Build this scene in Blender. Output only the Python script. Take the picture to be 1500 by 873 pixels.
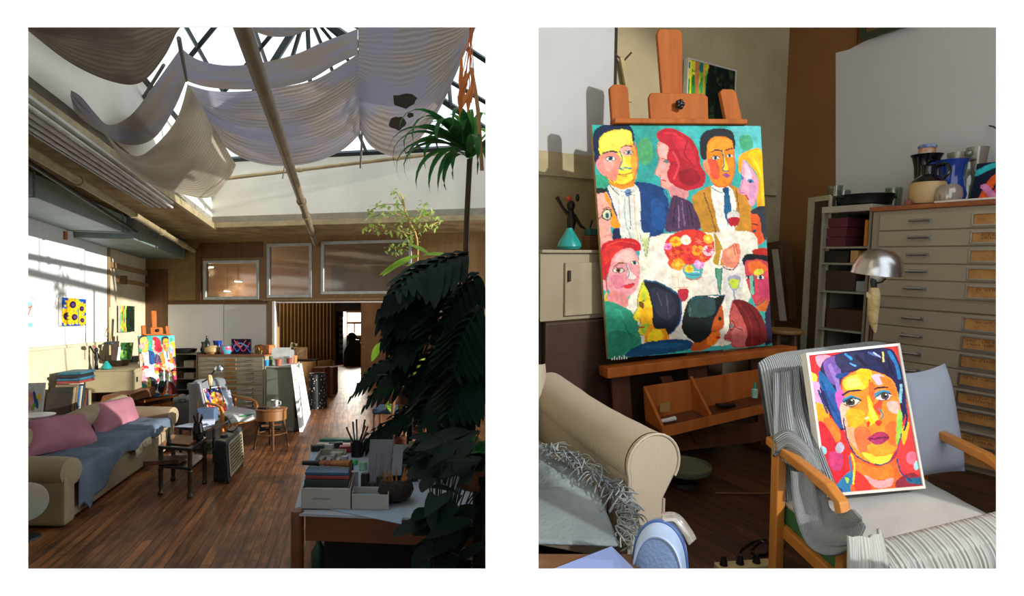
import bpy, math, random
import numpy as np
from mathutils import Vector, Matrix, noise
for o in list(bpy.data.objects): bpy.data.objects.remove(o)
SC = bpy.context.scene
COL = SC.collection
V = Vector
PI = math.pi
random.seed(7)
# ------------------------------------------------------------------ camera, world, sun, exposure
F, CX, CY = 850.0, 750.0, 470.0        # focal length in pixels of a 1500 px wide frame; principal column; eye-level row
HA, HB = 1.9, 1.4                      # eye height over the floor of the left studio and of the right studio
TB = math.atan(97.0 / F)               # the right studio floor is pitched by this
cd = bpy.data.cameras.new('camera'); cam = bpy.data.objects.new('camera', cd); COL.objects.link(cam)
cam.location = (0, 0, HA); cam.rotation_euler = (PI / 2, 0, 0)
cd.sensor_width = 36; cd.lens = F / 1500 * 36; cd.shift_y = (CY - 436.5) / 1500; cd.clip_start = 0.02; cd.clip_end = 400
SC.camera = cam
vs = SC.view_settings
vs.view_transform = 'Standard'; vs.look = 'None'; vs.gamma = 1; vs.use_curve_mapping = False; vs.exposure = 0.6
W = bpy.data.worlds.new('sky'); SC.world = W; W.use_nodes = True
bg = W.node_tree.nodes['Background']; bg.inputs[0].default_value = (0.93, 0.97, 1.0, 1); bg.inputs[1].default_value = 1.22
SUN_AZ, SUN_EL = math.radians(-12), math.radians(9.5)
sdir = V((math.cos(SUN_AZ) * math.cos(SUN_EL), math.sin(SUN_AZ) * math.cos(SUN_EL), math.sin(SUN_EL)))
sl = bpy.data.lights.new('sun', 'SUN'); sl.energy = 4.4; sl.angle = math.radians(0.6); sl.color = (1.0, 0.95, 0.88)
so = bpy.data.objects.new('sun', sl); COL.objects.link(so); so.location = (20, 12, 12)
so.rotation_euler = sdir.to_track_quat('Z', 'Y').to_euler()
# spot standing in for low sun, aimed through unseen holes added in wall_front
TARGET_B = V((1.25, 3.0, 1.2)); DIR_B = V((0.60, -0.72, 0.42)).normalized()
bl = bpy.data.lights.new('window_sun', 'SPOT'); bl.energy = 4000; bl.color = (1.0, 0.96, 0.9); bl.spot_size = math.radians(24); bl.spot_blend = 0.15; bl.shadow_soft_size = 0.12
bo = bpy.data.objects.new('window_sun', bl); COL.objects.link(bo)
bo.location = TARGET_B + V((0, 0, 0.7)) + DIR_B * 13; bo.rotation_euler = DIR_B.to_track_quat('Z', 'Y').to_euler()

# ------------------------------------------------------------------ projection helpers
ROOM = 'A'; B_ROOTS = []
MT = Matrix.Translation((0, 0, HA)) @ Matrix.Rotation(TB, 4, 'X') @ Matrix.Translation((0, 0, -HB))
RB = Matrix.Rotation(-TB, 3, 'X')
def ray(px, py):
    d = V(((px - CX) / F, 1, (CY - py) / F))
    if ROOM == 'B': d = RB @ d
    return V((0, 0, HA if ROOM == 'A' else HB)), d
def P(px, py, Y):
    o, d = ray(px, py); return o + d * (Y / d.y)
def PZ(px, py, z):
    o, d = ray(px, py); return o + d * ((z - o.z) / d.z)
def PP(px, py, p0, n):
    o, d = ray(px, py); return o + d * ((V(p0) - o).dot(V(n)) / d.dot(V(n)))
# ------------------------------------------------------------------ colours, materials
def lin(h):
    h = h.lstrip('#'); c = [int(h[i:i + 2], 16) / 255 for i in (0, 2, 4)]
    return tuple(x / 12.92 if x <= .04045 else ((x + .055) / 1.055) ** 2.4 for x in c)
MATS = {}
def matt(m, s=.15):
    m.node_tree.nodes['Principled BSDF'].inputs['Specular IOR Level'].default_value = s; return m
def mat(name, col, rough=.6, metal=0, var=.12, scale=6, bump=0, bscale=40, spec=.5, col2=None, stretch=None, coat=0, ramp=(.35, .65), detail=3):
    if name in MATS: return MATS[name]
    m = bpy.data.materials.new(name); m.use_nodes = True; nt = m.node_tree; N = nt.nodes; L = nt.links
    b = N['Principled BSDF']; c = lin(col)
    b.inputs['Roughness'].default_value = rough; b.inputs['Metallic'].default_value = metal
    b.inputs['Specular IOR Level'].default_value = spec; b.inputs['Coat Weight'].default_value = coat
    tc = N.new('ShaderNodeTexCoord'); mp = N.new('ShaderNodeMapping'); L.new(tc.outputs['Object'], mp.inputs[0])
    if stretch: mp.inputs['Scale'].default_value = stretch
    nz = N.new('ShaderNodeTexNoise'); nz.inputs['Scale'].default_value = scale; nz.inputs['Detail'].default_value = detail
    L.new(mp.outputs[0], nz.inputs['Vector'])
    cr = N.new('ShaderNodeValToRGB'); cr.color_ramp.elements[0].position = ramp[0]; cr.color_ramp.elements[1].position = ramp[1]
    c2 = lin(col2) if col2 else tuple(min(1, x * (1 + var)) for x in c)
    c1 = c if col2 else tuple(x * (1 - var) for x in c)
    cr.color_ramp.elements[0].color = (*c1, 1); cr.color_ramp.elements[1].color = (*c2, 1)
    L.new(nz.outputs[0], cr.inputs[0]); L.new(cr.outputs[0], b.inputs['Base Color'])
    if bump:
        n2 = N.new('ShaderNodeTexNoise'); n2.inputs['Scale'].default_value = bscale; n2.inputs['Detail'].default_value = 4
        L.new(mp.outputs[0], n2.inputs['Vector']); bp = N.new('ShaderNodeBump'); bp.inputs['Strength'].default_value = bump; bp.inputs['Distance'].default_value = .02
        L.new(n2.outputs[0], bp.inputs['Height']); L.new(bp.outputs[0], b.inputs['Normal'])
    MATS[name] = m; return m
def wood(name, c1, c2, scale=3, rough=.45, axis='Z', coat=0):
    st = {'X': (.6, 9, 9), 'Y': (9, .6, 9), 'Z': (9, 9, .6)}[axis]
    return mat(name, c1, rough, col2=c2, scale=scale, stretch=st, bump=.08, bscale=9, ramp=(.3, .7), detail=6, coat=coat)
def stripes(name, c1, c2, freq, axis=(1, 0, 0), rough=.85, dist=1.5, bump=.3, attr=None, blotch=None):
    """woven or knitted cloth: fine bands along an axis of the object or along a UV layer"""
    if name in MATS: return MATS[name]
    m = bpy.data.materials.new(name); m.use_nodes = True; nt = m.node_tree; N = nt.nodes; L = nt.links; b = N['Principled BSDF']
    b.inputs['Roughness'].default_value = rough; b.inputs['Specular IOR Level'].default_value = .2
    tc = N.new('ShaderNodeTexCoord'); mp = N.new('ShaderNodeMapping')
    L.new(tc.outputs['UV' if attr else 'Object'], mp.inputs[0])
    wv = N.new('ShaderNodeTexWave'); wv.wave_type = 'BANDS'; wv.bands_direction = 'X'
    ax = V(axis).normalized(); q = ax.rotation_difference(V((1, 0, 0))).to_euler(); mp.inputs['Rotation'].default_value = q
    wv.inputs['Scale'].default_value = freq; wv.inputs['Distortion'].default_value = dist; wv.inputs['Detail'].default_value = 2; wv.inputs['Detail Scale'].default_value = 1.5
    L.new(mp.outputs[0], wv.inputs['Vector'])
    cr = N.new('ShaderNodeValToRGB'); cr.color_ramp.elements[0].color = (*lin(c1), 1); cr.color_ramp.elements[1].color = (*lin(c2), 1)
    L.new(wv.outputs['Color'], cr.inputs[0])
    out = cr.outputs[0]
    if blotch:
        nz = N.new('ShaderNodeTexNoise'); nz.inputs['Scale'].default_value = blotch[1]; L.new(mp.outputs[0], nz.inputs['Vector'])
        rr = N.new('ShaderNodeValToRGB'); rr.color_ramp.elements[0].position = .42; rr.color_ramp.elements[1].position = .62
        L.new(nz.outputs[0], rr.inputs[0]); mx = N.new('ShaderNodeMix'); mx.data_type = 'RGBA'; L.new(rr.outputs[0], mx.inputs[0]); L.new(out, mx.inputs[6]); mx.inputs[7].default_value = (*lin(blotch[0]), 1)
        out = mx.outputs[2]
    L.new(out, b.inputs['Base Color'])
    bp = N.new('ShaderNodeBump'); bp.inputs['Strength'].default_value = bump; bp.inputs['Distance'].default_value = .01
    L.new(wv.outputs['Color'], bp.inputs['Height']); L.new(bp.outputs[0], b.inputs['Normal'])
    MATS[name] = m; return m
def attrmat(name, rough=.6, spec=.15, bump=.2):
    if name in MATS: return MATS[name]
    m = bpy.data.materials.new(name); m.use_nodes = True; nt = m.node_tree; N = nt.nodes; L = nt.links; b = N['Principled BSDF']
    a = N.new('ShaderNodeAttribute'); a.attribute_name = 'Col'; L.new(a.outputs['Color'], b.inputs['Base Color'])
    b.inputs['Roughness'].default_value = rough; b.inputs['Specular IOR Level'].default_value = spec
    tc = N.new('ShaderNodeTexCoord'); n2 = N.new('ShaderNodeTexNoise'); n2.inputs['Scale'].default_value = 60; L.new(tc.outputs['Object'], n2.inputs['Vector'])
    bp = N.new('ShaderNodeBump'); bp.inputs['Strength'].default_value = bump; bp.inputs['Distance'].default_value = .006
    L.new(n2.outputs[0], bp.inputs['Height']); L.new(bp.outputs[0], b.inputs['Normal'])
    MATS[name] = m; return m
def glassmat(name, tint='#f4fbf8', refl=.07, rough=.03, haze=0.0):
    if name in MATS: return MATS[name]
    m = bpy.data.materials.new(name); m.use_nodes = True; nt = m.node_tree; N = nt.nodes; L = nt.links
    N.remove(N['Principled BSDF']); out = N['Material Output']
    t = N.new('ShaderNodeBsdfTransparent'); t.inputs[0].default_value = (*lin(tint), 1)
    g = N.new('ShaderNodeBsdfGlossy'); g.inputs['Roughness'].default_value = rough
    lw = N.new('ShaderNodeLayerWeight'); lw.inputs[0].default_value = .25
    ma = N.new('ShaderNodeMath'); ma.operation = 'MULTIPLY_ADD'; L.new(lw.outputs['Facing'], ma.inputs[0]); ma.inputs[1].default_value = .35; ma.inputs[2].default_value = refl
    mx = N.new('ShaderNodeMixShader'); L.new(ma.outputs[0], mx.inputs[0]); L.new(t.outputs[0], mx.inputs[1]); L.new(g.outputs[0], mx.inputs[2])
    last = mx.outputs[0]
    if haze:
        d = N.new('ShaderNodeBsdfDiffuse'); d.inputs[0].default_value = (.6, .55, .5, 1); m2 = N.new('ShaderNodeMixShader'); m2.inputs[0].default_value = haze
        L.new(last, m2.inputs[1]); L.new(d.outputs[0], m2.inputs[2]); last = m2.outputs[0]
    L.new(last, out.inputs[0]); MATS[name] = m; return m
def emis(name, col, s):
    if name in MATS: return MATS[name]
    m = bpy.data.materials.new(name); m.use_nodes = True; b = m.node_tree.nodes['Principled BSDF']
    b.inputs['Emission Color'].default_value = (*lin(col), 1); b.inputs['Emission Strength'].default_value = s
    MATS[name] = m; return m
def leafmat(name, c1, c2, rough=.4, trans=.25):
    if name in MATS: return MATS[name]
    m = mat(name, c1, rough, col2=c2, scale=3, ramp=(.35, .65), spec=.1)
    nt = m.node_tree; N = nt.nodes; L = nt.links; b = N['Principled BSDF']; out = N['Material Output']
    tr = N.new('ShaderNodeBsdfTranslucent'); cr = [n for n in N if n.type == 'VALTORGB'][0]
    hs = N.new('ShaderNodeHueSaturation'); hs.inputs['Value'].default_value = 1.8; L.new(cr.outputs[0], hs.inputs['Color']); L.new(hs.outputs[0], tr.inputs[0])
    mx = N.new('ShaderNodeMixShader'); mx.inputs[0].default_value = trans
    L.new(b.outputs[0], mx.inputs[1]); L.new(tr.outputs[0], mx.inputs[2]); L.new(mx.outputs[0], out.inputs[0]); return m
# ------------------------------------------------------------------ mesh builder
INV = {}
class MB:
    def __init__(s): s.v = []; s.f = []; s.c = None; s.uv = None
    def add(s, vs, fs):
        n = len(s.v); s.v += [V(x) for x in vs]; s.f += [tuple(n + i for i in f) for f in fs]; return s
    def hexa(s, p):  # 0-3 bottom loop, 4-7 top loop
        return s.add(p, [(3, 2, 1, 0), (4, 5, 6, 7), (0, 1, 5, 4), (1, 2, 6, 5), (2, 3, 7, 6), (3, 0, 4, 7)])
    def ob(s, o, a, b, c):
        o, a, b, c = V(o), V(a), V(b), V(c); return s.hexa([o, o + a, o + a + b, o + b, o + c, o + a + c, o + a + b + c, o + b + c])
    def box(s, c, size, rz=0, R=None):
        R = R or Matrix.Rotation(rz, 3, 'Z'); x, y, z = (R @ V((size[0], 0, 0)), R @ V((0, size[1], 0)), R @ V((0, 0, size[2])))
        return s.ob(V(c) - x / 2 - y / 2 - z / 2, x, y, z)
    def slab(s, q, t):  # quad q (4 pts) pushed by vector t
        q = [V(x) for x in q]; t = V(t); return s.hexa(q + [x + t for x in q])
    def prism(s, poly, t):
        n = len(poly); a = [V(x) for x in poly]; t = V(t)
        return s.add(a + [x + t for x in a], [tuple(range(n - 1, -1, -1)), tuple(range(n, 2 * n))] + [(i, (i + 1) % n, (i + 1) % n + n, i + n) for i in range(n)])
    def tube(s, pts, r, n=8, cap=True, flat=None):
        pts = [V(p) for p in pts]; k = len(pts); rs = r if isinstance(r, (list, tuple)) else [r] * k
        vs, fs = [], []; prev = None
        for i, p in enumerate(pts):
            t = (pts[min(i + 1, k - 1)] - pts[max(i - 1, 0)])
            t = t.normalized() if t.length > 1e-9 else V((0, 0, 1))
            if prev is None:
                a = t.orthogonal().normalized()
                if abs(t.z) < .9: a = t.cross(V((0, 0, 1))).normalized()
            else: a = (prev - t * prev.dot(t)).normalized()
            prev = a; b = t.cross(a)
            for j in range(n):
                an = 2 * PI * j / n; fl = flat or 1
                vs.append(p + (a * math.cos(an) + b * math.sin(an) * fl) * rs[i])
        for i in range(k - 1):
            for j in range(n):
                fs.append((i * n + j, i * n + (j + 1) % n, (i + 1) * n + (j + 1) % n, (i + 1) * n + j))
        if cap: fs.append(tuple(range(n - 1, -1, -1))); fs.append(tuple((k - 1) * n + j for j in range(n)))
        return s.add(vs, fs)
    def lathe(s, prof, o, axis=(0, 0, 1), n=20, squash=1, ref=None):
        o = V(o); ax = V(axis).normalized(); a = (V(ref) - ax * V(ref).dot(ax)).normalized() if ref else ax.orthogonal().normalized(); b = ax.cross(a); vs, fs = [], []
        for r, z in prof:
            for j in range(n):
                t = 2 * PI * j / n; vs.append(o + ax * z + (a * math.cos(t) + b * math.sin(t) * squash) * max(r, 1e-4))
        for i in range(len(prof) - 1):
            for j in range(n): fs.append((i * n + j, i * n + (j + 1) % n, (i + 1) * n + (j + 1) % n, (i + 1) * n + j))
        fs.append(tuple(range(n - 1, -1, -1))); fs.append(tuple((len(prof) - 1) * n + j for j in range(n)))
        return s.add(vs, fs)
    def ball(s, c, r, n=12, R=None):
        c = V(c); r = (r, r, r) if not isinstance(r, (tuple, list, Vector)) else r; vs, fs = [], []; m = n // 2 + 1
        for i in range(m + 1):
            ph = PI * i / m
            for j in range(n):
                t = 2 * PI * j / n; q = V((math.sin(ph) * math.cos(t) * r[0], math.sin(ph) * math.sin(t) * r[1], math.cos(ph) * r[2]))
                vs.append(c + (R @ q if R else q))
        for i in range(m):
            for j in range(n): fs.append((i * n + j, i * n + (j + 1) % n, (i + 1) * n + (j + 1) % n, (i + 1) * n + j))
        return s.add(vs, fs)
    def grid(s, fn, nu, nv, thick=None, uvs=(1, 1)):
        vs = [V(fn(i / nu, j / nv)) for j in range(nv + 1) for i in range(nu + 1)]
        fs = [(j * (nu + 1) + i, j * (nu + 1) + i + 1, (j + 1) * (nu + 1) + i + 1, (j + 1) * (nu + 1) + i) for j in range(nv) for i in range(nu)]
        n0 = len(s.v); s.add(vs, fs)
        if s.uv is None: s.uv = {}
        for j in range(nv + 1):
            for i in range(nu + 1): s.uv[n0 + j * (nu + 1) + i] = (i / nu * uvs[0], j / nv * uvs[1])
        return s
    def ribbon(s, pts, ws, up=(0, 0, 1), fold=0.0):
        pts = [V(p) for p in pts]; k = len(pts); up = V(up); vs, fs = [], []
        for i, p in enumerate(pts):
            t = (pts[min(i + 1, k - 1)] - pts[max(i - 1, 0)]).normalized(); sd = t.cross(up)
            sd = sd.normalized() if sd.length > 1e-4 else V((1, 0, 0)); nn = sd.cross(t)
            w = ws[i] if isinstance(ws, (list, tuple)) else ws
            vs += [p - sd * w + nn * fold * w, p, p + sd * w + nn * fold * w]
        for i in range(k - 1):
            a = i * 3; fs += [(a, a + 1, a + 4, a + 3), (a + 1, a + 2, a + 5, a + 4)]
        return s.add(vs, fs)
    def build(s, name, m, parent=None, smooth=False, bevel=0, solid=0, sub=0, origin=None, angle=40):
        me = bpy.data.meshes.new(name)
        if parent is not None: inv = INV[parent.name]
        else:
            if origin is None:
                xs = [v.x for v in s.v]; ys = [v.y for v in s.v]; zs = [v.z for v in s.v]
                origin = V(((min(xs) + max(xs)) / 2, (min(ys) + max(ys)) / 2, min(zs)))
            inv = Matrix.Translation(-V(origin))
        me.from_pydata([tuple(inv @ v) for v in s.v], [], s.f)
        if s.uv:
            ul = me.uv_layers.new(name='UVMap')
            for lp in me.loops: ul.data[lp.index].uv = s.uv.get(lp.vertex_index, (0, 0))
        if s.c is not None:
            a = me.color_attributes.new('Col', 'FLOAT_COLOR', 'POINT')
            arr = np.ones((len(s.v), 4), np.float32); arr[:, :3] = s.c; a.data.foreach_set('color', arr.ravel())
        me.materials.append(m)
        if smooth:
            for p in me.polygons: p.use_smooth = True
            if smooth != 'all': me.set_sharp_from_angle(angle=math.radians(angle))
        me.validate(); me.update()
        o = bpy.data.objects.new(name, me); COL.objects.link(o)
        if parent is not None: o.parent = parent; INV[o.name] = INV[parent.name]
        else:
            o.location = origin; INV[o.name] = inv
            if ROOM == 'B': B_ROOTS.append(o)
        if solid:
            md = o.modifiers.new('solid', 'SOLIDIFY'); md.thickness = solid; md.offset = 0
        if bevel:
            md = o.modifiers.new('bevel', 'BEVEL'); md.width = bevel; md.segments = 2; md.limit_method = 'ANGLE'
        if sub:
            md = o.modifiers.new('sub', 'SUBSURF'); md.levels = sub; md.render_levels = sub
        return o
def thing(name, label, cat, loc, rz=0, group=None):
    o = bpy.data.objects.new(name, None); COL.objects.link(o); o.location = V(loc); o.rotation_euler = (0, 0, rz)
    o.empty_display_size = .05; o['label'] = label; o['category'] = cat
    if group: o['group'] = group
    INV[o.name] = (Matrix.Translation(V(loc)) @ Matrix.Rotation(rz, 4, 'Z')).inverted()
    if ROOM == 'B': B_ROOTS.append(o)
    return o
def tag(o, label, cat, group=None, kind=None):
    o['label'] = label; o['category'] = cat
    if group: o['group'] = group
    if kind: o['kind'] = kind
    return o
def st(o):
    o['kind'] = 'structure'; return o
def kids(o): return [c for c in COL.objects if c.parent == o]
def copytree(o, parent=None, keep=None):
    c = o.copy(); COL.objects.link(c)
    if parent is not None: c.parent = parent
    for ch in kids(o):
        if keep is None or keep(ch): copytree(ch, c, keep)
    return c
def wall_holes(mb, o, du, length, z0, z1, holes, th):
    """vertical wall from o along unit du; holes (u0,u1,z0,z1); th = thickness vector"""
    us = sorted({0, length, *[h[0] for h in holes], *[h[1] for h in holes]}); us = [u for u in us if 0 <= u <= length]
    for a, b in zip(us, us[1:]):
        m = (a + b) / 2; cuts = sorted([(h[2], h[3]) for h in holes if h[0] < m < h[1]]); z = z0
        for lo, hi in cuts + [(z1, z1)]:
            if lo > z + 1e-6: mb.ob(V((o[0], o[1], z)) + V(du) * a, V(du) * (b - a), th, (0, 0, lo - z))
            z = max(z, hi)
    return mb
def pillow(mb, q, th, n=14, sag=0.0, pinch=.55, seed=0):
    q = [V(x) for x in q]; nn = (q[1] - q[0]).cross(q[3] - q[0]).normalized()
    def f(side):
        def g(u, v):
            a, b = 2 * u - 1, 2 * v - 1
            # pull edges inward between corners
            e = 0.05
            uu = .5 + (a * (1 - e * (1 - b * b) * 1.0)) / 2; vv = .5 + (b * (1 - e * (1 - a * a))) / 2
            p = (q[0] * (1 - uu) + q[1] * uu) * (1 - vv) + (q[3] * (1 - uu) + q[2] * uu) * vv
            h = max(0, (1 - a ** 4) * (1 - b ** 4)) ** pinch
            w = noise.noise(p * 5 + V((seed, 0, 0))) * .10
            return p + nn * side * th / 2 * h * (1 + w)
        return g
    mb.grid(f(1), n, n); mb.grid(f(-1), n, n); return mb
def lerp(a, b, t): return a + (b - a) * t
def cr(pts, n=6, closed=False):
    """catmull-rom through points (Vectors)"""
    pts = [V(p) for p in pts]; out = []; k = len(pts); rng = k if closed else k - 1
    for i in range(rng):
        g = (lambda j: pts[j % k]) if closed else (lambda j: pts[max(0, min(k - 1, j))])
        p0, p1, p2, p3 = g(i - 1), g(i), g(i + 1), g(i + 2)
        for s_ in range(n):
            t = s_ / n; out.append(.5 * ((2 * p1) + (p2 - p0) * t + (2 * p0 - 5 * p1 + 4 * p2 - p3) * t * t + (3 * p1 - p0 - 3 * p2 + p3) * t ** 3))
    if not closed: out.append(pts[-1])
    return out
# ------------------------------------------------------------------ painted canvases: colours computed per vertex from outline shapes
def curve2(pts, closed):
    return np.array([(p.x, p.y) for p in cr([V((x, y, 0)) for x, y in pts], 6, closed)])
def rnd_field(shape, seed, cell):
    r = np.random.RandomState(seed); h, w = shape; gh, gw = int(h / cell) + 3, int(w / cell) + 3
    g = r.rand(gh, gw); yy = np.arange(h) / cell; xx = np.arange(w) / cell
    y0 = yy.astype(int); x0 = xx.astype(int); fy = (yy - y0)[:, None]; fx = (xx - x0)[None]
    fy = fy * fy * (3 - 2 * fy); fx = fx * fx * (3 - 2 * fx)
    return (g[y0][:, x0] * (1 - fy) * (1 - fx) + g[y0 + 1][:, x0] * fy * (1 - fx) + g[y0][:, x0 + 1] * (1 - fy) * fx + g[y0 + 1][:, x0 + 1] * fy * fx) - .5
def paint(corners, nx, ny, bgc, shapes, warp=.55, jit=.3, seed=1):
    """corners TL,TR,BR,BL in picture coordinates; shapes drawn in the same coordinates, later ones on top"""
    c = [np.array(x, float) for x in corners]; u = np.linspace(0, 1, nx + 1)[None, :, None]; v = np.linspace(0, 1, ny + 1)[:, None, None]
    pos = (c[0] * (1 - u) + c[1] * u) * (1 - v) + (c[3] * (1 - u) + c[2] * u) * v
    sh = pos.shape[:2]
    X = pos[..., 0] + rnd_field(sh, seed, 5) * warp * 2 + rnd_field(sh, seed + 9, 2.2) * warp; Y = pos[..., 1] + rnd_field(sh, seed + 1, 5) * warp * 2 + rnd_field(sh, seed + 8, 2.2) * warp
    img = np.zeros((*sh, 3)); img[:] = lin(bgc)
    for s_ in shapes:
        k = s_[0]
        if k == 'e':
            _, cx, cy, rx, ry, rot, colr = s_; a = math.radians(rot); dx, dy = X - cx, Y - cy
            xx = dx * math.cos(a) + dy * math.sin(a); yy = -dx * math.sin(a) + dy * math.cos(a)
            m = (xx / rx) ** 2 + (yy / ry) ** 2 < 1
        elif k in ('p', 'b'):
            _, pts, colr = s_; q = curve2(pts, True) if k == 'b' else np.array(pts, float)
            m = np.zeros(sh, bool); x1, y1 = q[-1]
            x0b, x1b, y0b, y1b = q[:, 0].min(), q[:, 0].max(), q[:, 1].min(), q[:, 1].max()
            box = (X >= x0b) & (X <= x1b) & (Y >= y0b) & (Y <= y1b); xs, ys = X[box], Y[box]; mm = np.zeros(xs.shape, bool)
            for x2, y2 in q:
                if y1 != y2: mm ^= ((ys < y1) != (ys < y2)) & (xs < (x2 - x1) * (ys - y1) / (y2 - y1) + x1)
                x1, y1 = x2, y2
            m[box] = mm
        else:
            _, pts, wd, colr = s_; q = curve2(pts, False) if len(pts) > 2 else np.array(pts, float)
            m = np.zeros(sh, bool)
            bx = (X >= q[:, 0].min() - wd) & (X <= q[:, 0].max() + wd) & (Y >= q[:, 1].min() - wd) & (Y <= q[:, 1].max() + wd); xs, ys = X[bx], Y[bx]; mm = np.zeros(xs.shape, bool)
            for (x1, y1), (x2, y2) in zip(q, q[1:]):
                dx, dy = x2 - x1, y2 - y1; l2 = dx * dx + dy * dy + 1e-9
                t = np.clip(((xs - x1) * dx + (ys - y1) * dy) / l2, 0, 1); mm |= (xs - x1 - t * dx) ** 2 + (ys - y1 - t * dy) ** 2 < (wd / 2) ** 2
            m[bx] = mm
        img[m] = lin(colr)
    n = (rnd_field(sh, seed + 2, 3) + rnd_field(sh, seed + 3, 8)) * jit
    img = img * (1 + n[..., None]); tint = np.stack([rnd_field(sh, seed + 4 + i, 6) for i in range(3)], -1) * .10 * jit / .35
    return np.clip(img + tint * (img + .06), 0, 1)
def canvas(name, parent, q, img, depth, m_side, m_front=None):
    """stretched canvas: painted front sheet q (TL,TR,BR,BL points) over a box of thickness depth (vector, away from viewer)"""
    q = [V(x) for x in q]; d = V(depth); mb = MB(); mb.slab([q[3], q[2], q[1], q[0]], d)
    body = mb.build(name + '_stretcher', m_side, parent)
    ny, nx = img.shape[0] - 1, img.shape[1] - 1; off = d.normalized() * -.0015
    m2 = MB(); m2.grid(lambda u, v: (q[0] * (1 - u) + q[1] * u) * (1 - v) + (q[3] * (1 - u) + q[2] * u) * v + off, nx, ny); m2.uv = None
    m2.c = img.reshape(-1, 3); m2.build(name + '_face', m_front or attrmat('oil_paint'), parent); return body
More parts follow.
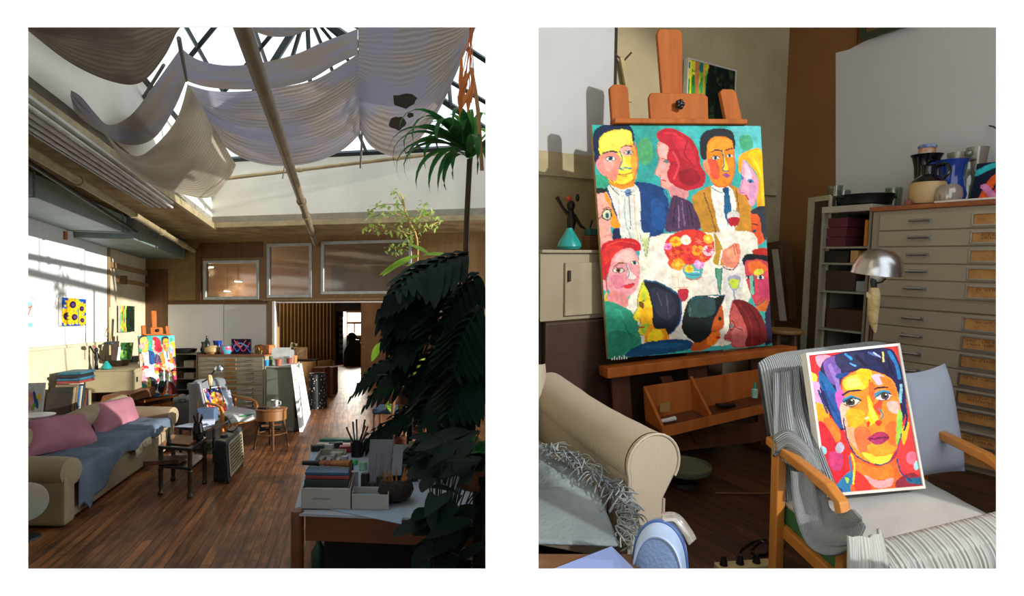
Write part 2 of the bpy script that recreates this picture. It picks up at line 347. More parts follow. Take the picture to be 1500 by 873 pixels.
# ------------------------------------------------------------------ picture contents
def tr(shapes, ox, oy, s):
    out = []
    for h in shapes:
        if h[0] == 'e': out.append(('e', ox + h[1] / s, oy + h[2] / s, h[3] / s, h[4] / s, h[5], h[6]))
        elif h[0] in 'pb': out.append((h[0], [(ox + x / s, oy + y / s) for x, y in h[1]], h[2]))
        else: out.append((h[0], [(ox + x / s, oy + y / s) for x, y in h[1]], h[2] / s, h[3]))
    return out
def eye(x, y, w=1.0, iris='#1f3f66', white='#d9dcc8', rot=0):
    return [('e', x, y, 30 * w, 15 * w, rot, '#23304a'), ('e', x, y + 1, 26 * w, 12 * w, rot, white), ('e', x, y, 12 * w, 12 * w, 0, iris), ('e', x, y, 6 * w, 6 * w, 0, '#0d1320')]
TOP = [
 ('b', [(20, 55), (1185, 95), (1215, 640), (40, 600)], '#35a9a4'),
 ('b', [(300, 60), (460, 70), (480, 200), (420, 420), (330, 430), (310, 200)], '#2f9a94'), ('b', [(330, 180), (400, 150), (430, 260), (380, 330), (320, 280)], '#4fa56f'),
 ('b', [(960, 90), (1180, 100), (1190, 260), (1060, 240), (1000, 330)], '#5cc0c4'), ('b', [(1030, 160), (1100, 150), (1120, 230), (1040, 240)], '#46a077'), ('b', [(600, 80), (740, 90), (760, 230), (690, 160)], '#3fb3b5'),
 ('b', [(40, 390), (130, 400), (140, 500), (50, 480)], '#2f9b78'),
 # dark suit, left man
 ('b', [(120, 470), (300, 440), (420, 455), (500, 490), (535, 570), (520, 760), (420, 830), (330, 850), (200, 780), (130, 620)], '#173f78'),
 ('b', [(420, 560), (500, 600), (500, 760), (420, 720)], '#1c4f8f'), ('l', [(500, 500), (540, 600), (500, 780)], 12, '#2d8fa8'),
 ('b', [(135, 460), (300, 450), (345, 560), (345, 730), (390, 860), (240, 870), (200, 700), (160, 560)], '#dfe2da'),
 ('l', [(240, 540), (245, 700), (300, 860)], 9, '#9fbfb9'), ('l', [(300, 540), (310, 700), (330, 840)], 6, '#e2b07c'), ('l', [(270, 540), (280, 760)], 4, '#4c5f9a'), ('l', [(200, 560), (205, 690)], 5, '#c9a9b9'),
 # neck, collar and bow tie
 ('p', [(130, 430), (310, 410), (300, 470), (220, 490), (150, 460)], '#d98a1c'), ('l', [(140, 455), (215, 530), (310, 500)], 5, '#29304e'),
 ('b', [(210, 500), (250, 515), (310, 495), (308, 525), (255, 535), (212, 535)], '#e7e6dc'), ('b', [(245, 495), (275, 490), (280, 530), (250, 535)], '#5f86b4'), ('l', [(212, 500), (308, 528)], 3, '#26365c'), ('l', [(212, 536), (306, 498)], 3, '#26365c'),
 # left man's head
 ('b', [(40, 250), (30, 150), (60, 80), (150, 45), (260, 60), (300, 120), (295, 200), (240, 120), (110, 160), (80, 290), (50, 310)], '#0f2444'),
 ('b', [(75, 150), (160, 95), (270, 100), (295, 190), (320, 300), (310, 400), (240, 450), (160, 440), (110, 380), (85, 290)], '#ecd73c'),
 ('b', [(85, 150), (170, 100), (265, 105), (270, 190), (200, 210), (100, 230)], '#f4ea5c'),
 ('b', [(80, 260), (170, 240), (215, 290), (200, 360), (180, 430), (120, 400), (85, 330)], '#e98b7b'), ('b', [(100, 290), (160, 290), (170, 340), (130, 370)], '#efa79b'),
 ('b', [(55, 300), (80, 285), (110, 330), (120, 395), (90, 385), (60, 340)], '#f08f8c'), ('b', [(280, 190), (310, 220), (325, 330), (310, 420), (285, 380)], '#f2a23a'), ('l', [(310, 180), (325, 320), (300, 430)], 6, '#d9502f'),
 ('b', [(210, 215), (265, 200), (290, 250), (255, 270), (215, 250)], '#efb3a5'), ('l', [(95, 245), (150, 232), (190, 240)], 10, '#26324c'), ('l', [(215, 210), (250, 196), (285, 203)], 10, '#9a2c50'),
 *eye(148, 283, 1.15), *eye(265, 243, .95), ('l', [(208, 235), (225, 290), (205, 345), (235, 362)], 7, '#2b5f8f'), ('b', [(222, 240), (250, 310), (275, 340), (240, 355), (215, 345), (228, 300)], '#f6ec6a'),
 ('l', [(205, 352), (250, 345), (280, 350)], 8, '#1f8f8f'), ('l', [(200, 385), (245, 392), (285, 378)], 8, '#b8403b'), ('l', [(215, 402), (250, 404)], 5, '#d8862a'), ('l', [(115, 395), (180, 445), (250, 455), (310, 410)], 5, '#c4611f'),
 # red-haired woman in profile
 ('b', [(470, 170), (520, 190), (560, 260), (560, 420), (630, 500), (650, 560), (560, 560), (530, 500), (480, 470), (480, 420), (440, 380), (470, 300), (455, 230)], '#efa39b'),
 ('b', [(478, 200), (520, 215), (535, 290), (500, 300), (465, 260)], '#f3b6ae'), ('b', [(545, 470), (640, 480), (665, 540), (590, 575), (555, 560)], '#dd8f95'), ('e', 515, 310, 20, 9, 10, '#5f7f7a'), ('l', [(485, 290), (530, 300)], 6, '#a33a3a'), ('l', [(485, 430), (510, 438)], 8, '#c02a34'), ('l', [(470, 175), (455, 240), (470, 300), (440, 385), (475, 400), (480, 470)], 4, '#cf4340'),
 ('b', [(450, 130), (490, 95), (560, 95), (640, 130), (700, 180), (740, 260), (750, 340), (785, 400), (770, 470), (700, 500), (640, 500), (560, 460), (520, 400), (540, 330), (520, 280), (530, 210), (480, 180)], '#b51f31'),
 ('b', [(560, 150), (640, 160), (700, 240), (720, 330), (640, 300), (590, 230)], '#c92a3c'), ('b', [(600, 380), (700, 360), (750, 430), (690, 470), (620, 450)], '#8f1626'), ('l', [(560, 250), (600, 330), (570, 420)], 14, '#d8414c'), ('l', [(660, 180), (640, 260), (690, 330)], 10, '#9d1829'), ('l', [(500, 120), (580, 130), (640, 190)], 10, '#d2303f'),
 # purple fur
 ('b', [(560, 540), (640, 560), (690, 590), (740, 680), (750, 760), (620, 770), (510, 770), (530, 640)], '#4d3353'), ('l', [(580, 570), (560, 740)], 9, '#2f2440'), ('l', [(620, 570), (640, 740)], 8, '#7a5c86'), ('l', [(670, 600), (700, 740)], 8, '#2a2036'), ('l', [(600, 600), (600, 750)], 7, '#8d7398'), ('l', [(650, 580), (670, 750)], 6, '#30243f'),
 # man in ochre jacket
 ('b', [(690, 560), (760, 500), (860, 470), (980, 480), (1090, 560), (1110, 640), (1090, 800), (900, 830), (780, 810), (740, 700)], '#b8842a'), ('b', [(1010, 500), (1100, 600), (1100, 760), (1030, 700)], '#c58a2c'), ('l', [(770, 520), (820, 660), (860, 810)], 6, '#6f3f2c'), ('l', [(1000, 500), (1020, 640)], 6, '#6f3f2c'),
 ('b', [(825, 480), (960, 490), (1000, 620), (960, 790), (890, 790), (850, 650)], '#eceae2'), ('l', [(830, 490), (890, 520), (960, 500)], 5, '#44546a'),
 ('b', [(905, 495), (945, 490), (950, 520), (965, 640), (945, 740), (915, 650), (915, 530)], '#1d5a86'), ('b', [(908, 492), (948, 488), (945, 525), (915, 528)], '#12466e'),
 ('b', [(760, 290), (745, 190), (780, 120), (880, 98), (975, 125), (995, 190), (985, 240), (930, 160), (830, 170), (800, 290)], '#22262f'),
 ('b', [(800, 200), (860, 155), (950, 165), (985, 230), (985, 370), (960, 460), (890, 485), (830, 450), (800, 370)], '#e9881f'),
 ('b', [(800, 210), (860, 170), (940, 175), (970, 220), (900, 240), (820, 250)], '#f09a2b'), ('b', [(805, 300), (870, 320), (880, 420), (840, 430), (810, 380)], '#e2573a'), ('b', [(770, 320), (800, 310), (820, 390), (800, 400), (775, 360)], '#e98a5e'), ('l', [(985, 250), (990, 380), (950, 470), (880, 485), (830, 450)], 6, '#d9412b'),
 ('l', [(825, 255), (865, 240), (900, 248)], 9, '#3a3a3f'), ('l', [(930, 245), (975, 235)], 9, '#5a2a30'), *eye(858, 292, 1.0), *eye(955, 282, .85), ('b', [(908, 240), (925, 300), (945, 370), (915, 375), (905, 350), (915, 300)], '#e6d93a'), ('l', [(905, 245), (915, 330), (905, 375), (950, 382)], 7, '#245f86'), ('b', [(900, 405), (930, 395), (962, 408), (935, 425)], '#9b4e86'),
 # blonde woman at the right edge
 ('b', [(1015, 330), (1030, 280), (1090, 250), (1190, 265), (1215, 620), (1150, 620), (1160, 440), (1110, 360), (1060, 310), (1030, 400)], '#f2a51d'), ('b', [(1090, 265), (1190, 275), (1210, 600), (1180, 600), (1170, 420), (1120, 340)], '#fcc118'), ('l', [(1120, 290), (1180, 420), (1190, 600)], 10, '#f6d23a'),
 ('b', [(1050, 310), (1110, 370), (1160, 450), (1150, 560), (1110, 620), (1080, 570), (1060, 540), (1020, 520), (1040, 440)], '#df9bb4'), ('b', [(1060, 330), (1100, 380), (1110, 430), (1070, 440)], '#e6c2d2'), ('b', [(1100, 470), (1140, 490), (1130, 560), (1100, 560)], '#c98fb9'), ('e', 1105, 450, 24, 13, 15, '#4f86b8'), ('e', 1105, 452, 9, 9, 0, '#173a6a'), ('e', 1042, 425, 9, 15, 0, '#3d78b0'), ('l', [(1055, 430), (1025, 515), (1060, 525)], 5, '#b0479a'), ('l', [(1065, 545), (1090, 570)], 12, '#c2263c'),
 # man lower right edge
 ('b', [(1100, 660), (1170, 650), (1190, 760), (1215, 830), (1150, 872), (1090, 820), (1110, 740)], '#e0582c'), ('b', [(1110, 640), (1180, 615), (1215, 640), (1215, 830), (1185, 800), (1160, 680), (1110, 665)], '#30343f'), ('l', [(1110, 730), (1150, 740)], 8, '#1d2230'), ('e', 1130, 780, 14, 10, 0, '#24475e'),
 # spectacled face at the left edge
 ('b', [(45, 500), (110, 490), (150, 560), (160, 640), (150, 760), (160, 850), (80, 870), (50, 700)], '#eaa79a'), ('b', [(100, 500), (140, 540), (175, 650), (215, 735), (180, 745), (150, 720), (155, 620), (120, 560)], '#ee9220'), ('e', 125, 655, 32, 40, 0, '#203c38'), ('e', 125, 655, 25, 32, 0, '#cfd2b0'), ('e', 128, 660, 12, 20, 0, '#265a63'), ('l', [(60, 690), (100, 665)], 6, '#1b2c2c'), ('l', [(100, 620), (130, 605), (155, 625)], 7, '#7a4a3a'), ('l', [(110, 800), (160, 790)], 10, '#d77b8c'),
 ('b', [(45, 480), (110, 480), (120, 500), (60, 512)], '#152420'), ('b', [(165, 760), (200, 755), (220, 850), (170, 860)], '#152a4a'),
 # wine glass
 ('e', 980, 665, 38, 20, 0, '#cfd8d4'), ('b', [(940, 660), (1020, 660), (1010, 740), (975, 758), (945, 735)], '#dcd9d0'), ('b', [(943, 690), (1018, 690), (1008, 738), (975, 755), (948, 732)], '#b01f2c'), ('l', [(975, 755), (975, 800)], 22, '#d6dfe0'), ('l', [(942, 650), (975, 642), (1018, 652)], 4, '#3c6e7c'),
]
MID = [
 # table cloth
 ('b', [(330, 70), (430, 20), (520, 5), (800, 5), (1060, 10), (1090, 160), (1040, 420), (920, 600), (900, 720), (600, 740), (330, 720), (240, 500), (310, 300)], '#e9e3d3'), ('b', [(380, 160), (480, 140), (520, 300), (440, 330), (360, 260)], '#efe9dc'), ('b', [(700, 290), (840, 300), (830, 400), (720, 390)], '#ddd7cb'), ('b', [(870, 130), (990, 150), (980, 420), (880, 480)], '#d5d3cc'),
 # champagne glasses
 ('p', [(320, 0), (385, 0), (372, 150), (358, 160)], '#dfe6c9'), ('p', [(335, 30), (378, 30), (368, 150), (360, 155)], '#c2cf8b'), ('l', [(322, 0), (360, 165)], 4, '#6b7f7a'), ('l', [(386, 0), (364, 165)], 4, '#6b7f7a'),
 # red haired woman lower left
 ('b', [(80, 100), (130, 50), (230, 30), (310, 50), (325, 110), (260, 120), (160, 180), (110, 300), (85, 280)], '#c4222c'), ('b', [(90, 110), (150, 80), (220, 90), (160, 150), (110, 200)], '#d8352f'), ('l', [(120, 80), (200, 50), (300, 70)], 8, '#e0483a'),
 ('b', [(130, 250), (160, 150), (230, 100), (290, 110), (320, 200), (320, 300), (290, 380), (220, 420), (150, 390), (120, 330)], '#e79ba2'), ('b', [(165, 170), (230, 115), (290, 130), (280, 180), (200, 190)], '#f0b9b4'), ('b', [(140, 280), (200, 270), (230, 330), (180, 360)], '#d97f95'), ('b', [(150, 370), (240, 400), (240, 480), (120, 460)], '#e08a8a'), ('l', [(165, 215), (200, 190), (240, 195)], 8, '#8a5a1f'), *eye(190, 238, 1.2, '#7a3b16'), *eye(290, 192, .9, '#3b5f73'), ('b', [(245, 200), (260, 240), (305, 285), (270, 300), (245, 270)], '#f3e2de'), ('l', [(240, 205), (255, 270), (240, 290)], 6, '#3c7f9c'), ('l', [(210, 345), (250, 330), (295, 325)], 6, '#a32336'), ('b', [(222, 345), (260, 330), (290, 335), (250, 358)], '#d2293a'), ('b', [(90, 300), (125, 320), (120, 370), (95, 350)], '#e79ba2'), ('l', [(120, 385), (110, 420), (150, 450)], 14, '#e0b02a'), ('l', [(108, 200), (120, 380)], 5, '#9c2230'),
 # green dress
 ('b', [(100, 460), (230, 480), (290, 530), (320, 620), (330, 740), (240, 790), (120, 830)], '#2c9173'), ('b', [(110, 480), (200, 500), (260, 600), (180, 700), (120, 660)], '#339a7f'), ('b', [(130, 650), (240, 640), (320, 700), (220, 780), (130, 800)], '#247d66'), ('l', [(230, 590), (270, 680)], 5, '#1b5a52'), ('l', [(200, 500), (225, 560)], 5, '#4fb59b'),
 # bouquet
 ('e', 640, 100, 165, 118, 0, '#d9382e'), ('e', 560, 190, 60, 50, 0, '#e2542c'), ('b', [(600, 215), (715, 215), (712, 295), (660, 305), (618, 290)], '#4aa9ae'), ('l', [(615, 290), (660, 306), (715, 290)], 8, '#c96a4e'), ('l', [(625, 250), (705, 255)], 6, '#d9e4dc'), ('l', [(622, 272), (705, 275)], 6, '#23628c'),
 *[q for (x, y, r, c1, c2) in [(550, 60, 38, '#f3c62a', '#ee8a1f'), (615, 50, 34, '#f4e9e2', '#f0d9a0'), (690, 115, 40, '#f4a52c', '#e8612c'), (760, 120, 38, '#f2c5d2', '#c9426e'), (560, 125, 38, '#c72a2c', '#e5652f'), (565, 205, 42, '#f09a2a', '#f2cf4a'), (760, 45, 34, '#f0a528', '#f6dc5e'), (640, 175, 36, '#e23c33', '#c22630'), (630, 110, 30, '#e9533a', '#d92a33'), (700, 60, 34, '#dc3a3c', '#ef7a52'), (500, 90, 26, '#e79ac4', '#d9509a'), (700, 205, 34, '#d98fd0', '#f0c8e0'), (635, 235, 28, '#f0cf35', '#e89a2b'), (720, 165, 30, '#e04a35', '#f0803a'), (520, 140, 26, '#d93030', '#ec7a46'), (780, 90, 24, '#cf3a38', '#f0954a')]
   for q in (('e', x, y, r, r * .9, 0, c1), ('l', [(x - r, y), (x + r, y)], 3, c2), ('l', [(x, y - r), (x, y + r)], 3, c2), ('l', [(x - r * .7, y - r * .7), (x + r * .7, y + r * .7)], 3, c2), ('e', x, y, r * .4, r * .36, 0, c2))],
 # arm and hand
 ('b', [(800, 10), (850, 90), (870, 200), (830, 215), (790, 190), (810, 120)], '#b08a2c'), ('b', [(860, 120), (905, 95), (940, 75), (972, 90), (970, 180), (930, 235), (870, 215), (850, 180)], '#e2846c'), ('b', [(880, 130), (930, 100), (955, 150), (920, 190)], '#ef9d7c'), ('l', [(925, 80), (940, 150)], 4, '#b0412f'), ('l', [(945, 80), (955, 140)], 4, '#b0412f'), ('l', [(855, 220), (920, 245), (965, 200)], 7, '#7a3420'), ('l', [(850, 120), (835, 210)], 10, '#ecebe2'),
 # dark haired woman, right edge
 ('b', [(1060, 120), (1160, 110), (1170, 200), (1080, 160)], '#b42a24'), ('b', [(990, 180), (1020, 145), (1100, 150), (1170, 160), (1170, 210), (1100, 180), (1030, 195), (1000, 220)], '#151a22'),
 ('b', [(1005, 200), (1060, 180), (1150, 190), (1180, 260), (1180, 420), (1140, 480), (1090, 490), (1060, 440), (1020, 330)], '#c54452'), ('b', [(1030, 200), (1110, 190), (1160, 240), (1100, 270), (1040, 260)], '#e0692f'), ('b', [(1100, 310), (1170, 300), (1170, 400), (1110, 420)], '#b83a5c'), ('b', [(1070, 250), (1120, 240), (1130, 265), (1080, 280)], '#d6cf44'), *eye(1110, 292, .95), *eye(1030, 293, .7), ('b', [(1045, 285), (1060, 285), (1065, 390), (1045, 395), (1040, 340)], '#6fb79e'), ('l', [(1062, 280), (1070, 390)], 6, '#1d5566'), ('b', [(1062, 420), (1085, 408), (1110, 415), (1085, 440)], '#d6475d'), ('b', [(1080, 470), (1160, 440), (1190, 500), (1110, 510)], '#c9662d'), ('l', [(1070, 470), (1110, 460), (1150, 420)], 6, '#1d4a5c'), ('p', [(1170, 440), (1200, 520), (1200, 700), (1140, 740), (1140, 520)], '#2b2440'),
 # glasses on the cloth
 ('p', [(800, 232), (858, 232), (842, 400), (832, 400)], '#327365'), ('p', [(812, 240), (848, 240), (840, 380), (834, 380)], '#568f7a'), ('b', [(895, 285), (975, 290), (960, 360), (930, 378), (900, 350)], '#9b9fb4'), ('b', [(905, 305), (965, 308), (955, 352), (932, 368), (908, 345)], '#b9cf3e'), ('l', [(932, 375), (936, 440)], 9, '#8a8ba8'), ('l', [(510, 290), (560, 285), (560, 350), (515, 350), (510, 290)], 3, '#d9b18b'), ('b', [(565, 370), (628, 365), (625, 420), (598, 450), (575, 430)], '#b32a3c'), ('l', [(555, 352), (630, 352)], 4, '#e08a5a'), ('l', [(598, 445), (598, 560)], 8, '#e3d3c2'),
 ('b', [(560, 600), (640, 560), (660, 660), (620, 720), (520, 700)], '#e4ded0'),
 # yellow faced figure with black hair
 ('b', [(340, 310), (370, 320), (400, 480), (410, 560), (400, 640), (350, 665), (315, 640), (330, 590), (280, 545), (310, 480), (310, 400)], '#e9d02c'), ('b', [(345, 320), (372, 345), (370, 420), (330, 440)], '#c9d23a'), ('b', [(330, 500), (400, 480), (410, 560), (360, 600), (320, 580)], '#f2b418'), ('b', [(330, 600), (400, 590), (400, 640), (350, 655)], '#9cc83b'), ('e', 335, 468, 15, 22, -20, '#7a4e1a'), ('l', [(320, 450), (350, 435)], 7, '#3c2a18'), ('l', [(318, 612), (350, 606)], 11, '#b54a2c'), ('l', [(345, 310), (310, 420), (310, 480), (278, 546), (330, 560), (315, 640), (350, 665)], 4, '#2f6f4f'),
 ('b', [(360, 640), (420, 570), (500, 640), (500, 700), (430, 722), (360, 710)], '#f09a18'), ('b', [(380, 650), (430, 620), (470, 660), (430, 710), (375, 705)], '#f4d020'), ('l', [(355, 710), (430, 725), (510, 690)], 6, '#e8e4a0'),
 ('b', [(345, 305), (430, 320), (520, 360), (570, 410), (582, 500), (570, 590), (510, 660), (480, 620), (410, 610), (400, 480), (375, 380)], '#1b202f'), ('b', [(390, 360), (470, 370), (540, 430), (550, 520), (480, 560), (420, 500)], '#2b3041'), ('l', [(350, 308), (450, 325), (560, 395)], 9, '#1d5c86'), ('l', [(582, 430), (580, 560), (520, 655)], 8, '#24548c'), ('l', [(430, 380), (460, 470)], 5, '#4c5468'), ('l', [(490, 400), (500, 520)], 5, '#4c5468'),
 # blue shoulders
 ('b', [(230, 800), (330, 720), (500, 690), (640, 700), (640, 750), (430, 790)], '#14456c'), ('b', [(330, 740), (500, 710), (600, 720), (500, 750)], '#1b5a84'),
 # black haired figure in profile
 ('b', [(810, 480), (850, 470), (862, 600), (830, 640), (800, 700), (760, 750), (650, 760), (700, 650), (780, 600)], '#b8521f'), ('b', [(760, 660), (830, 640), (830, 690), (790, 730), (750, 720)], '#f47a1c'), ('e', 835, 555, 10, 14, 0, '#1b120e'), ('l', [(815, 680), (835, 678)], 12, '#c92418'),
 ('b', [(600, 520), (640, 430), (720, 405), (800, 420), (870, 405), (830, 500), (790, 580), (770, 660), (700, 712), (640, 690), (590, 620)], '#131a1c'), ('b', [(640, 440), (720, 415), (800, 430), (790, 530), (640, 540)], '#2f4a4c'), ('l', [(650, 430), (740, 408), (870, 408)], 7, '#1f6a78'), ('l', [(640, 470), (640, 540)], 5, '#5c7676'),
 # red haired figure with round spectacles
 ('b', [(930, 440), (900, 540), (905, 610), (862, 680), (905, 700), (920, 740), (1030, 730), (1030, 600)], '#b9524f'), ('b', [(920, 620), (1000, 620), (1010, 720), (930, 730)], '#cb6a6a'), ('b', [(920, 440), (1000, 440), (1090, 500), (1140, 600), (1140, 710), (1010, 735), (1020, 640), (980, 540), (940, 470)], '#6d1c20'), ('l', [(970, 470), (1040, 580), (1050, 720)], 12, '#84262a'), ('l', [(1030, 480), (1100, 600), (1100, 710)], 12, '#571417'), ('e', 915, 600, 20, 32, 0, '#4c1f24'), ('e', 915, 600, 15, 25, 0, '#bd5f5c'), ('e', 912, 602, 8, 13, 0, '#2a7f86'), ('l', [(880, 685), (905, 690)], 9, '#d23a3a'), ('l', [(935, 610), (990, 630)], 4, '#3a1a1c'), ('l', [(930, 440), (900, 545), (905, 610), (862, 682), (908, 702)], 4, '#6c1c1c'),
 ('l', [(75, 30), (80, 440), (115, 820)], 8, '#b07a4a'),
]
GROUP_CORNERS = [(866, 182), (1117, 190), (1132, 507), (890, 527)]
GROUP = tr(TOP, 860, 170, 4.596) + tr(MID, 860, 340, 4.367)
FACE = [
 ('b', [(50, 75), (530, 20), (660, 770), (150, 815)], '#d8292c'),
 ('b', [(50, 80), (110, 80), (100, 160), (60, 150)], '#d22a2e'), ('b', [(90, 80), (160, 75), (160, 110), (110, 140)], '#ea9ab4'), ('b', [(60, 170), (95, 190), (85, 240), (65, 225)], '#d6d64c'), ('b', [(65, 230), (120, 230), (130, 330), (90, 330)], '#d79ac4'), ('b', [(90, 340), (150, 360), (160, 430), (110, 450)], '#f09a1c'), ('b', [(130, 420), (200, 440), (220, 530), (160, 540)], '#f2742a'), ('b', [(100, 450), (160, 480), (230, 640), (260, 740), (140, 740)], '#cf2231'), ('b', [(160, 600), (230, 610), (220, 690), (170, 680)], '#c33a70'), ('e', 132, 588, 14, 22, -20, '#8cc9cf'), ('e', 215, 575, 22, 30, 10, '#a9a5b8'), ('b', [(225, 735), (280, 700), (300, 800), (170, 812)], '#2c77a5'), ('b', [(150, 790), (210, 780), (230, 808), (152, 812)], '#16407c'), ('b', [(240, 730), (262, 735), (255, 760)], '#a9d04a'),
 ('b', [(560, 440), (600, 430), (620, 560), (650, 700), (560, 700), (520, 640)], '#e03c3c'), ('b', [(580, 600), (620, 600), (620, 660), (575, 650)], '#ea6f86'), ('e', 628, 665, 16, 26, 20, '#9ccdd0'), ('b', [(545, 220), (590, 300), (600, 420), (560, 400)], '#e4492c'), ('b', [(545, 480), (590, 440), (560, 560)], '#f2b21f'), ('b', [(490, 30), (528, 35), (545, 130), (510, 70)], '#e23a34'),
 # hair
 ('b', [(110, 240), (120, 120), (190, 70), (320, 45), (440, 35), (510, 60), (560, 200), (570, 300), (560, 420), (530, 430), (520, 300), (440, 200), (330, 160), (240, 190), (210, 290), (240, 460), (210, 470), (140, 350)], '#1f1f4a'),
 ('b', [(130, 110), (200, 80), (220, 160), (200, 240), (150, 200)], '#6f4f9c'), ('b', [(105, 160), (150, 200), (200, 290), (160, 300), (110, 240)], '#1d5f9c'), ('b', [(140, 280), (190, 300), (230, 460), (190, 440)], '#274d94'), ('b', [(190, 80), (330, 60), (330, 130), (230, 160)], '#2a2b52'), ('l', [(160, 130), (200, 220), (210, 290)], 22, '#8f6fb8'), ('l', [(205, 190), (250, 180)], 26, '#1b3f7c'), ('l', [(245, 70), (275, 95)], 14, '#2f8ed0'), ('l', [(270, 120), (295, 135)], 10, '#4fa0d8'), ('l', [(370, 60), (420, 80)], 14, '#4d5f98'), ('l', [(395, 60), (430, 85)], 8, '#a8b4d8'), ('l', [(445, 60), (448, 110)], 9, '#d6d070'), ('l', [(480, 60), (520, 130), (535, 200)], 20, '#2270ad'), ('l', [(470, 100), (500, 180)], 14, '#121433'), ('l', [(300, 80), (350, 130)], 18, '#15152e'), ('l', [(420, 100), (470, 170)], 20, '#16163a'), ('l', [(120, 220), (160, 330), (230, 450)], 12, '#17407c'), ('l', [(105, 270), (150, 390)], 10, '#123a70'), ('l', [(545, 240), (540, 330)], 16, '#7fb9c8'), ('l', [(560, 300), (575, 420), (560, 480)], 12, '#1b2a5c'),
 # neck
 ('b', [(270, 600), (330, 640), (420, 670), (500, 640), (520, 620), (540, 700), (620, 760), (480, 790), (280, 805), (290, 720)], '#f0622a'), ('b', [(300, 650), (400, 680), (480, 660), (500, 720), (400, 740), (320, 720)], '#ee7a2c'), ('b', [(340, 715), (420, 745), (500, 730), (480, 775), (400, 780)], '#f2a0a2'), ('b', [(290, 700), (340, 720), (380, 790), (300, 800)], '#e8352f'), ('l', [(275, 610), (290, 660), (285, 760)], 10, '#e8cf3a'), ('l', [(265, 620), (275, 700), (270, 740)], 9, '#2c6fa0'), ('b', [(520, 740), (600, 700), (655, 740), (655, 768), (520, 785)], '#8a2b3a'), ('b', [(570, 735), (650, 730), (655, 762), (590, 755)], '#1f5a7c'), ('l', [(520, 630), (540, 700), (600, 745)], 8, '#20406c'),
 # face
 ('b', [(225, 250), (250, 190), (330, 155), (420, 170), (500, 215), (530, 300), (545, 420), (530, 540), (490, 620), (430, 660), (370, 650), (300, 610), (255, 530), (235, 420)], '#f0872a'),
 ('b', [(230, 220), (270, 190), (340, 180), (360, 240), (320, 270), (250, 265)], '#f4c83a'), ('b', [(250, 215), (300, 200), (330, 235), (270, 255)], '#f2d96a'), ('b', [(300, 160), (380, 160), (370, 250), (330, 220)], '#fbb81c'), ('b', [(385, 190), (430, 180), (460, 210), (420, 240)], '#c8b0c8'), ('b', [(430, 190), (500, 230), (520, 300), (460, 260)], '#ef7423'), ('b', [(190, 290), (230, 270), (240, 340), (215, 380)], '#d458b0'), ('b', [(215, 350), (250, 330), (270, 400), (245, 480), (225, 430)], '#f2b39a'), ('b', [(250, 380), (320, 370), (350, 420), (300, 470), (260, 450)], '#f4a51e'), ('b', [(240, 470), (300, 480), (310, 590), (260, 530)], '#f5a07a'), ('b', [(290, 480), (360, 470), (380, 560), (320, 600)], '#f1693a'), ('b', [(330, 600), (420, 610), (500, 570), (470, 650), (390, 655)], '#f2d440'), ('b', [(360, 560), (480, 560), (500, 600), (400, 620)], '#f09a2c'), ('b', [(470, 330), (525, 330), (530, 390), (480, 380)], '#f5a9a0'), ('b', [(430, 350), (500, 400), (520, 500), (460, 470)], '#f0802a'), ('b', [(455, 460), (520, 440), (520, 560), (470, 540)], '#ee6a2c'), ('b', [(528, 380), (550, 400), (545, 500), (520, 560), (515, 500)], '#8fc24a'), ('b', [(395, 350), (440, 320), (430, 400), (405, 380)], '#e8442c'), ('b', [(375, 230), (400, 240), (400, 330), (380, 320)], '#f2622a'), ('l', [(235, 420), (255, 530), (300, 615), (370, 655)], 7, '#1d3a66'), ('l', [(400, 660), (450, 660), (510, 610), (545, 500)], 7, '#1e3f6b'),
 # nose
 ('b', [(362, 290), (380, 320), (400, 380), (425, 430), (400, 445), (365, 460), (355, 430), (368, 370)], '#f7c21a'), ('b', [(362, 300), (375, 340), (415, 425), (395, 430), (370, 380)], '#f9df48'), ('b', [(355, 440), (375, 435), (370, 465), (358, 462)], '#e2401f'), ('b', [(400, 440), (425, 425), (440, 440), (420, 460)], '#d63a26'), ('l', [(425, 370), (445, 400), (435, 420)], 8, '#2f7a82'), ('l', [(352, 420), (365, 415)], 8, '#f4efe0'), ('l', [(372, 210), (372, 290)], 7, '#c4601c'),
 # mouth
 ('b', [(362, 525), (400, 498), (430, 488), (460, 498), (480, 520), (450, 548), (410, 560), (380, 545)], '#8e2450'), ('b', [(385, 505), (430, 492), (470, 512), (430, 520), (380, 525)], '#a83058'), ('l', [(370, 527), (430, 520), (478, 518)], 5, '#5f1838'), ('b', [(380, 535), (440, 530), (440, 548), (400, 555)], '#a93566'),
 # brows and eyes
 ('l', [(230, 292), (270, 272), (325, 268)], 11, '#2a1c34'), ('l', [(400, 262), (430, 252), (470, 252)], 9, '#3a1c34'),
 ('b', [(228, 318), (270, 296), (320, 312), (300, 325), (240, 340)], '#2f7fa6'), ('b', [(240, 335), (275, 312), (325, 325), (290, 352), (250, 352)], '#e8d5c0'), ('e', 270, 332, 25, 20, 0, '#3a3430'), ('e', 270, 330, 11, 10, 0, '#0e0e10'), ('e', 277, 322, 4, 4, 0, '#f6f6f0'), ('l', [(238, 345), (280, 357), (328, 322)], 5, '#20282c'), ('l', [(236, 330), (275, 309), (326, 322)], 6, '#1c2b38'),
 ('b', [(400, 285), (440, 266), (485, 275), (470, 290), (410, 305)], '#3f88a6'), ('b', [(405, 305), (445, 280), (490, 290), (480, 312), (430, 322)], '#e6d6cc'), ('e', 455, 299, 22, 18, 0, '#4a4340'), ('e', 456, 297, 10, 9, 0, '#0e0e10'), ('e', 461, 291, 4, 4, 0, '#f6f6f0'), ('l', [(403, 308), (445, 280), (488, 288)], 6, '#1c2b38'), ('l', [(420, 322), (470, 318), (490, 300)], 4, '#26303a'),
]
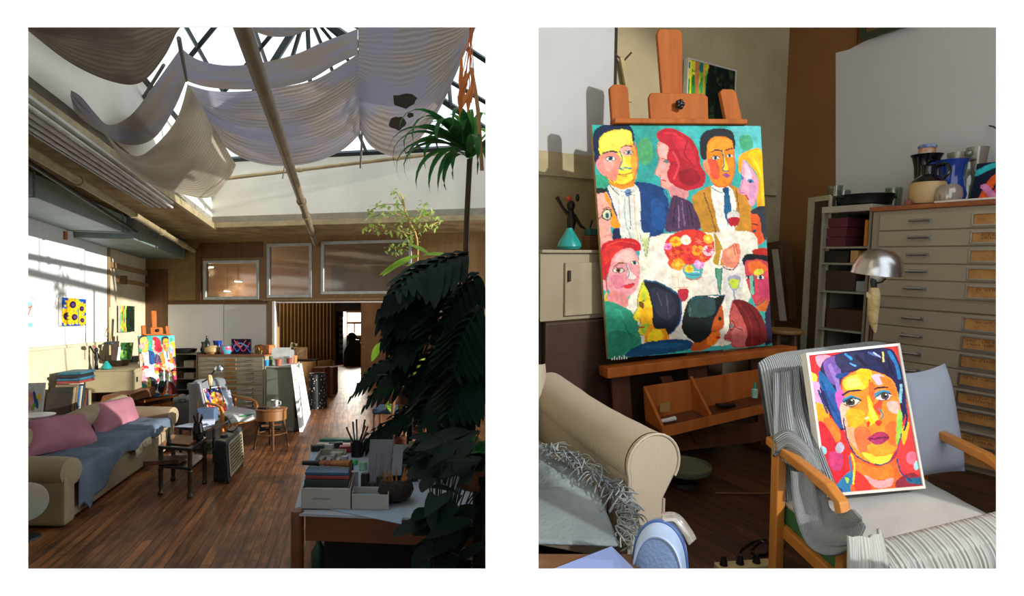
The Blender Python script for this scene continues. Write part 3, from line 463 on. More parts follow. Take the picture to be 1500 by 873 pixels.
FACE_CORNERS = [(1183, 520.5), (1313.5, 507), (1350, 711.5), (1211, 723)]
FACE = tr(FACE, 1170, 500, 3.64)
def sunflower(x, y, r): return [('e', x, y, r, r * 1.05, 0, '#e79a12')] + [('l', [(x + math.cos(a) * r * .5, y + math.sin(a) * r * .5), (x + math.cos(a) * r * 1.12, y + math.sin(a) * r * 1.12)], r * .3, '#f7c21c') for a in np.linspace(0, 6.0, 11)] + [('e', x, y, r * .5, r * .52, 0, '#2a1c3c'), ('e', x + 2, y, r * .25, r * .25, 0, '#5a3a6a')]
SUNF = [('l', [(250, 90), (270, 250)], 20, '#1f58b4'), ('l', [(350, 100), (360, 240)], 16, '#2d9f8a')] + sunflower(310, 125, 44) + sunflower(370, 150, 34) + sunflower(275, 200, 48) + sunflower(322, 205, 40) + sunflower(375, 225, 30) + [('l', [(345, 150), (350, 250)], 7, '#1f7f6a')]
# ------------------------------------------------------------------ shared materials
m_white = mat('white_paint', '#f4f4f2', .8, var=.02)
m_plaster = mat('cream_plaster', '#c9bda0', .9, var=.1, scale=2.5, bump=.2, bscale=25)
m_ceil = mat('stained_ceiling_plaster', '#b09a6c', .9, col2='#86714a', scale=3, bump=.5, bscale=14, detail=7)
m_board = mat('white_wallboard', '#e2e4e6', .8, var=.03, scale=1.2)
m_ply = wood('brown_plywood', '#6f4a2a', '#593a1f', 1.2, .6)
m_trimw = wood('raw_pine_trim', '#a08058', '#8a6c46', 2, .6)
m_dark = mat('near_black', '#16130f', .7)
m_steel = mat('dark_steel', '#2a3338', .5, metal=.3)
m_galv = mat('galvanized_sheet', '#93a5a3', .45, metal=.15, var=.12, scale=2.5)
m_galv2 = mat('galvanized_sheet_worn', '#7a8783', .5, metal=.15, var=.15, scale=3)
m_pipe = mat('painted_pipe', '#a3926d', .55, var=.15, scale=7)
m_pipe2 = mat('brown_pipe', '#7c6c52', .5, var=.2, scale=4)
m_wellw = mat('skylight_well_paint', '#dcd8cc', .85, var=.06, scale=1.3, bump=.1)
def floormat(name, dirv, c1='#6c4124', c2='#9c6538', c3='#2c1a10'):
    m = bpy.data.materials.new(name); m.use_nodes = True; nt = m.node_tree; N = nt.nodes; L = nt.links; b = N['Principled BSDF']
    tc = N.new('ShaderNodeTexCoord'); mp = N.new('ShaderNodeMapping'); mp.inputs['Rotation'].default_value[2] = -math.atan2(dirv[1], dirv[0])
    mp.vector_type = 'POINT'; L.new(tc.outputs['Object'], mp.inputs[0])
    br = N.new('ShaderNodeTexBrick'); br.inputs['Scale'].default_value = 1; br.inputs['Brick Width'].default_value = 1.9; br.inputs['Row Height'].default_value = .085; br.inputs['Mortar Size'].default_value = .004
    br.offset = .37; br.inputs['Color1'].default_value = (*lin(c1), 1); br.inputs['Color2'].default_value = (*lin(c2), 1); br.inputs['Mortar'].default_value = (*lin('#120b07'), 1)
    L.new(mp.outputs[0], br.inputs['Vector'])
    mp2 = N.new('ShaderNodeMapping'); mp2.inputs['Scale'].default_value = (.7, 9, 1); L.new(mp.outputs[0], mp2.inputs[0])
    nz = N.new('ShaderNodeTexNoise'); nz.inputs['Scale'].default_value = 2.2; nz.inputs['Detail'].default_value = 8; nz.inputs['Roughness'].default_value = .7; L.new(mp2.outputs[0], nz.inputs['Vector'])
    mx = N.new('ShaderNodeMix'); mx.data_type = 'RGBA'; mx.blend_type = 'MULTIPLY'; mx.inputs[0].default_value = .9
    rr = N.new('ShaderNodeValToRGB'); rr.color_ramp.elements[0].position = .36; rr.color_ramp.elements[1].position = .62; rr.color_ramp.elements[0].color = (.25, .2, .18, 1); rr.color_ramp.elements[1].color = (1.25, 1.15, 1.05, 1)
    L.new(nz.outputs[0], rr.inputs[0]); L.new(br.outputs['Color'], mx.inputs[6]); L.new(rr.outputs[0], mx.inputs[7])
    n3 = N.new('ShaderNodeTexNoise'); n3.inputs['Scale'].default_value = 1.7; n3.inputs['Detail'].default_value = 9; n3.inputs['Roughness'].default_value = .75; L.new(mp.outputs[0], n3.inputs['Vector'])
    r3 = N.new('ShaderNodeValToRGB'); r3.color_ramp.elements[0].position = .5; r3.color_ramp.elements[1].position = .7; L.new(n3.outputs[0], r3.inputs[0])
    m2 = N.new('ShaderNodeMix'); m2.data_type = 'RGBA'; L.new(r3.outputs[0], m2.inputs[0]); L.new(mx.outputs[2], m2.inputs[6]); m2.inputs[7].default_value = (*lin(c3), 1)
    L.new(m2.outputs[2], b.inputs['Base Color'])
    r4 = N.new('ShaderNodeMapRange'); L.new(nz.outputs[0], r4.inputs[0]); r4.inputs[3].default_value = .62; r4.inputs[4].default_value = .3; L.new(r4.outputs[0], b.inputs['Roughness'])
    bp = N.new('ShaderNodeBump'); bp.inputs['Strength'].default_value = .25; bp.inputs['Distance'].default_value = .01; L.new(nz.outputs[0], bp.inputs['Height']); L.new(bp.outputs[0], b.inputs['Normal'])
    return m
# ------------------------------------------------------------------ the white display wall with its two openings, plus unseen holes added for the spot
YF = 1.4
ox = [((x - CX) / F * YF) for x in (39, 711.5, 788.5, 1461)]; oz = [HA + (CY - y) / F * YF for y in (834, 39)]
mb = MB(); wall_holes(mb, (-9, YF), (1, 0, 0), 18, -3, 8.5, [(ox[0] + 9, ox[1] + 9, oz[0], oz[1]), (ox[2] + 9, ox[3] + 9, oz[0], oz[1]), (9 + 1.34, 9 + 2.5, 1.45, 5.2), (9 + 2.5, 9 + 4.0, 3.2, 5.2)], (0, .004, 0))
st(mb.build('wall_front', m_white, origin=(0, YF, 0)))

# ================================================================== LEFT STUDIO
ROOM = 'A'
CB = V((-8.22, 13.015, 0)); UB = V((4.81, -.8, 0)).normalized(); NB = V((UB.y, -UB.x, 0))      # back wall: corner, direction, normal to the viewer
UL = V((.2727, -.962, 0)).normalized(); NL = V((.962, .2727, 0))                                  # left wall runs from the corner towards the viewer
ZC = 3.7
def bk(px, py):
    p = PP(px, py, CB, NB); return (p - CB).dot(UB), p.z
def wl(Y, z=0, off=0):  # point on the left wall
    return CB + UL * ((CB.y - Y) / .962) + NL * off + V((0, 0, z))
m_floor = floormat('worn_plank_floor', (-.2727, .962))
mb = MB(); mb.box((-4, 13.5, -.05), (13.5, 25, .1)); st(mb.build('floor', m_floor, origin=(0, 0, 0)))
door = [*[bk(x, 480)[0] for x in (404, 640)]]; dz = bk(404, 443.5)[1]
def hole(x0, y0, x1, y1):
    a, b = bk(x0, y1), bk(x1, y0); return (a[0], b[0], a[1], b[1])
hw = [hole(299, 381, 380, 439), hole(392, 356, 457, 436), hole(471, 351, 603, 431)]
hl = [(h[0], h[1], h[2], h[3]) for h in hw]
mb = MB(); wall_holes(mb, CB, UB, 8.4, 0, ZC + .2, [(door[0], door[1], -.1, dz)] + hl, -NB * .14)
st(mb.build('wall_back', m_trimw, origin=CB))
# sheet materials fixed on the back wall
def onb(name, x0, y0, x1, y1, m, t=.02, z0=None):
    a, b = bk(x0, y1), bk(x1, y0); q = MB(); z = a[1] if z0 is None else z0
    q.ob(CB + UB * a[0] + V((0, 0, z)) + NB * .002, UB * (b[0] - a[0]), NB * t, (0, 0, b[1] - z)); return q.build(name, m)
st(onb('trim_1', 213, 394, 246, 590, m_ply, .012, 0)); st(onb('trim_2', 247, 446, 328, 590, m_board, .018, 0.0)); st(onb('trim_3', 329, 446, 391, 590, m_board, .018, 0.0))
st(onb('trim_4', 259, 366, 288, 440, mat('khaki_panel', '#8a7446', .7), .03)); st(onb('trim_5', 247, 440, 391, 445, m_ply, .02)); st(onb('trim_6', 292, 354, 385, 379, m_ply, .012))
st(onb('trim_7', 288, 365, 296, 440, m_ply, .04)); st(onb('trim_8', 392, 446, 402, 590, m_trimw, .03, 0)); st(onb('trim_9', 386, 436, 604, 441, m_trimw, .05))
st(onb('trim_10', 401.5, 441.5, 405, 590, m_white, .07, 0)); st(onb('trim_11', 404, 441, 606, 444, m_white, .06))
m_wframe = mat('grey_window_frame', '#b9c0bf', .5)
m_pane = glassmat('dusty_window_glass', '#d9d2c6', .10, .08, haze=.12)
for i, h in enumerate(hw):
    fr = MB(); o = CB + UB * h[0] + V((0, 0, h[2])) - NB * .02; w, hh = h[1] - h[0], h[3] - h[2]; t = .055
    for (a, b, c, d) in ((0, 0, w, t), (0, hh - t, w, t), (0, t, t, hh - 2 * t), (w - t, t, t, hh - 2 * t)):
        fr.ob(o + UB * a + V((0, 0, b)), UB * c, NB * .05, (0, 0, d))
    e = bpy.data.objects.new('window_%d' % (i + 1), None); COL.objects.link(e); e.location = o; e['kind'] = 'structure'; INV[e.name] = Matrix.Translation(-o)
    fr.build('window_frame', m_wframe, e)
    g = MB(); g.ob(o + UB * t + V((0, 0, t)) + NB * .01, UB * (w - 2 * t), NB * .006, (0, 0, hh - 2 * t)); g.build('window_pane', m_pane, e)
# left wall
mb = MB(); mb.ob(CB + V((0, 0, 0)), UL * 12.2, -NL * .12, (0, 0, ZC + .2)); st(mb.build('wall_left', m_plaster, origin=CB))
mb = MB()
for (a, b) in ((2.22, 3.42), (3.425, 4.62), (4.625, 7), (7.005, 12.1)):
    mb.ob(CB + UL * a + V((0, 0, 1.52)), UL * (b - a), NL * .02, (0, 0, 1.84))
st(mb.build('trim_12', mat('white_hanging_board', '#dfe1e0', .8, var=.02), origin=CB))
mb = MB(); mb.ob(CB + UL * 2.2 + V((0, 0, 1.47)), UL * 9.9, NL * .035, (0, 0, .045)); st(mb.build('trim_13', m_plaster))
mb = MB(); mb.ob(CB + UL * .05 + V((0, 0, 2.92)), UL * 2.0, NL * .05, (0, 0, .1)); mb.ob(CB + UL * .05 + V((0, 0, 2.66)), UL * 1.7, NL * .07, (0, 0, .08)); mb.ob(CB + UL * 2.12 + V((0, 0, 1.5)), UL * .08, NL * .04, (0, 0, 1.8))
st(mb.build('trim_14', m_trimw))
mb = MB(); mb.ob(CB + UL * 1.6 + V((0, 0, 2.62)) + NL * .07, UL * .12, NL * .09, (0, 0, .17)); tag(mb.build('wooden_bracket', m_ply, bevel=.01), 'small dark wooden bracket fixed high on the cream wall near the corner', 'bracket')
mb = MB(); mb.ob(CB + V((0, 0, 0)) + NL * .001, UL * 12, NL * .02, (0, 0, .14)); st(mb.build('baseboard_left', m_trimw))
# ceiling ring round the skylight well
WL0 = V((-5.53, 10.7, ZC)); WD = V((.2835, -1, 0)) ; WR_X = -.03
wl_near = WL0 + WD * 9.2; wb_r = V((WR_X, 10.7 - .166 * (5.53 + WR_X), ZC))
def flat(q, t=.12): mbb = MB(); mbb.slab([V(p) for p in q], (0, 0, t)); return mbb
bl_ = CB + V((-.1, .1, ZC)); br_ = CB + UB * 8.4 + V((0, 0, ZC)); ln = CB + UL * 12.1 + V((-.1, 0, ZC))
mb = flat([bl_, WL0, wl_near, ln]); mb.slab([bl_, br_, wb_r, WL0], (0, 0, .12)); mb.slab([br_, V((0.0, 1.42, ZC)), V((WR_X, 1.42, ZC)), wb_r], (0, 0, .12))
st(mb.build('ceiling', m_ceil, origin=(0, 0, ZC)))
# skylight well and hipped glazed roof
ZW = 4.86
mb = MB(); mb.ob(WL0 + V((0, 0, -.03)), WD * 9.2, (-.1, 0, 0), (0, 0, ZW - ZC)); mb.ob(WL0 + V((0, 0, -.03)), wb_r - WL0, (0, .1, 0), (0, 0, ZW - ZC))
st(mb.build('wall_skylight_well', m_wellw, origin=WL0))
mb = MB(); mb.ob(WL0 + V((0, -.05, -.1)), wb_r - WL0, (0, -.06, 0), (0, 0, .09)); mb.ob(WL0 + V((0, 0, -.12)), WD * 9.2, (.07, 0, 0), (0, 0, .1)); st(mb.build('trim_15', m_pipe))
r_end = V((-2.9, 8.2, 6.3)); r_near = V((-1.2, 1.5, 6.3)); TL_ = WL0 + V((0, 0, ZW - ZC)); TR_ = wb_r + V((0, 0, ZW - ZC)); TLn = wl_near + V((0, 0, ZW - ZC)); RB_ = V((WR_X, 1.5, ZC + .1)); RT = V((WR_X, wb_r.y, ZC + .1))
mb = MB(); bar = lambda a, b, w=.045: mb.tube([a, b], w, 4)
bar(r_end, r_near, .06); bar(TL_, r_end, .06); bar(TR_, r_end, .06); bar(TL_, TR_, .05); bar(TL_, TLn, .05); bar(TR_, RT, .05); bar(RT, RB_, .02)
for k in range(1, 6):
    t = k / 6; bar(lerp(TL_, TLn, t), lerp(r_end, r_near, max(0, (t - .12) / .88)), .035)
    base = lerp(RT, RB_, t); mid = lerp(TR_, V((WR_X, 1.5, ZW)), t); bar(base, mid, .018); bar(mid, lerp(r_end, r_near, max(0, (t - .12) / .88)), .035)
bar(TR_, V((WR_X, 1.5, ZW)), .045)
for t in (.18, .36, .54, .72, .88): bar(lerp(TL_, TR_, t), lerp(r_end, r_end, t), .032)
for t in (.33, .66): bar(lerp(TL_, r_end, t), lerp(TLn, r_near, t), .03); bar(lerp(TR_, r_end, t), lerp(V((WR_X, 1.5, ZW)), r_near, t), .03)
st(mb.build('window_4', m_steel))
gl = glassmat('skylight_glass', '#f6fbff', .03)
mb = MB(); mb.add([TL_, TLn, r_near, r_end, TR_, V((WR_X, 1.5, ZW)), RT, RB_], [(0, 1, 2, 3), (0, 3, 4), (4, 3, 2, 5), (6, 4, 5, 7)]); st(mb.build('window_5', gl))
# right wall: solid at the near end, open bays further back, added to let the low sun in
mb = MB(); wall_holes(mb, (-.02, 1.42), (0, 1, 0), 10.35, 0, ZC + .1, [(4.4, 7.3, .3, ZC + .09), (7.36, 10.2, .3, ZC + .09)], (.04, 0, 0)); st(mb.build('wall_right', m_plaster, origin=(0, 1.42, 0)))
# the further room seen through the doorway
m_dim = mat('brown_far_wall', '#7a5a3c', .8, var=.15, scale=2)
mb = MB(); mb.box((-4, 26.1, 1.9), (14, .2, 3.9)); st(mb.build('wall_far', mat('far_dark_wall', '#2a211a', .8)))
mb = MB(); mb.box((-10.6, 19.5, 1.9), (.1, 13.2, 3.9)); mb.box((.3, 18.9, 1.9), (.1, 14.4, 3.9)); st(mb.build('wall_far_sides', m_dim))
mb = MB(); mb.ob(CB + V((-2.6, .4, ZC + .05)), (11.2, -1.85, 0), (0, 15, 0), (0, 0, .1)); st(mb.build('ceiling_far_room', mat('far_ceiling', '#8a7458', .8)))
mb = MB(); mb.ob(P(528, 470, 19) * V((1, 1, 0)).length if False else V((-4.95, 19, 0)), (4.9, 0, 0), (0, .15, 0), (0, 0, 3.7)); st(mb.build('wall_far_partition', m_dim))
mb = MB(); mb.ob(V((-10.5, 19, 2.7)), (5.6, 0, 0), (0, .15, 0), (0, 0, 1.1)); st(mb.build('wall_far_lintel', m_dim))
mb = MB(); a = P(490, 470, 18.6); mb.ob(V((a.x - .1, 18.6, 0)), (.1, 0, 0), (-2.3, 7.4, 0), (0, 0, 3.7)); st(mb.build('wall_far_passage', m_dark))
w0, w1 = P(508.5, 491, 25.9), P(530, 458, 25.9)
fr = MB()
for (x0, x1, z0, z1) in ((w0.x - .08, w1.x + .08, w0.z - .08, w0.z), (w0.x - .08, w1.x + .08, w1.z, w1.z + .08), (w0.x - .08, w0.x, w0.z, w1.z), (w1.x, w1.x + .08, w0.z, w1.z), (w0.x, w1.x, (w0.z + w1.z) / 2 + .0, (w0.z + w1.z) / 2 + .1), ((w0.x + w1.x) / 2 - .02, (w0.x + w1.x) / 2 + .02, w0.z, (w0.z + w1.z) / 2)):
    fr.ob((x0, 25.85, z0), (x1 - x0, 0, 0), (0, .1, 0), (0, 0, z1 - z0))
st(fr.build('window_6', m_trimw))
mb = MB(); mb.ob((w0.x, 25.96, w0.z), (w1.x - w0.x, 0, 0), (0, .02, 0), (0, 0, w1.z - w0.z)); st(mb.build('window_7', emis('daylit_far_window', '#ffe9cf', 2.2)))

# ================================================================== RIGHT STUDIO
ROOM = 'B'
CR = V((2.67, 5.84, 0)); LD = V((-1.588, -1, 0)).normalized(); RD = V((.594, -1, 0)).normalized()
NLB = V((LD.y * -1, LD.x, 0)); NLB = V((.533, -.846, 0)); NRB = V((-.86, -.511, 0)); ZB = 4.9
def onL(px, py, off=0): return PP(px, py, CR + NLB * off, NLB)
def onR(px, py, off=0): return PP(px, py, CR + NRB * off, NRB)
mb = MB(); mb.prism([V((.03, 1.27, 0)), V((5.2, 1.27, 0)), V((5.3, 1.5, 0)), V((2.9, 6.4, 0)), V((.03, 4.5, 0))], (0, 0, -.08)); st(mb.build('floor_right_studio', floormat('dark_plank_floor', (-.5, .86), '#3a2317', '#553321', '#1c120c'), origin=(0, 0, 0)))
mb = MB(); mb.ob(CR + LD * -.2, LD * 3.35, -NLB * .1, (0, 0, ZB)); st(mb.build('wall_left_right_studio', mat('aged_cream_wall', '#b8ac8c', .9, col2='#a69a78', scale=2, bump=.3, bscale=30)))
mb = MB(); wn = CR + RD * -.1; mb.prism([wn, wn + RD * 5.35, wn + RD * 4.75 + V((0, 0, ZB)), wn + V((0, 0, ZB))], -NRB * .1); st(mb.build('wall_right_right_studio', mat('warm_brown_wall', '#8a5c30', .8, col2='#7a4e26', scale=1.5)))
mb = MB(); mb.prism([V((.03, 1.27, 0)), V((.03, 4.6, 0)), V((.03, 4.6, ZB)), V((.03, 1.83, ZB))], (.02, 0, 0)); st(mb.build('wall_partition_right_studio', m_plaster))
mb = MB(); mb.prism([V((-.0, 1.83, ZB)), V((5.1, 1.83, ZB)), V((5.2, 2.1, ZB)), V((2.9, 6.5, ZB)), V((.0, 4.7, ZB))], (0, 0, .08)); st(mb.build('ceiling_right_studio', m_plaster, origin=(0, 0, ZB)))
m_wb = mat('white_sheet_board', '#bcc0c3', .75, var=.02)
def sheet(fn, name, x0, y0, x1, y1, m, t, n):
    a, b = fn(x0, y1), fn(x1, y0); d = V((b.x - a.x, b.y - a.y, 0)); q = MB(); q.ob(a + n * .002, d, n * t, (0, 0, b.z - a.z)); return st(q.build(name, m))
sheet(onL, 'trim_20', 770, 252, 893, -60, m_wb, .025, NLB); sheet(onL, 'trim_21', 893, 252, 899, -60, m_dark, .012, NLB)
sheet(onL, 'trim_22', 770, 261, 1136, 255, mat('cream_trim', '#b5aa88', .8), .03, NLB)
sheet(onR, 'trim_23', 1139, 560, 1224, -60, mat('ochre_ply_panel', '#8a5e30', .7, col2='#7b5027', scale=1), .012, NRB)
a, b = onR(1226, 600), onR(1226, 78); q = MB(); e1, e2 = onR(1475, 600), onR(1475, -20); c_ = onR(1312, 41)
q.prism([a + NRB * .02, V((e1.x, e1.y, a.z)) + NRB * .02, V((e2.x, e2.y, c_.z + .22)) + NRB * .02, c_ + NRB * .02, onR(1290, 53) + NRB * .02, onR(1268, 61) + NRB * .02, onR(1246, 73) + NRB * .02, b + NRB * .02], -NRB * .018); st(q.build('trim_24', mat('grey_white_board', '#c6c8ca', .8, var=.03, scale=1)))
# ================================================================== RIGHT STUDIO, objects
ROOM = 'B'
m_easel = matt(wood('easel_oak', '#b3652c', '#965020', 1.6, .6))
m_easel_d = wood('easel_oak_dark', '#6a3a20', '#4a2816', 1.6, .5)
m_black = mat('black_plastic', '#101114', .35)
m_canvas = mat('raw_canvas_edge', '#a98d63', .8)
m_silver = mat('brushed_metal', '#b9bcc0', .28, metal=1, var=.08, scale=20)
def frame_pt(O, R, U, N, a, b, c): return O + R * a + U * b + N * c
def make_easel(O, R, U, N, floor_b, label, plabel, res, seed=3):
    """O: lower left corner of the painting; R, U: its width and height; N: unit towards the viewer"""
    g = lambda a, b, c=0: O + R * a + U * b + N * c
    t = thing('easel', label, 'easel', V((g(.5, 0).x, g(.5, 0).y, g(.5, floor_b).z)))
    def plank(name, pts, c0, c1, m, par=t, bev=.006):
        q = MB(); q.prism([g(a, b, c0) for a, b in pts], N * (c1 - c0)); return q.build(name, m, par, bevel=bev)
    plank('mast', [(.435, 1.0), (.545, 1.0), (.575, 1.40), (.565, 1.425), (.44, 1.425), (.425, 1.40)][::1], -.075, -.045, m_easel)
    plank('lower_mast', [(.50, -.43), (.62, -.43), (.56, 1.0), (.44, 1.0)], -.075, -.045, m_easel_d)
    plank('canvas_clamp', [(.335, 1.02), (.68, 1.02), (.685, 1.125), (.66, 1.14), (.35, 1.14), (.335, 1.12)], -.03, .0, m_easel)
    k = MB(); 
    for i in range(5):
        an = i * 2 * PI / 5; k.ball(g(.5, 1.085, .03) + R.normalized() * math.cos(an) * .018 + U.normalized() * math.sin(an) * .018, .016, 10)
    k.ball(g(.5, 1.085, .032), (.022, .022, .022), 10); k.tube([g(.5, 1.085, -.02), g(.5, 1.085, .03)], .01, 8); k.build('clamp_knob', m_black, t, smooth=True)
    plank('side_post', [(.12, 1.0), (.225, 1.0), (.225, 1.16), (.205, 1.175), (.14, 1.175), (.12, 1.16)], -.05, -.015, m_easel)
    plank('side_post', [(.80, 1.0), (.905, 1.0), (.87, 1.15), (.85, 1.165), (.785, 1.165), (.77, 1.15)], -.05, -.015, m_easel)
    plank('upper_rail', [(.12, 1.003), (.905, 1.003), (.905, 1.025), (.12, 1.025)], -.055, .03, m_easel)
    plank('canvas_rest', [(-.04, -.075), (1.10, -.035), (1.10, -.005), (-.04, -.03)], -.06, .10, m_easel)
    plank('side_leg', [(.03, floor_b), (.14, floor_b), (.14, -.06), (.03, -.06)], -.10, -.06, m_easel_d); plank('side_leg', [(.93, floor_b), (1.04, floor_b), (1.0, -.05), (.89, -.05)], -.10, -.06, m_easel_d)
    plank('cross_bar', [(.1, floor_b + .02), (1.0, floor_b + .02), (1.0, floor_b + .11), (.1, floor_b + .11)], -.09, -.05, m_easel_d)
    plank('brace', [(.30, -.1), (.37, -.1), (.56, floor_b + .05), (.50, floor_b + .05)], -.045, -.02, m_easel_d)
    for a in (.03, .93):
        q = MB(); p = g(a + .05, floor_b); q.ob(p - R.normalized() * .04 - N * .32 + V((0, 0, .003)), R.normalized() * .08, N * .55, (0, 0, .05)); q.build('foot', m_easel_d, t, bevel=.01)
    # paint drawer slid out under the rest
    d = [(.18, -.30), (.90, -.235), (.90, -.10), (.18, -.13)]
    dr = plank('paint_drawer', [(.18, -.30), (.90, -.235), (.90, -.10), (.18, -.13)], .02, .032, m_easel)
    q = MB(); q.prism([g(.18, -.30, .03), g(.90, -.235, .03), g(.92, -.255, .2), (g(.20, -.325, .2))], U * .02); q.build('drawer_base', m_easel_d, t)
    q = MB(); q.prism([g(.20, -.33, .2), g(.92, -.262, .2), g(.92, -.225, .2), g(.20, -.285, .2)], N * .014); q.build('drawer_front', m_easel, t)
    for (a0, b0) in ((.18, -.30), (.46, -.275), (.885, -.24)):
        q = MB(); q.prism([g(a0, b0, .03), g(a0 + .02, b0 - .025, .2), g(a0 + .02, b0 + .02, .2), g(a0, b0 + .17 if a0 < .8 else b0 + .13, .03)], R * .016); q.build('drawer_divider', m_easel, t)
    p = thing('group_painting', plabel, 'painting', g(.5, 0))
    canvas('canvas', p, [g(0, 1), g(1, 1), g(1, 0), g(0, 0)], paint(GROUP_CORNERS, *res, '#3aa6a3', GROUP, seed=seed), N * -.03, m_canvas)
    return t, p, g
O = P(891, 526, 3.72); BR = P(1131, 506, 3.98); TLp = P(867, 183, 3.80); NE = (BR - O).cross(TLp - O).normalized(); NE = NE if NE.y < 0 else -NE
easelB, paintB, gB = make_easel(O, BR - O, TLp - O, NE, -.475, 'orange oak studio easel with a large painting and an open paint drawer, right picture', 'large painting of a dinner party round a bouquet on the easel, right picture', (210, 285))
# things lying in the paint drawer
q = MB(); b0 = gB(.80, -.215, .12); q.lathe([(.018, 0), (.02, .005), (.02, .055), (.012, .062), (.012, .075), (.005, .098)], b0, (0, 0, 1), 14)
t = thing('paint_bottle', 'small teal-capped paint bottle standing at the right end of the easel drawer', 'bottle', b0)
q = MB(); q.lathe([(.020, 0), (.021, .006), (.021, .055), (.012, .063)], b0); q.build('bottle_body', mat('teal_label', '#8fc7c0', .4), t, smooth=True); q = MB(); q.lathe([(.013, .062), (.012, .082), (.004, .105)], b0); q.build('cap', mat('teal_cap', '#1f8f80', .4), t, smooth=True)
q = MB(); q.box(gB(.62, -.235, .12), (.13, .05, .025), rz=.3); tag(q.build('paint_tube', m_black, bevel=.008), 'flat black tube lying in the middle of the easel drawer', 'paint tube')
q = MB(); a = gB(.23, -.275, .13); q.tube([a, a + V((.10, .03, .012))], [.014, .016], 10); tag(q.build('paint_tube', mat('white_tube', '#cfd0cc', .4), smooth=True), 'small white paint tube at the left end of the easel drawer', 'paint tube')
q = MB(); a = gB(.24, -.24, .10); q.slab([a, a + V((.07, .02, 0)), a + V((.07, .025, .06)), a + V((0, .005, .055))], (0, .01, 0)); tag(q.build('colour_card', mat('ochre_card', '#9c7a44', .8)), 'little ochre card propped at the left end of the easel drawer', 'card')
# white lettering strip at the foot of the painting
q = MB(); a = gB(-.01, -.022, .03)
for i in range(7):
    h = .016 + .012 * (i % 2); c = gB(.015 + i * .014, -.005, .008); q.ob(c, (BR - O).normalized() * .007, V((0, 0, h * .9)), NE * .003)
tag(q.build('signature', m_white), 'white hand-painted signature at the lower left foot of the group painting', 'signature')
# forest painting on the wall behind
def wall_picture(name, label, q, depth, bgc, shapes, corners, res, mfr, group=None, fw=0.0, seed=5):
    t = thing(name, label, 'painting', q[3])
    canvas('canvas', t, q, paint(corners, *res, bgc, shapes, seed=seed), depth, mfr)
    if fw:
        r = (q[1] - q[0]).normalized(); u = (q[0] - q[3]).normalized(); n = -depth.normalized(); f = MB(); W_, H_ = (q[1] - q[0]).length, (q[0] - q[3]).length; o = q[3] - r * fw - u * fw + depth
        T = depth.length + .008
        f.ob(o, r * (W_ + 2 * fw), u * fw, n * T); f.ob(o + u * (H_ + fw), r * (W_ + 2 * fw), u * fw, n * T); f.ob(o + u * fw, r * fw, u * H_, n * T); f.ob(o + u * fw + r * (W_ + fw), r * fw, u * H_, n * T); f.build('frame', mfr, t)
    return t
off = .05
qf = [onL(1008, 93, off), onL(1077, 99, off), onL(1077, 180, off), onL(1008, 180, off)]
qf[2].x, qf[2].y = qf[1].x, qf[1].y; qf[3].x, qf[3].y = qf[0].x, qf[0].y; qf[0].z = qf[1].z = (qf[0].z + qf[1].z) / 2; qf[2].z = qf[3].z = (qf[2].z + qf[3].z) / 2 - .1
random.seed(3)
FOREST = [('b', [(0, 0), (45, 0), (45, 100), (0, 100)], '#2f9a3a')] + [('e', random.uniform(0, 42), random.uniform(0, 100), 5, 8, 20, random.choice(['#1f7a2c', '#8fc43a', '#3cb85a', '#e0d83a', '#1a6f7a'])) for _ in range(40)] + [('l', [(18, 0), (20, 50), (26, 100)], 8, '#c97a4a'), ('l', [(34, 0), (33, 60), (36, 100)], 5, '#d8b54a'), ('l', [(6, 0), (5, 100)], 3, '#e6dc3a'), ('b', [(45, -5), (105, -5), (105, 105), (45, 105)], '#12211a')] + [('e', random.uniform(50, 100), random.uniform(0, 100), 3, 5, 20, random.choice(['#1f3f22', '#2c4a24', '#0c1512', '#394a2a'])) for _ in range(50)] + [('l', [(60, 40), (62, 100)], 3, '#0a0f10'), ('l', [(75, 20), (74, 100)], 4, '#0a0f10'), ('l', [(90, 30), (92, 100)], 3, '#0e1412')]
wall_picture('forest_painting', 'small painting of green tree trunks hung behind the easel mast, right picture', qf, -NLB * .035, '#2a3a22', FOREST, [(0, 0), (100, 0), (100, 100), (0, 100)], (60, 80), mat('pale_frame', '#c9c9c4', .5), fw=.012)
# thin stick leaning on the cream wall
q = MB(); a, b = onL(909, 86, .03), onL(921, 150, .03); r = NLB.cross(V((0, 0, 1))) * .02; q.prism([b - r, b + r, a + r, a - r], NLB * .02)
t = thing('wood_offcut', 'pale wooden slat with a bent nail on the wall left of the easel mast', 'slat', b); q.build('slat', mat('pale_slat', '#b5a67c', .8), t)
q = MB(); q.tube([a + V((-.04, 0, .03)), a, a + V((.03, 0, -.01)), a + V((.08, -.02, .04))], .008, 6); q.build('bent_nail', mat('rust', '#5a3a30', .7), t, smooth=True)

# ---- low cabinet on the left wall
CO = .55
def onC(px, py, o=CO): return PP(px, py, CR + NLB * o, NLB)
m_cab = mat('cabinet_beige', '#8f846c', .6, col2='#9b907a', scale=2)
a, b = onC(768, 472), onC(900, 371); d = V((b.x - a.x, b.y - a.y, 0)); a.x = max(a.x, .06)
a = onC(791, 472); d = V((b.x - a.x, b.y - a.y, 0)); L_ = d.length; d.normalize(); H_ = b.z - a.z
t = thing('wall_cabinet', 'low beige cabinet with a plain door behind the left side of the group painting', 'cabinet', a)
q = MB(); q.ob(a, d * (L_ + .3), V((0, .5, 0)), (0, 0, H_)); q.build('body', m_cab, t, bevel=.006)
e = onC(826, 380); q = MB(); q.ob(V((e.x, e.y, a.z + .03)) + NLB * .002, d * .56, NLB * .018, (0, 0, H_ - .09)); dd = q.build('door', mat('cabinet_door', '#9a8e76', .55), t, bevel=.004)
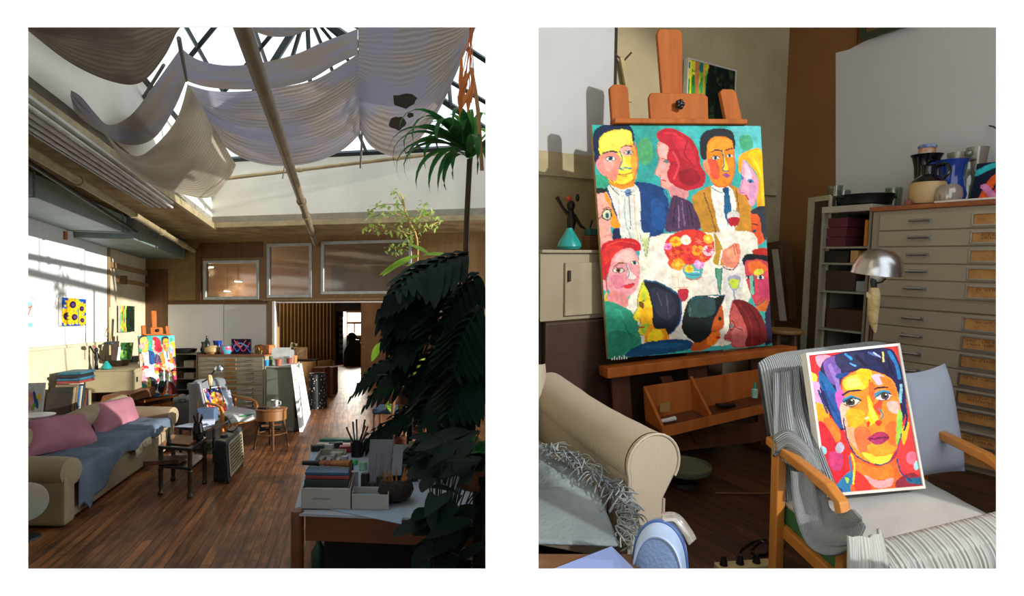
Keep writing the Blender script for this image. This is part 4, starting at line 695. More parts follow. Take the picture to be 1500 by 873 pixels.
q = MB(); e2 = onC(828, 412); q.ob(e2 + NLB * .02, d * .018, NLB * .02, (0, 0, .07)); q.build('latch', mat('dark_latch', '#3a3228', .5, metal=.5), dd, bevel=.004)
q = MB(); q.ob(a + V((0, 0, H_ + .001)) + NLB * .02, d * (L_ + .3), V((0, .5, 0)), (0, 0, .02)); q.build('top', m_cab, t, bevel=.004)
zt = a.z + H_ + .022
b1 = V((a.x, a.y, 0)) + NLB * .06; q = MB(); q.ob(b1, d * (L_ + 1.1), V((0, .45, 0)), (0, 0, a.z - .003)); tag(q.build('wooden_chest', wood('chest_wood', '#3c2416', '#2c1a10', 1.5, .6, 'X'), bevel=.01), 'dark brown wooden chest under the beige cabinet, lengthened to darken the wall behind the easel', 'chest')  # chest stretched right as added darkness, covering sunlit wall behind the easel
m_teal = mat('teal_glaze', '#1d8f8c', .25, var=.06, coat=.3)
def teal_vase(base, s, label):
    t = thing('vase', label, 'vase', base); q = MB(); q.lathe([(.03 * s, 0), (.085 * s, .006 * s), (.105 * s, .03 * s), (.095 * s, .065 * s), (.055 * s, .125 * s), (.03 * s, .165 * s), (.026 * s, .18 * s), (.02 * s, .18 * s), (.02 * s, .12 * s)], base, n=28); q.build('body', m_teal, t, smooth=True); return t
def figurine(base, s, label, flip=1):
    t = thing('figurine', label, 'figurine', base); m = mat('dark_bronze', '#1c1714', .45, metal=.3)
    q = MB(); q.tube([base, base + V((0, 0, .12)) * s, base + V((.005, 0, .2)) * s, base + V((0, 0, .28)) * s], [.03 * s, .02 * s, .035 * s, .02 * s], 10); q.ball(base + V((0, 0, .31)) * s, (.03 * s, .03 * s, .038 * s))
    q.build('torso', m, t, smooth=True)
    q = MB(); q.tube([base + V((.02, 0, .25)) * s, base + V((.07, 0, .17)) * s, base + V((.13, 0, .13)) * s, base + V((.15, 0, .21)) * s], [.014 * s, .011 * s, .01 * s, .008 * s], 8); q.build('arm', m, t, smooth=True)
    q = MB(); q.tube([base + V((-.02, 0, .25)) * s, base + V((-.06, 0, .30)) * s, base + V((-.10, 0, .37)) * s], [.014 * s, .01 * s, .014 * s], 8); q.build('arm', m, t, smooth=True)
    q = MB(); q.ball(base + V((.045, 0, .365)) * s, (.014 * s, .012 * s, .028 * s)); q.build('ear', m, t, smooth=True)
    q = MB(); q.ball(base + V((-.015, 0, .36)) * s, (.018 * s, .014 * s, .02 * s)); q.build('red_hat', mat('red_hat', '#c2463c', .6), t, smooth=True)
    return t
vb = onC(834, 366, .42); vb.z = zt; teal_vase(vb, .80, 'squat teal glazed vase with a narrow neck on the beige cabinet'); fb = onC(836, 340, .24); fb.z = zt
figurine(V((fb.x, fb.y + .0, zt)), 1.0, 'dark bent-armed figurine with a red cap behind the teal vase')
q = MB(); e = onC(872, 355, .36); q.box(V((e.x, e.y, zt + .05)), (.16, .1, .1), rz=.4); tag(q.build('wooden_box', m_ply, bevel=.008), 'small brown box on the beige cabinet, half hidden by the painting edge', 'box')
q = MB(); q.box(V((e.x, e.y, zt + .125)), (.14, .08, .045), rz=.4); tag(q.build('tin', mat('teal_tin', '#1c5a5c', .5), bevel=.006), 'flat teal tin lying on the small brown box behind the painting edge', 'tin')

# ---- round stool, leaning boards, tall white edged board
m_oakd = wood('dark_oak', '#6b4a30', '#4c3320', 1.4, .5)
def round_stool(c, r, h, label, m, mtop, n_leg=4):
    t = thing('stool', label, 'stool', V((c.x, c.y, 0))); q = MB(); q.lathe([(r * .96, h - .03), (r, h - .022), (r, h - .005), (r * .97, h)], V((c.x, c.y, 0)), n=30); q.build('seat', mtop, t, smooth=True)
    for i in range(n_leg):
        an = i * 2 * PI / n_leg + .6; q = MB(); q.tube([V((c.x + math.cos(an) * r * .95, c.y + math.sin(an) * r * .95, 0)), V((c.x + math.cos(an) * r * .6, c.y + math.sin(an) * r * .6, h - .03))], [.014, .02], 8); q.build('leg', m, t, smooth=True)
    q = MB(); q.tube([V((c.x + math.cos(a_) * r * .86, c.y + math.sin(a_) * r * .86, h * .28)) for a_ in np.linspace(0, 2 * PI, 25)], .009, 6); q.build('foot_ring', m, t, smooth=True); return t
s_ = P(1150, 482, 4.62); round_stool(s_, .14, s_.z, 'round brown wooden stool tucked in the dark corner right of the group painting', m_oakd, wood('stool_top', '#9a7442', '#7d5a30', 1.2, .5, 'X'))
def leaning(name, label, q4, t, m, cat='board', bev=.004):
    q = MB(); q.slab(q4, t); return tag(q.build(name, m, bevel=bev), label, cat)
leaning('leaning_board', 'dark brown board leaning in the corner behind the stool', [onR(1128, 470, .42), onR(1150, 470, .42), onR(1148, 352, .25), onR(1124, 356, .25)], NRB * .02, m_oakd)
leaning('leaning_board', 'pale narrow board leaning in the corner beside the easel', [onR(1144, 470, .55), onR(1153, 470, .55), onR(1140, 365, .36), onR(1132, 365, .36)], NRB * .02, mat('pale_board', '#9c9890', .7))
leaning('cardboard_sheet', 'brown cardboard sheet leaning between the pale board and the tall framed panel', [onR(1158, 468, .36), onR(1170, 468, .36), onR(1160, 356, .16), onR(1146, 348, .16)], NRB * .02, mat('brown_cardboard', '#6b4c34', .9), 'cardboard')
q = MB(); e = onR(1152, 470, .35); q.ob(V((e.x - .2, e.y - .05, 0)) , RD * .4, NRB * .25, (0, 0, e.z - .12)); tag(q.build('storage_crate', mat('dark_crate', '#2c2018', .8), bevel=.01), 'dark wooden crate on the floor in the corner behind the stool', 'crate')
# tall board with white edge
Gp = CR + NRB * .85
def onF(px, py, o=0): return PP(px, py, Gp + NRB * o, NRB)
a, b = onF(1172, 560, -.22), onF(1203, 295, -.12); a2 = onF(1203, 560, -.12); b2 = onF(1172, 293, -.22)
t = thing('folding_screen', 'tall narrow panel with a cream edge standing between the corner and the shelves', 'panel', V((a.x, a.y, 0)))
lo, lo2 = V((a.x, a.y, 0)), V((a2.x, a2.y, 0)); up = V((0, 0, b2.z)); rr = (lo2 - lo); nn = V((rr.y, -rr.x, 0)).normalized(); m_cream = mat('cream_edge', '#a9a58e', .6)
q = MB(); q.ob(lo, rr, nn * -.03, up); q.build('board', wood('panel_brown', '#4d3a28', '#3c2c1e', 1.4, .6), t)
q = MB(); q.ob(lo + nn * .001, rr * .22, nn * .02, up + V((0, 0, .01))); q.ob(lo + nn * .001 + V((0, 0, b2.z - .03)) + rr * .22, rr * .72, nn * .02, (0, 0, .04)); q.build('edge_trim', m_cream, t); q = MB(); q.ob(lo + nn * .001 + rr * .94, rr * .06, nn * .02, up); q.build('edge_trim', m_cream, t)

# ---- open shelves
m_shelf = mat('grey_beige_enamel', '#8b8678', .5, var=.06)
fl_ = onF(1279, 320); sl = onF(1204, 320, -.06); sr = onF(1277.5, 320, -.06); dS = V((sr.x - sl.x, sr.y - sl.y, 0)); Ls = dS.length; dS.normalize(); zs = onF(1240, 301, -.06).z; o = V((sl.x, sl.y, 0)); bk_ = -NRB
t = thing('open_shelf_unit', 'grey-beige open shelf unit of dark boxes behind the dome lamp, right picture', 'shelves', o)
q = MB(); q.ob(o, dS * .02, bk_ * .5, (0, 0, zs - .05)); q.ob(o + dS * (Ls - .02), dS * .02, bk_ * .5, (0, 0, zs - .05)); q.build('side_panels', m_shelf, t); q = MB(); q.ob(o + bk_ * .48, dS * Ls, bk_ * .02, (0, 0, zs - .05)); q.build('back_panel', m_dark, t)
q = MB(); q.ob(o + V((0, 0, zs - .05)) - bk_ * .01, dS * Ls, bk_ * .52, (0, 0, .05)); q.build('top', mat('worn_white_enamel', '#a5a091', .6), t, bevel=.004)
shz = [onF(1240, y, -.06).z for y in (364, 388, 430, 487, 560)]
for z in shz: q = MB(); q.ob(o + V((0, 0, z)) + dS * .021, dS * (Ls - .042), bk_ * .46, (0, 0, .015)); q.build('shelf', m_shelf, t)
def in_shelf(x0, x1, y0, z, m, name, label, cat, dep=.3, back=.03, grp=None, gap=.0):
    a, b = onF(x0, y0, -.06), onF(x1, y0, -.06); w = V((b.x - a.x, b.y - a.y, 0)); q = MB(); q.ob(V((a.x, a.y, z + .002)) + bk_ * back, w, bk_ * dep, (0, 0, a.z - z - .002)); return tag(q.build(name, m, bevel=.003), label, cat, grp)
z1 = shz[0] + .015; m_maroon = mat('maroon_box', '#5a1f2c', .7)
yb = [364, 348, 334]
for i in range(3):
    a, b = onF(1207, 321 + i * 15, -.06), onF(1235, 321 + i * 15 + 14, -.06); z_b = z1 + i * .075; q = MB(); w = V((b.x - a.x, b.y - a.y, 0)); q.ob(V((a.x, a.y, z_b + .001)) + bk_ * .04, w, bk_ * .3, (0, 0, .072)); tag(q.build('storage_box', m_maroon, bevel=.003), 'flat maroon box, %s of the stack of three on the top shelf' % ['lowest', 'middle one', 'topmost'][i], 'box', 'maroon boxes on the top shelf')
for i in range(2): in_shelf(1264 + i * 6, 1269 + i * 6, 322 + i, z1, mat('book_%s' % ['orange', 'cream'][i], ['#c97a2a', '#b5a584'][i], .7), 'book', ['orange spined book upright at the right end of the top shelf', 'cream spined book at the far right end of the top shelf'][i], 'book', .22)
z2 = shz[1] + .015
in_shelf(1205, 1240, 352 if False else 368, z2, mat('black_file_box', '#1b1714', .5), 'file_box', 'black file box with a pale label on the second shelf', 'box', .35)
in_shelf(1245, 1256, 367, z2, mat('tan_carton', '#b58a55', .8), 'carton', 'narrow tan carton standing on the second shelf', 'box', .2, .01)
in_shelf(1262, 1276, 367, z2, mat('yellow_books', '#b98f3c', .8), 'book', 'thick ochre book at the right end of the second shelf', 'book', .2)
z3 = shz[2] + .015; in_shelf(1207, 1250, 396, z3, mat('brown_folder', '#3c2a20', .8), 'folder_stack', 'dark brown folder box on the third shelf', 'box', .35)
in_shelf(1252, 1268, 412, z3, mat('white_slip', '#8f9096', .8), 'carton', 'pale grey carton on the third shelf behind the lamp', 'box', .2, .02)
z4 = shz[3] + .015; in_shelf(1208, 1262, 452, z4, mat('dark_red_brown', '#46261c', .8), 'folder_stack', 'reddish brown box on the fourth shelf', 'box', .35)
# things on the shelf top
zt2 = zs + .002; m_glass = glassmat('clear_glass', '#dfe6e2', .10, .02); m_cast = mat('black_cast_iron', '#141416', .4)
def put(px, py, z): return PZ(px, py, z)
pp = onF(1268, 305, -.25); pb = V((pp.x, pp.y, zt2)); t = thing('casserole_pot', 'low wide black pot with side lugs on top of the shelves', 'pot', pb)
q = MB(); q.lathe([(.13, 0), (.17, .012), (.185, .07), (.195, .082), (.18, .082), (.165, .02)], pb, n=32); q.build('body', m_cast, t, smooth=True)
q = MB(); q.ob(pb + V((-.22, -.03, .055)), (.04, 0, 0), (0, .06, 0), (0, 0, .02)); q.build('lug', m_cast, t, bevel=.006); q = MB(); q.ob(pb + V((.18, -.03, .055)), (.04, 0, 0), (0, .06, 0), (0, 0, .02)); q.build('lug', m_cast, t, bevel=.006)
def glass_at(x, r, h, label, o=-.2, zz=None, name='drinking_glass', tp=1.1):
    p = onF(x, 300, o); b = V((p.x, p.y, zz if zz is not None else zt2)); q = MB(); q.lathe([(r * .9, 0), (r, .005), (r * tp, h), (r * tp - .003, h), (r - .004, .008)], b, n=20); return tag(q.build(name, m_glass, smooth=True), label, 'glass')
glass_at(1222, .05, .17, 'tall clear glass at the left end of the shelf top', -.2); glass_at(1233, .055, .15, 'clear glass jar beside the black pot on the shelf top', -.38)
glass_at(1308, .055, .15, 'small clear tumbler standing between the black pot and the jugs', -.55, None)
# ---- plan chest
m_file = mat('plan_chest_enamel', '#8e8372', .45, var=.05, scale=1.5, spec=.4); m_file2 = mat('plan_chest_drawer', '#968b79', .45, var=.05, scale=1.5); m_chrome = mat('worn_chrome', '#9ba0a4', .3, metal=.9); m_lab = mat('label_card', '#b5854c', .8, col2='#9a6c38', scale=14); m_ink = mat('label_ink', '#4a3420', .8)
f0 = onF(1278.5, 320); o = V((f0.x, f0.y, 0)); ztop = onF(1280, 304).z; LF = 1.5
t = thing('plan_chest', 'tall grey-beige plan chest with many shallow drawers along the right wall', 'plan chest', o)
q = MB(); q.ob(o, RD * LF, bk_ * .8, (0, 0, ztop - .03)); q.build('carcass', m_file, t, bevel=.005)
q = MB(); q.ob(o + V((0, 0, ztop - .03)) - bk_ * .015 - RD * .02, RD * (LF + .03), bk_ * .8, (0, 0, .032)); q.build('wooden_top', wood('worn_red_wood', '#a05a30', '#7d4424', 1.3, .5, 'X'), t, bevel=.004)
ys = [315, 339, 362, 386, 409, 433]; ys2 = [450, 475, 500, 524, 548, 572, 596]
zz = lambda y: onF(1290, y).z
def drawer(y0, y1, lab=True, wr=0):
    za, zb_ = zz(y1) + .004, zz(y0) - .004; q = MB(); q.ob(o + RD * .055 - bk_ * .001 + V((0, 0, za)), RD * (LF - .1), -bk_ * .012, (0, 0, zb_ - za)); d = q.build('drawer', m_file2, t, bevel=.003)
    e = onF(1331, 400); u0 = (V((e.x, e.y, 0)) - o).dot(RD); e = onF(1358, 400); u1 = (V((e.x, e.y, 0)) - o).dot(RD); zm = lerp(za, zb_, .52); q = MB()
    a_, b_ = o + RD * u0 - bk_ * .012, o + RD * u1 - bk_ * .012; q.tube([a_ + V((0, 0, zm + .004)), a_ + V((0, 0, zm + .004)) - bk_ * .03, b_ + V((0, 0, zm + .004)) - bk_ * .03, b_ + V((0, 0, zm + .004))], .009, 8)
    for c_ in (a_, b_): q.ob(c_ + V((0, 0, zm - .012)) - RD * .01, RD * .02, -bk_ * .008, (0, 0, .03))
    q.build('handle', m_chrome, d, smooth=True)
    e = onF(1419, 400); u0 = (V((e.x, e.y, 0)) - o).dot(RD); u1 = u0 + .30; h0, h1 = za + .012, zb_ - .014; q = MB(); fo = -bk_ * .0121; th = .009
    q.ob(o + RD * u0 + fo + V((0, 0, h0)), RD * (u1 - u0), -bk_ * .012, (0, 0, th)); q.ob(o + RD * u0 + fo + V((0, 0, h1 - th)), RD * (u1 - u0), -bk_ * .012, (0, 0, th)); q.ob(o + RD * u0 + fo + V((0, 0, h0)), RD * th, -bk_ * .012, (0, 0, h1 - h0)); q.ob(o + RD * (u1 - th) + fo + V((0, 0, h0)), RD * th, -bk_ * .012, (0, 0, h1 - h0)); lf = q.build('label_frame', m_chrome, d)
    q = MB(); q.ob(o + RD * (u0 + th) + fo + V((0, 0, h0 + th)), RD * (u1 - u0 - 2 * th), -bk_ * .003, (0, 0, h1 - h0 - 2 * th)); q.build('label_card', m_lab, d)
    if wr:
        q = MB(); r_ = random.Random(wr)
        for ln_ in range(1 if wr % 3 else 2):
            x = u0 + th + .02 + (.03 if wr % 2 else 0)
            while x < u1 - .03:
                w = r_.uniform(.004, .012); zc_ = lerp(h0 + th, h1 - th, .62 - .32 * ln_); hh = r_.uniform(.010, .017)
                if r_.random() < .82: q.ob(o + RD * x + fo - bk_ * .0035 + V((0, 0, zc_)), RD * .0025, -bk_ * .0008, (0, 0, hh)); q.ob(o + RD * x + fo - bk_ * .0035 + V((0, 0, zc_ + r_.uniform(0, hh))), RD * w, -bk_ * .0008, (0, 0, .0022))
                x += w + .004
        q.build('handwriting', m_ink, d)
for i in range(5): drawer(ys[i], ys[i + 1], wr=[0, 3, 0, 0, 5][i] + (0 if i != 4 else 0))
for i in range(6): drawer(ys2[i], ys2[i + 1], wr=11 + i)
for i in range(2): drawer(600 + i * 26, 624 + i * 26, wr=21 + i)
q = MB(); q.ob(o + RD * .055 - bk_ * .001 + V((0, 0, zz(449))), RD * (LF - .1), -bk_ * .02, (0, 0, zz(436) - zz(449))); q.build('middle_rail', m_file, t, bevel=.004)
# ---- things on the plan chest
zf = ztop + .004
def onT(px, o=-.25): p = onF(px, 300, o); return V((p.x, p.y, zf))
m_cobalt = mat('cobalt_glaze', '#1c3f9c', .15, var=.1, coat=.5); m_navy = mat('navy_black_glaze', '#0d0f1c', .15, coat=.5); m_stone = mat('stoneware', '#c2a778', .4, col2='#b39664', scale=4)
def jug(base, prof, label, m, handle=None, name='jug', mh=None):
    t = thing(name, label, name.split('_')[-1], base); q = MB(); q.lathe(prof, base, n=28); q.build('body', m, t, smooth=True)
    if handle:
        q = MB(); q.tube(cr([base + RD * x + V((0, 0, z)) for x, z in handle], 5), .012, 8); q.build('handle', mh or m, t, smooth=True)
    return t
b = onT(1352, -.42); jug(b, [(.062, 0), (.07, .01), (.07, .22), (.076, .30), (.09, .36), (.104, .385), (.096, .385), (.07, .30)], 'tall black flared vase with a blue rim at the back left of the jugs', m_navy, name='tall_vase')
q = MB(); q.ball(b + V((-.0, -.082, .28)), (.022, .008, .03)); tag(q.build('glaze_mark', m_teal, smooth=True), 'teal glazed spot on the tall black vase', 'mark') if False else None
t = thing('lidded_jar', 'small blue and white lidded pot sitting on the mouth of the tall black vase', 'jar', b + V((0, 0, .387))); q = MB(); q.lathe([(.05, 0), (.055, .005), (.055, .04), (.05, .045)], b + V((0, 0, .387)), n=24); q.build('pot', mat('white_orange_glaze', '#c9b9a2', .3, col2='#c2683a', scale=30), t, smooth=True); q = MB(); q.lathe([(.057, .045), (.06, .05), (.06, .06), (.05, .07), (.02, .072)], b + V((0, 0, .387)), n=24); q.build('lid', mat('blue_white_lid', '#3c5fa8', .3, col2='#a8b8d8', scale=25), t, smooth=True)
b = onT(1357, -.17); jug(b, [(.06, 0), (.10, .012), (.115, .07), (.115, .12), (.105, .155)], 'bulbous stoneware jug with a navy shoulder and looped handle, in front of the jugs', m_stone, name='stoneware_jug'); t = B_ROOTS[-1]
q = MB(); q.lathe([(.1055, .156), (.09, .178), (.055, .20), (.045, .21), (.045, .26), (.052, .275), (.04, .275)], b, n=28); q.build('shoulder', m_navy, t, smooth=True); q = MB(); q.tube(cr([b + RD * .04 + V((0, 0, .26)), b + RD * .10 + V((0, 0, .27)), b + RD * .125 + V((0, 0, .22)), b + RD * .09 + V((0, 0, .175))], 5), .012, 8); q.build('handle', m_navy, t, smooth=True)
q = MB(); q.ob(b + V((.03, -.112, .08)), (.07, .02, 0), (0, .01, 0), (0, 0, .05)); q.build('label', mat('tan_label', '#a8824a', .7), t)
b = onT(1390, -.32); jug(b, [(.07, 0), (.085, .01), (.10, .07), (.085, .13), (.072, .2), (.078, .27), (.098, .31), (.09, .31), (.07, .25)], 'cobalt blue glazed pitcher with a flared mouth, centre of the jugs', m_cobalt, [(-.075, .28), (-.13, .30), (-.14, .22), (-.085, .15)], 'blue_pitcher')
b = onT(1388, -.14); jug(b, [(.05, 0), (.07, .006), (.082, .05), (.075, .10), (.05, .125), (.045, .125)], 'fluted clear glass bowl in front of the blue pitcher', glassmat('fluted_glass', '#c9c4b4', .25, .1, haze=.35), name='glass_bowl')
b = onT(1413, -.40); jug(b, [(.05, 0), (.07, .008), (.078, .12), (.07, .18), (.04, .23), (.028, .26), (.028, .30), (.04, .31), (.03, .315)], 'pale green glass bottle with a ball stopper, right of the blue pitcher', glassmat('green_glass', '#a9cdb9', .15, .05, haze=.12), name='stoppered_bottle'); t = B_ROOTS[-1]; q = MB(); q.lathe([(.042, .30), (.046, .31), (.03, .32)], b, n=20); q.ball(b + V((0, 0, .355)), .028, 14); q.build('stopper', glassmat('green_glass', '#a9cdb9'), t, smooth=True)
b = onT(1397, -.62)
for dx, h, lb in ((0, .40, 'tall ribbed clear vase behind the blue pitcher'), (.12, .42, 'tall frosted clear vase right behind the blue pitcher')):
    q = MB(); bb = b + RD * dx; q.lathe([(.04, 0), (.05, .01), (.052, h * .55), (.068, h), (.063, h), (.045, h * .55)], bb, n=20); tag(q.build('glass_vase', glassmat('ribbed_glass', '#cfd2cc', .2, .15, haze=.3), smooth=True), lb, 'vase')
q = MB(); b = onT(1330, -.05); q.box(b + V((0, 0, .018)), (.05, .04, .035), rz=1); tag(q.build('small_tin', mat('rust_tin', '#7a3a30', .6), bevel=.004), 'tiny rust-red tin left of the stoneware jug', 'tin')
# abstract painting standing on the chest
ABS = [('l', [(0, 30), (40, 10), (60, 60), (50, 110)], 16, '#2fb5c8'), ('l', [(20, 110), (45, 40), (110, 75), (160, 110)], 16, '#f0632c'), ('l', [(30, 110), (60, 60), (90, 95)], 8, '#d8304a'), ('l', [(20, 70), (50, 110), (90, 105), (110, 70)], 14, '#e68fc8'), ('l', [(80, 10), (120, 40), (200, 20)], 10, '#d8344a'), ('l', [(110, 30), (150, 70), (200, 60)], 14, '#2f8fd0'), ('l', [(120, 100), (160, 40), (210, 90)], 12, '#f27a9a'), ('l', [(70, 60), (120, 110), (200, 110)], 10, '#2fb5c8'), ('l', [(150, 20), (190, 50), (200, 110)], 10, '#f0632c')]
p0 = onT(1421, -.3); p1 = p0 + RD * .62; hh = V((0, 0, .27)); lean = bk_ * .05
wall_picture('abstract_painting', 'abstract canvas of looping orange, pink and turquoise bands standing on the plan chest', [p0 + hh + lean, p1 + hh + lean, p1, p0], bk_ * .025, '#182238', ABS, [(0, 0), (200, 0), (200, 120), (0, 120)], (110, 60), mat('dark_canvas_edge', '#2a2c38', .7))
q = MB(); p0 = onT(1368, .0); q.prism([p0 + V((0, 0, .0)) - bk_ * .0, p0 + RD * .9, p0 + RD * .9 + bk_ * .2, p0 + bk_ * .15 + RD * .05], (0, 0, .012)); tag(q.build('paper_pile', mat('white_paper', '#cfcac0', .9)), 'loose white sheets lying along the front edge of the plan chest top', 'paper')
# dark picture frame high on the right wall
q = MB(); a, b, c, d = onR(1262, 60, .06), onR(1262, 10, .06), onR(1350, -20, .06), onR(1350, 42, .06)
t = thing('hanging_frame', 'bottom of a dark olive picture frame high on the brown wall', 'picture frame', V((a.x, a.y, a.z)))
for s0, s1 in ((a, d),): q.prism([a, V((d.x, d.y, a.z)), V((d.x, d.y, a.z + .05)), a + V((0, 0, .05))], NRB * .03)
q.prism([a, a + RD * .04, a + RD * .04 + V((0, 0, .5)), a + V((0, 0, .5))], NRB * .03); e = V((d.x, d.y, a.z)); q.prism([e - RD * .04, e, e + V((0, 0, .5)), e - RD * .04 + V((0, 0, .5))], NRB * .03); q.build('frame', mat('olive_frame', '#2f3524', .5), t)
q = MB(); q.prism([a + RD * .04 + V((0, 0, .05)), e - RD * .04 + V((0, 0, .05)), e - RD * .04 + V((0, 0, .5)), a + RD * .04 + V((0, 0, .5))], NRB * .012); q.build('picture', mat('tan_picture', '#6d5126', .7), t)
q = MB(); a = onR(1449, 184, .03); q.tube([a, a + NRB * .03 + RD * .04 + V((0, 0, -.02)), a + NRB * .05 + RD * .09 + V((0, 0, -.06))], .005, 6); tag(q.build('wall_hook', m_black, smooth=True), 'thin bent wire hook on the white wallboard above the jugs', 'hook')

# ---- lamp
m_bulb = mat('white_bulb', '#d8d4c8', .4)
def dome_lamp(C0, r, ax, base_pt, label, s=1.0):
    ax = V(ax).normalized(); t = thing('task_lamp', label, 'lamp', V((base_pt.x, base_pt.y, base_pt.z)))
    prof = [(r * math.sin(a_), r * math.cos(a_) * 1.05) for a_ in np.linspace(.05, PI / 2, 14)] + [(r * 1.03, -.012 * s), (r * .97, -.012 * s)] + [(r * .95 * math.sin(a_), r * .97 * math.cos(a_)) for a_ in np.linspace(PI / 2, .06, 10)]
    q = MB(); q.lathe(prof, C0, ax, 36); q.build('shade', m_silver, t, smooth=True)
    q = MB(); q.lathe([(.02 * s, .03 * s), (.032 * s, 0), (.03 * s, -.03 * s), (.015 * s, -.045 * s)], C0, ax, 16); q.build('bulb', m_bulb, t, smooth=True)
    return t
C0 = P(1285, 398, 3.0); base = PZ(1277, 700, 0); base = V((P(1277, 470, 3.0).x, P(1277, 470, 3.0).y, 0))
lamp = dome_lamp(C0, .117, (.05, -.1, 1), base, 'task lamp with polished dome shade on a cloth-wrapped post, right picture')
pole_x = P(1277, 470, 3.02)
q = MB(); q.tube([V((pole_x.x, pole_x.y, .012)), V((pole_x.x, pole_x.y, P(1277, 425, 3.02).z))], .011, 10); q.build('post', mat('rusty_post', '#3a2018', .5, metal=.4), lamp, smooth=True)
q = MB(); q.tube([P(1281, 425, 3.01), P(1279, 412, 3.0), C0 + V((-.01, 0, -.02))], .014, 10); q.tube([P(1283, 415, 3.0), P(1292, 413, 2.99), P(1297, 408, 2.99)], .005, 6); q.build('joint', m_steel, lamp, smooth=True)
q = MB(); pts = [P(1281, 421, 3.0), P(1281, 432, 3.0), P(1280, 445, 3.0), P(1279, 460, 3.0), P(1280, 475, 3.0), P(1282, 487, 3.0)]; q.tube(pts, [.022, .030, .028, .026, .018, .006], 9); q.ribbon([P(1276, 436, 2.98), P(1272, 433, 2.97), P(1270, 428, 2.97)], [.012, .012, .004], up=(0, -1, 0))
o_ = q.build('wrapped_cloth', mat('muslin_rag', '#cdb98a', .9, col2='#b59f6c', scale=14, bump=.8, bscale=30), lamp, smooth=True)
q = MB(); q.lathe([(.13, 0), (.13, .012), (.02, .025)], V((pole_x.x, pole_x.y, 0)), n=24); q.build('foot', m_steel, lamp, smooth=True)

# ---- armchair
m_beech = wood('honey_beech', '#c07f38', '#a8692a', 1.5, .35)
m_knit = stripes('grey_knit', '#868c92', '#b4b9bc', 26, attr=True, dist=.6, bump=.9)
m_knit2 = stripes('pale_knit', '#a9acae', '#c2c4c2', 30, attr=True, dist=1.0, bump=.5, blotch=('#bcbdba', 3))
m_rib = stripes('ribbed_knit', '#a4a7a7', '#bcbdb8', 10, attr=True, dist=.3, bump=.35)
m_pil = mat('pale_blue_linen', '#a9b2c4', .85, var=.05, scale=3, bump=.15, bscale=90)
def make_armchair(O, w, f, label, a_max=.80, dep=.60, zs_=.43, zarm=.62):
    g = lambda a, b, z=0, n=0: V((O.x, O.y, 0)) + w * a + f * b + V((0, 0, z))
    t = thing('armchair', label, 'armchair', g(a_max / 2, dep / 2))
    def beam(name, pts, sz, m=m_beech):
        q = MB(); ww, hh_ = sz
        for p_, p2 in zip(pts, pts[1:]): pass
        q.prism([p for p in pts], w * ww); return q.build(name, m, t, bevel=.008)
    # side frames: an arm board bent down into the front leg, and a rear leg
    for a in (-.045, a_max):
        q = MB(); top = [g(a, -.06, zarm + .03), g(a, dep * .62, zarm), g(a, dep * .76, zarm - .03), g(a, dep * .82, zarm - .10), g(a, dep * .84, 0), g(a, dep * .76, 0), g(a, dep * .75, zarm - .11), g(a, dep * .70, zarm - .045), g(a, dep * .6, zarm - .035), g(a, -.06, zarm - .005)]
        q.prism(top, w * .045); q.build('arm', m_beech, t, bevel=.006)
        q = MB(); q.prism([g(a, .02, 0), g(a, .08, 0), g(a, .05, zarm - .005), g(a, -.01, zarm)], w * .045); q.build('rear_leg', m_beech, t, bevel=.006)
    q = MB(); q.ob(g(0, dep * .92, zs_ - .14), w * a_max, f * .03, (0, 0, .05)); q.build('front_rail', m_beech, t, bevel=.006)
    q = MB(); q.ob(g(-.01, .0, zs_ - .17), w * .03, f * dep * .93, (0, 0, .05)); q.build('side_rail', m_beech, t, bevel=.006); q = MB(); q.ob(g(a_max - .02, .0, zs_ - .17), w * .03, f * dep * .93, (0, 0, .05)); q.build('side_rail', m_beech, t, bevel=.006)
    return t, g
OA = V((1.10, 2.30, 0)); wA = V((.935, .354, 0)).normalized(); fA = V((.04, -1, 0)).normalized()
chair, cg = make_armchair(OA, wA, fA, 'low beech armchair draped in grey knit, holding the bright portrait, right picture')
# seat cushion and back cushion
def seatf(u, v):
    a = lerp(.005, .795, u); b = lerp(.02, .60, v); z = .43 - .02 * v; e = 1 - abs(2 * u - 1) ** 8
    if v > .88: k = (v - .88) / .12; b = .55 + .06 * math.sin(k * PI / 2); z = .41 - .11 * (1 - math.cos(k * PI / 2)) * 1.0
    return cg(a, b, z * 1.0 - .035 * (1 - e) + .006 * noise.noise(V((a * 9, b * 9, 0))))
q = MB(); q.grid(seatf, 26, 34, uvs=(1, 1)); q.build('seat_cover', m_knit2, chair, smooth='all', solid=.012)
q = MB(); q.ob(cg(.01, .02, .30), wA * .78, fA * .54, (0, 0, .105)); q.build('seat_cushion', mat('green_cushion_edge', '#2f6b3a', .8), chair, bevel=.02)
def ribf(u, v):  # ribbed border hanging over the front edge
    a = lerp(-.0, .80, u); k = v * PI * .62; b = .47 + .155 * math.sin(k); z = .30 + .105 * math.cos(k) + .026
    return cg(a, b + .006 * math.sin(u * 190), z + .005 * math.sin(u * 190))
q = MB(); q.grid(ribf, 160, 14, uvs=(3.2, 1)); q.build('ribbed_border', m_rib, chair, smooth='all', solid=.008)
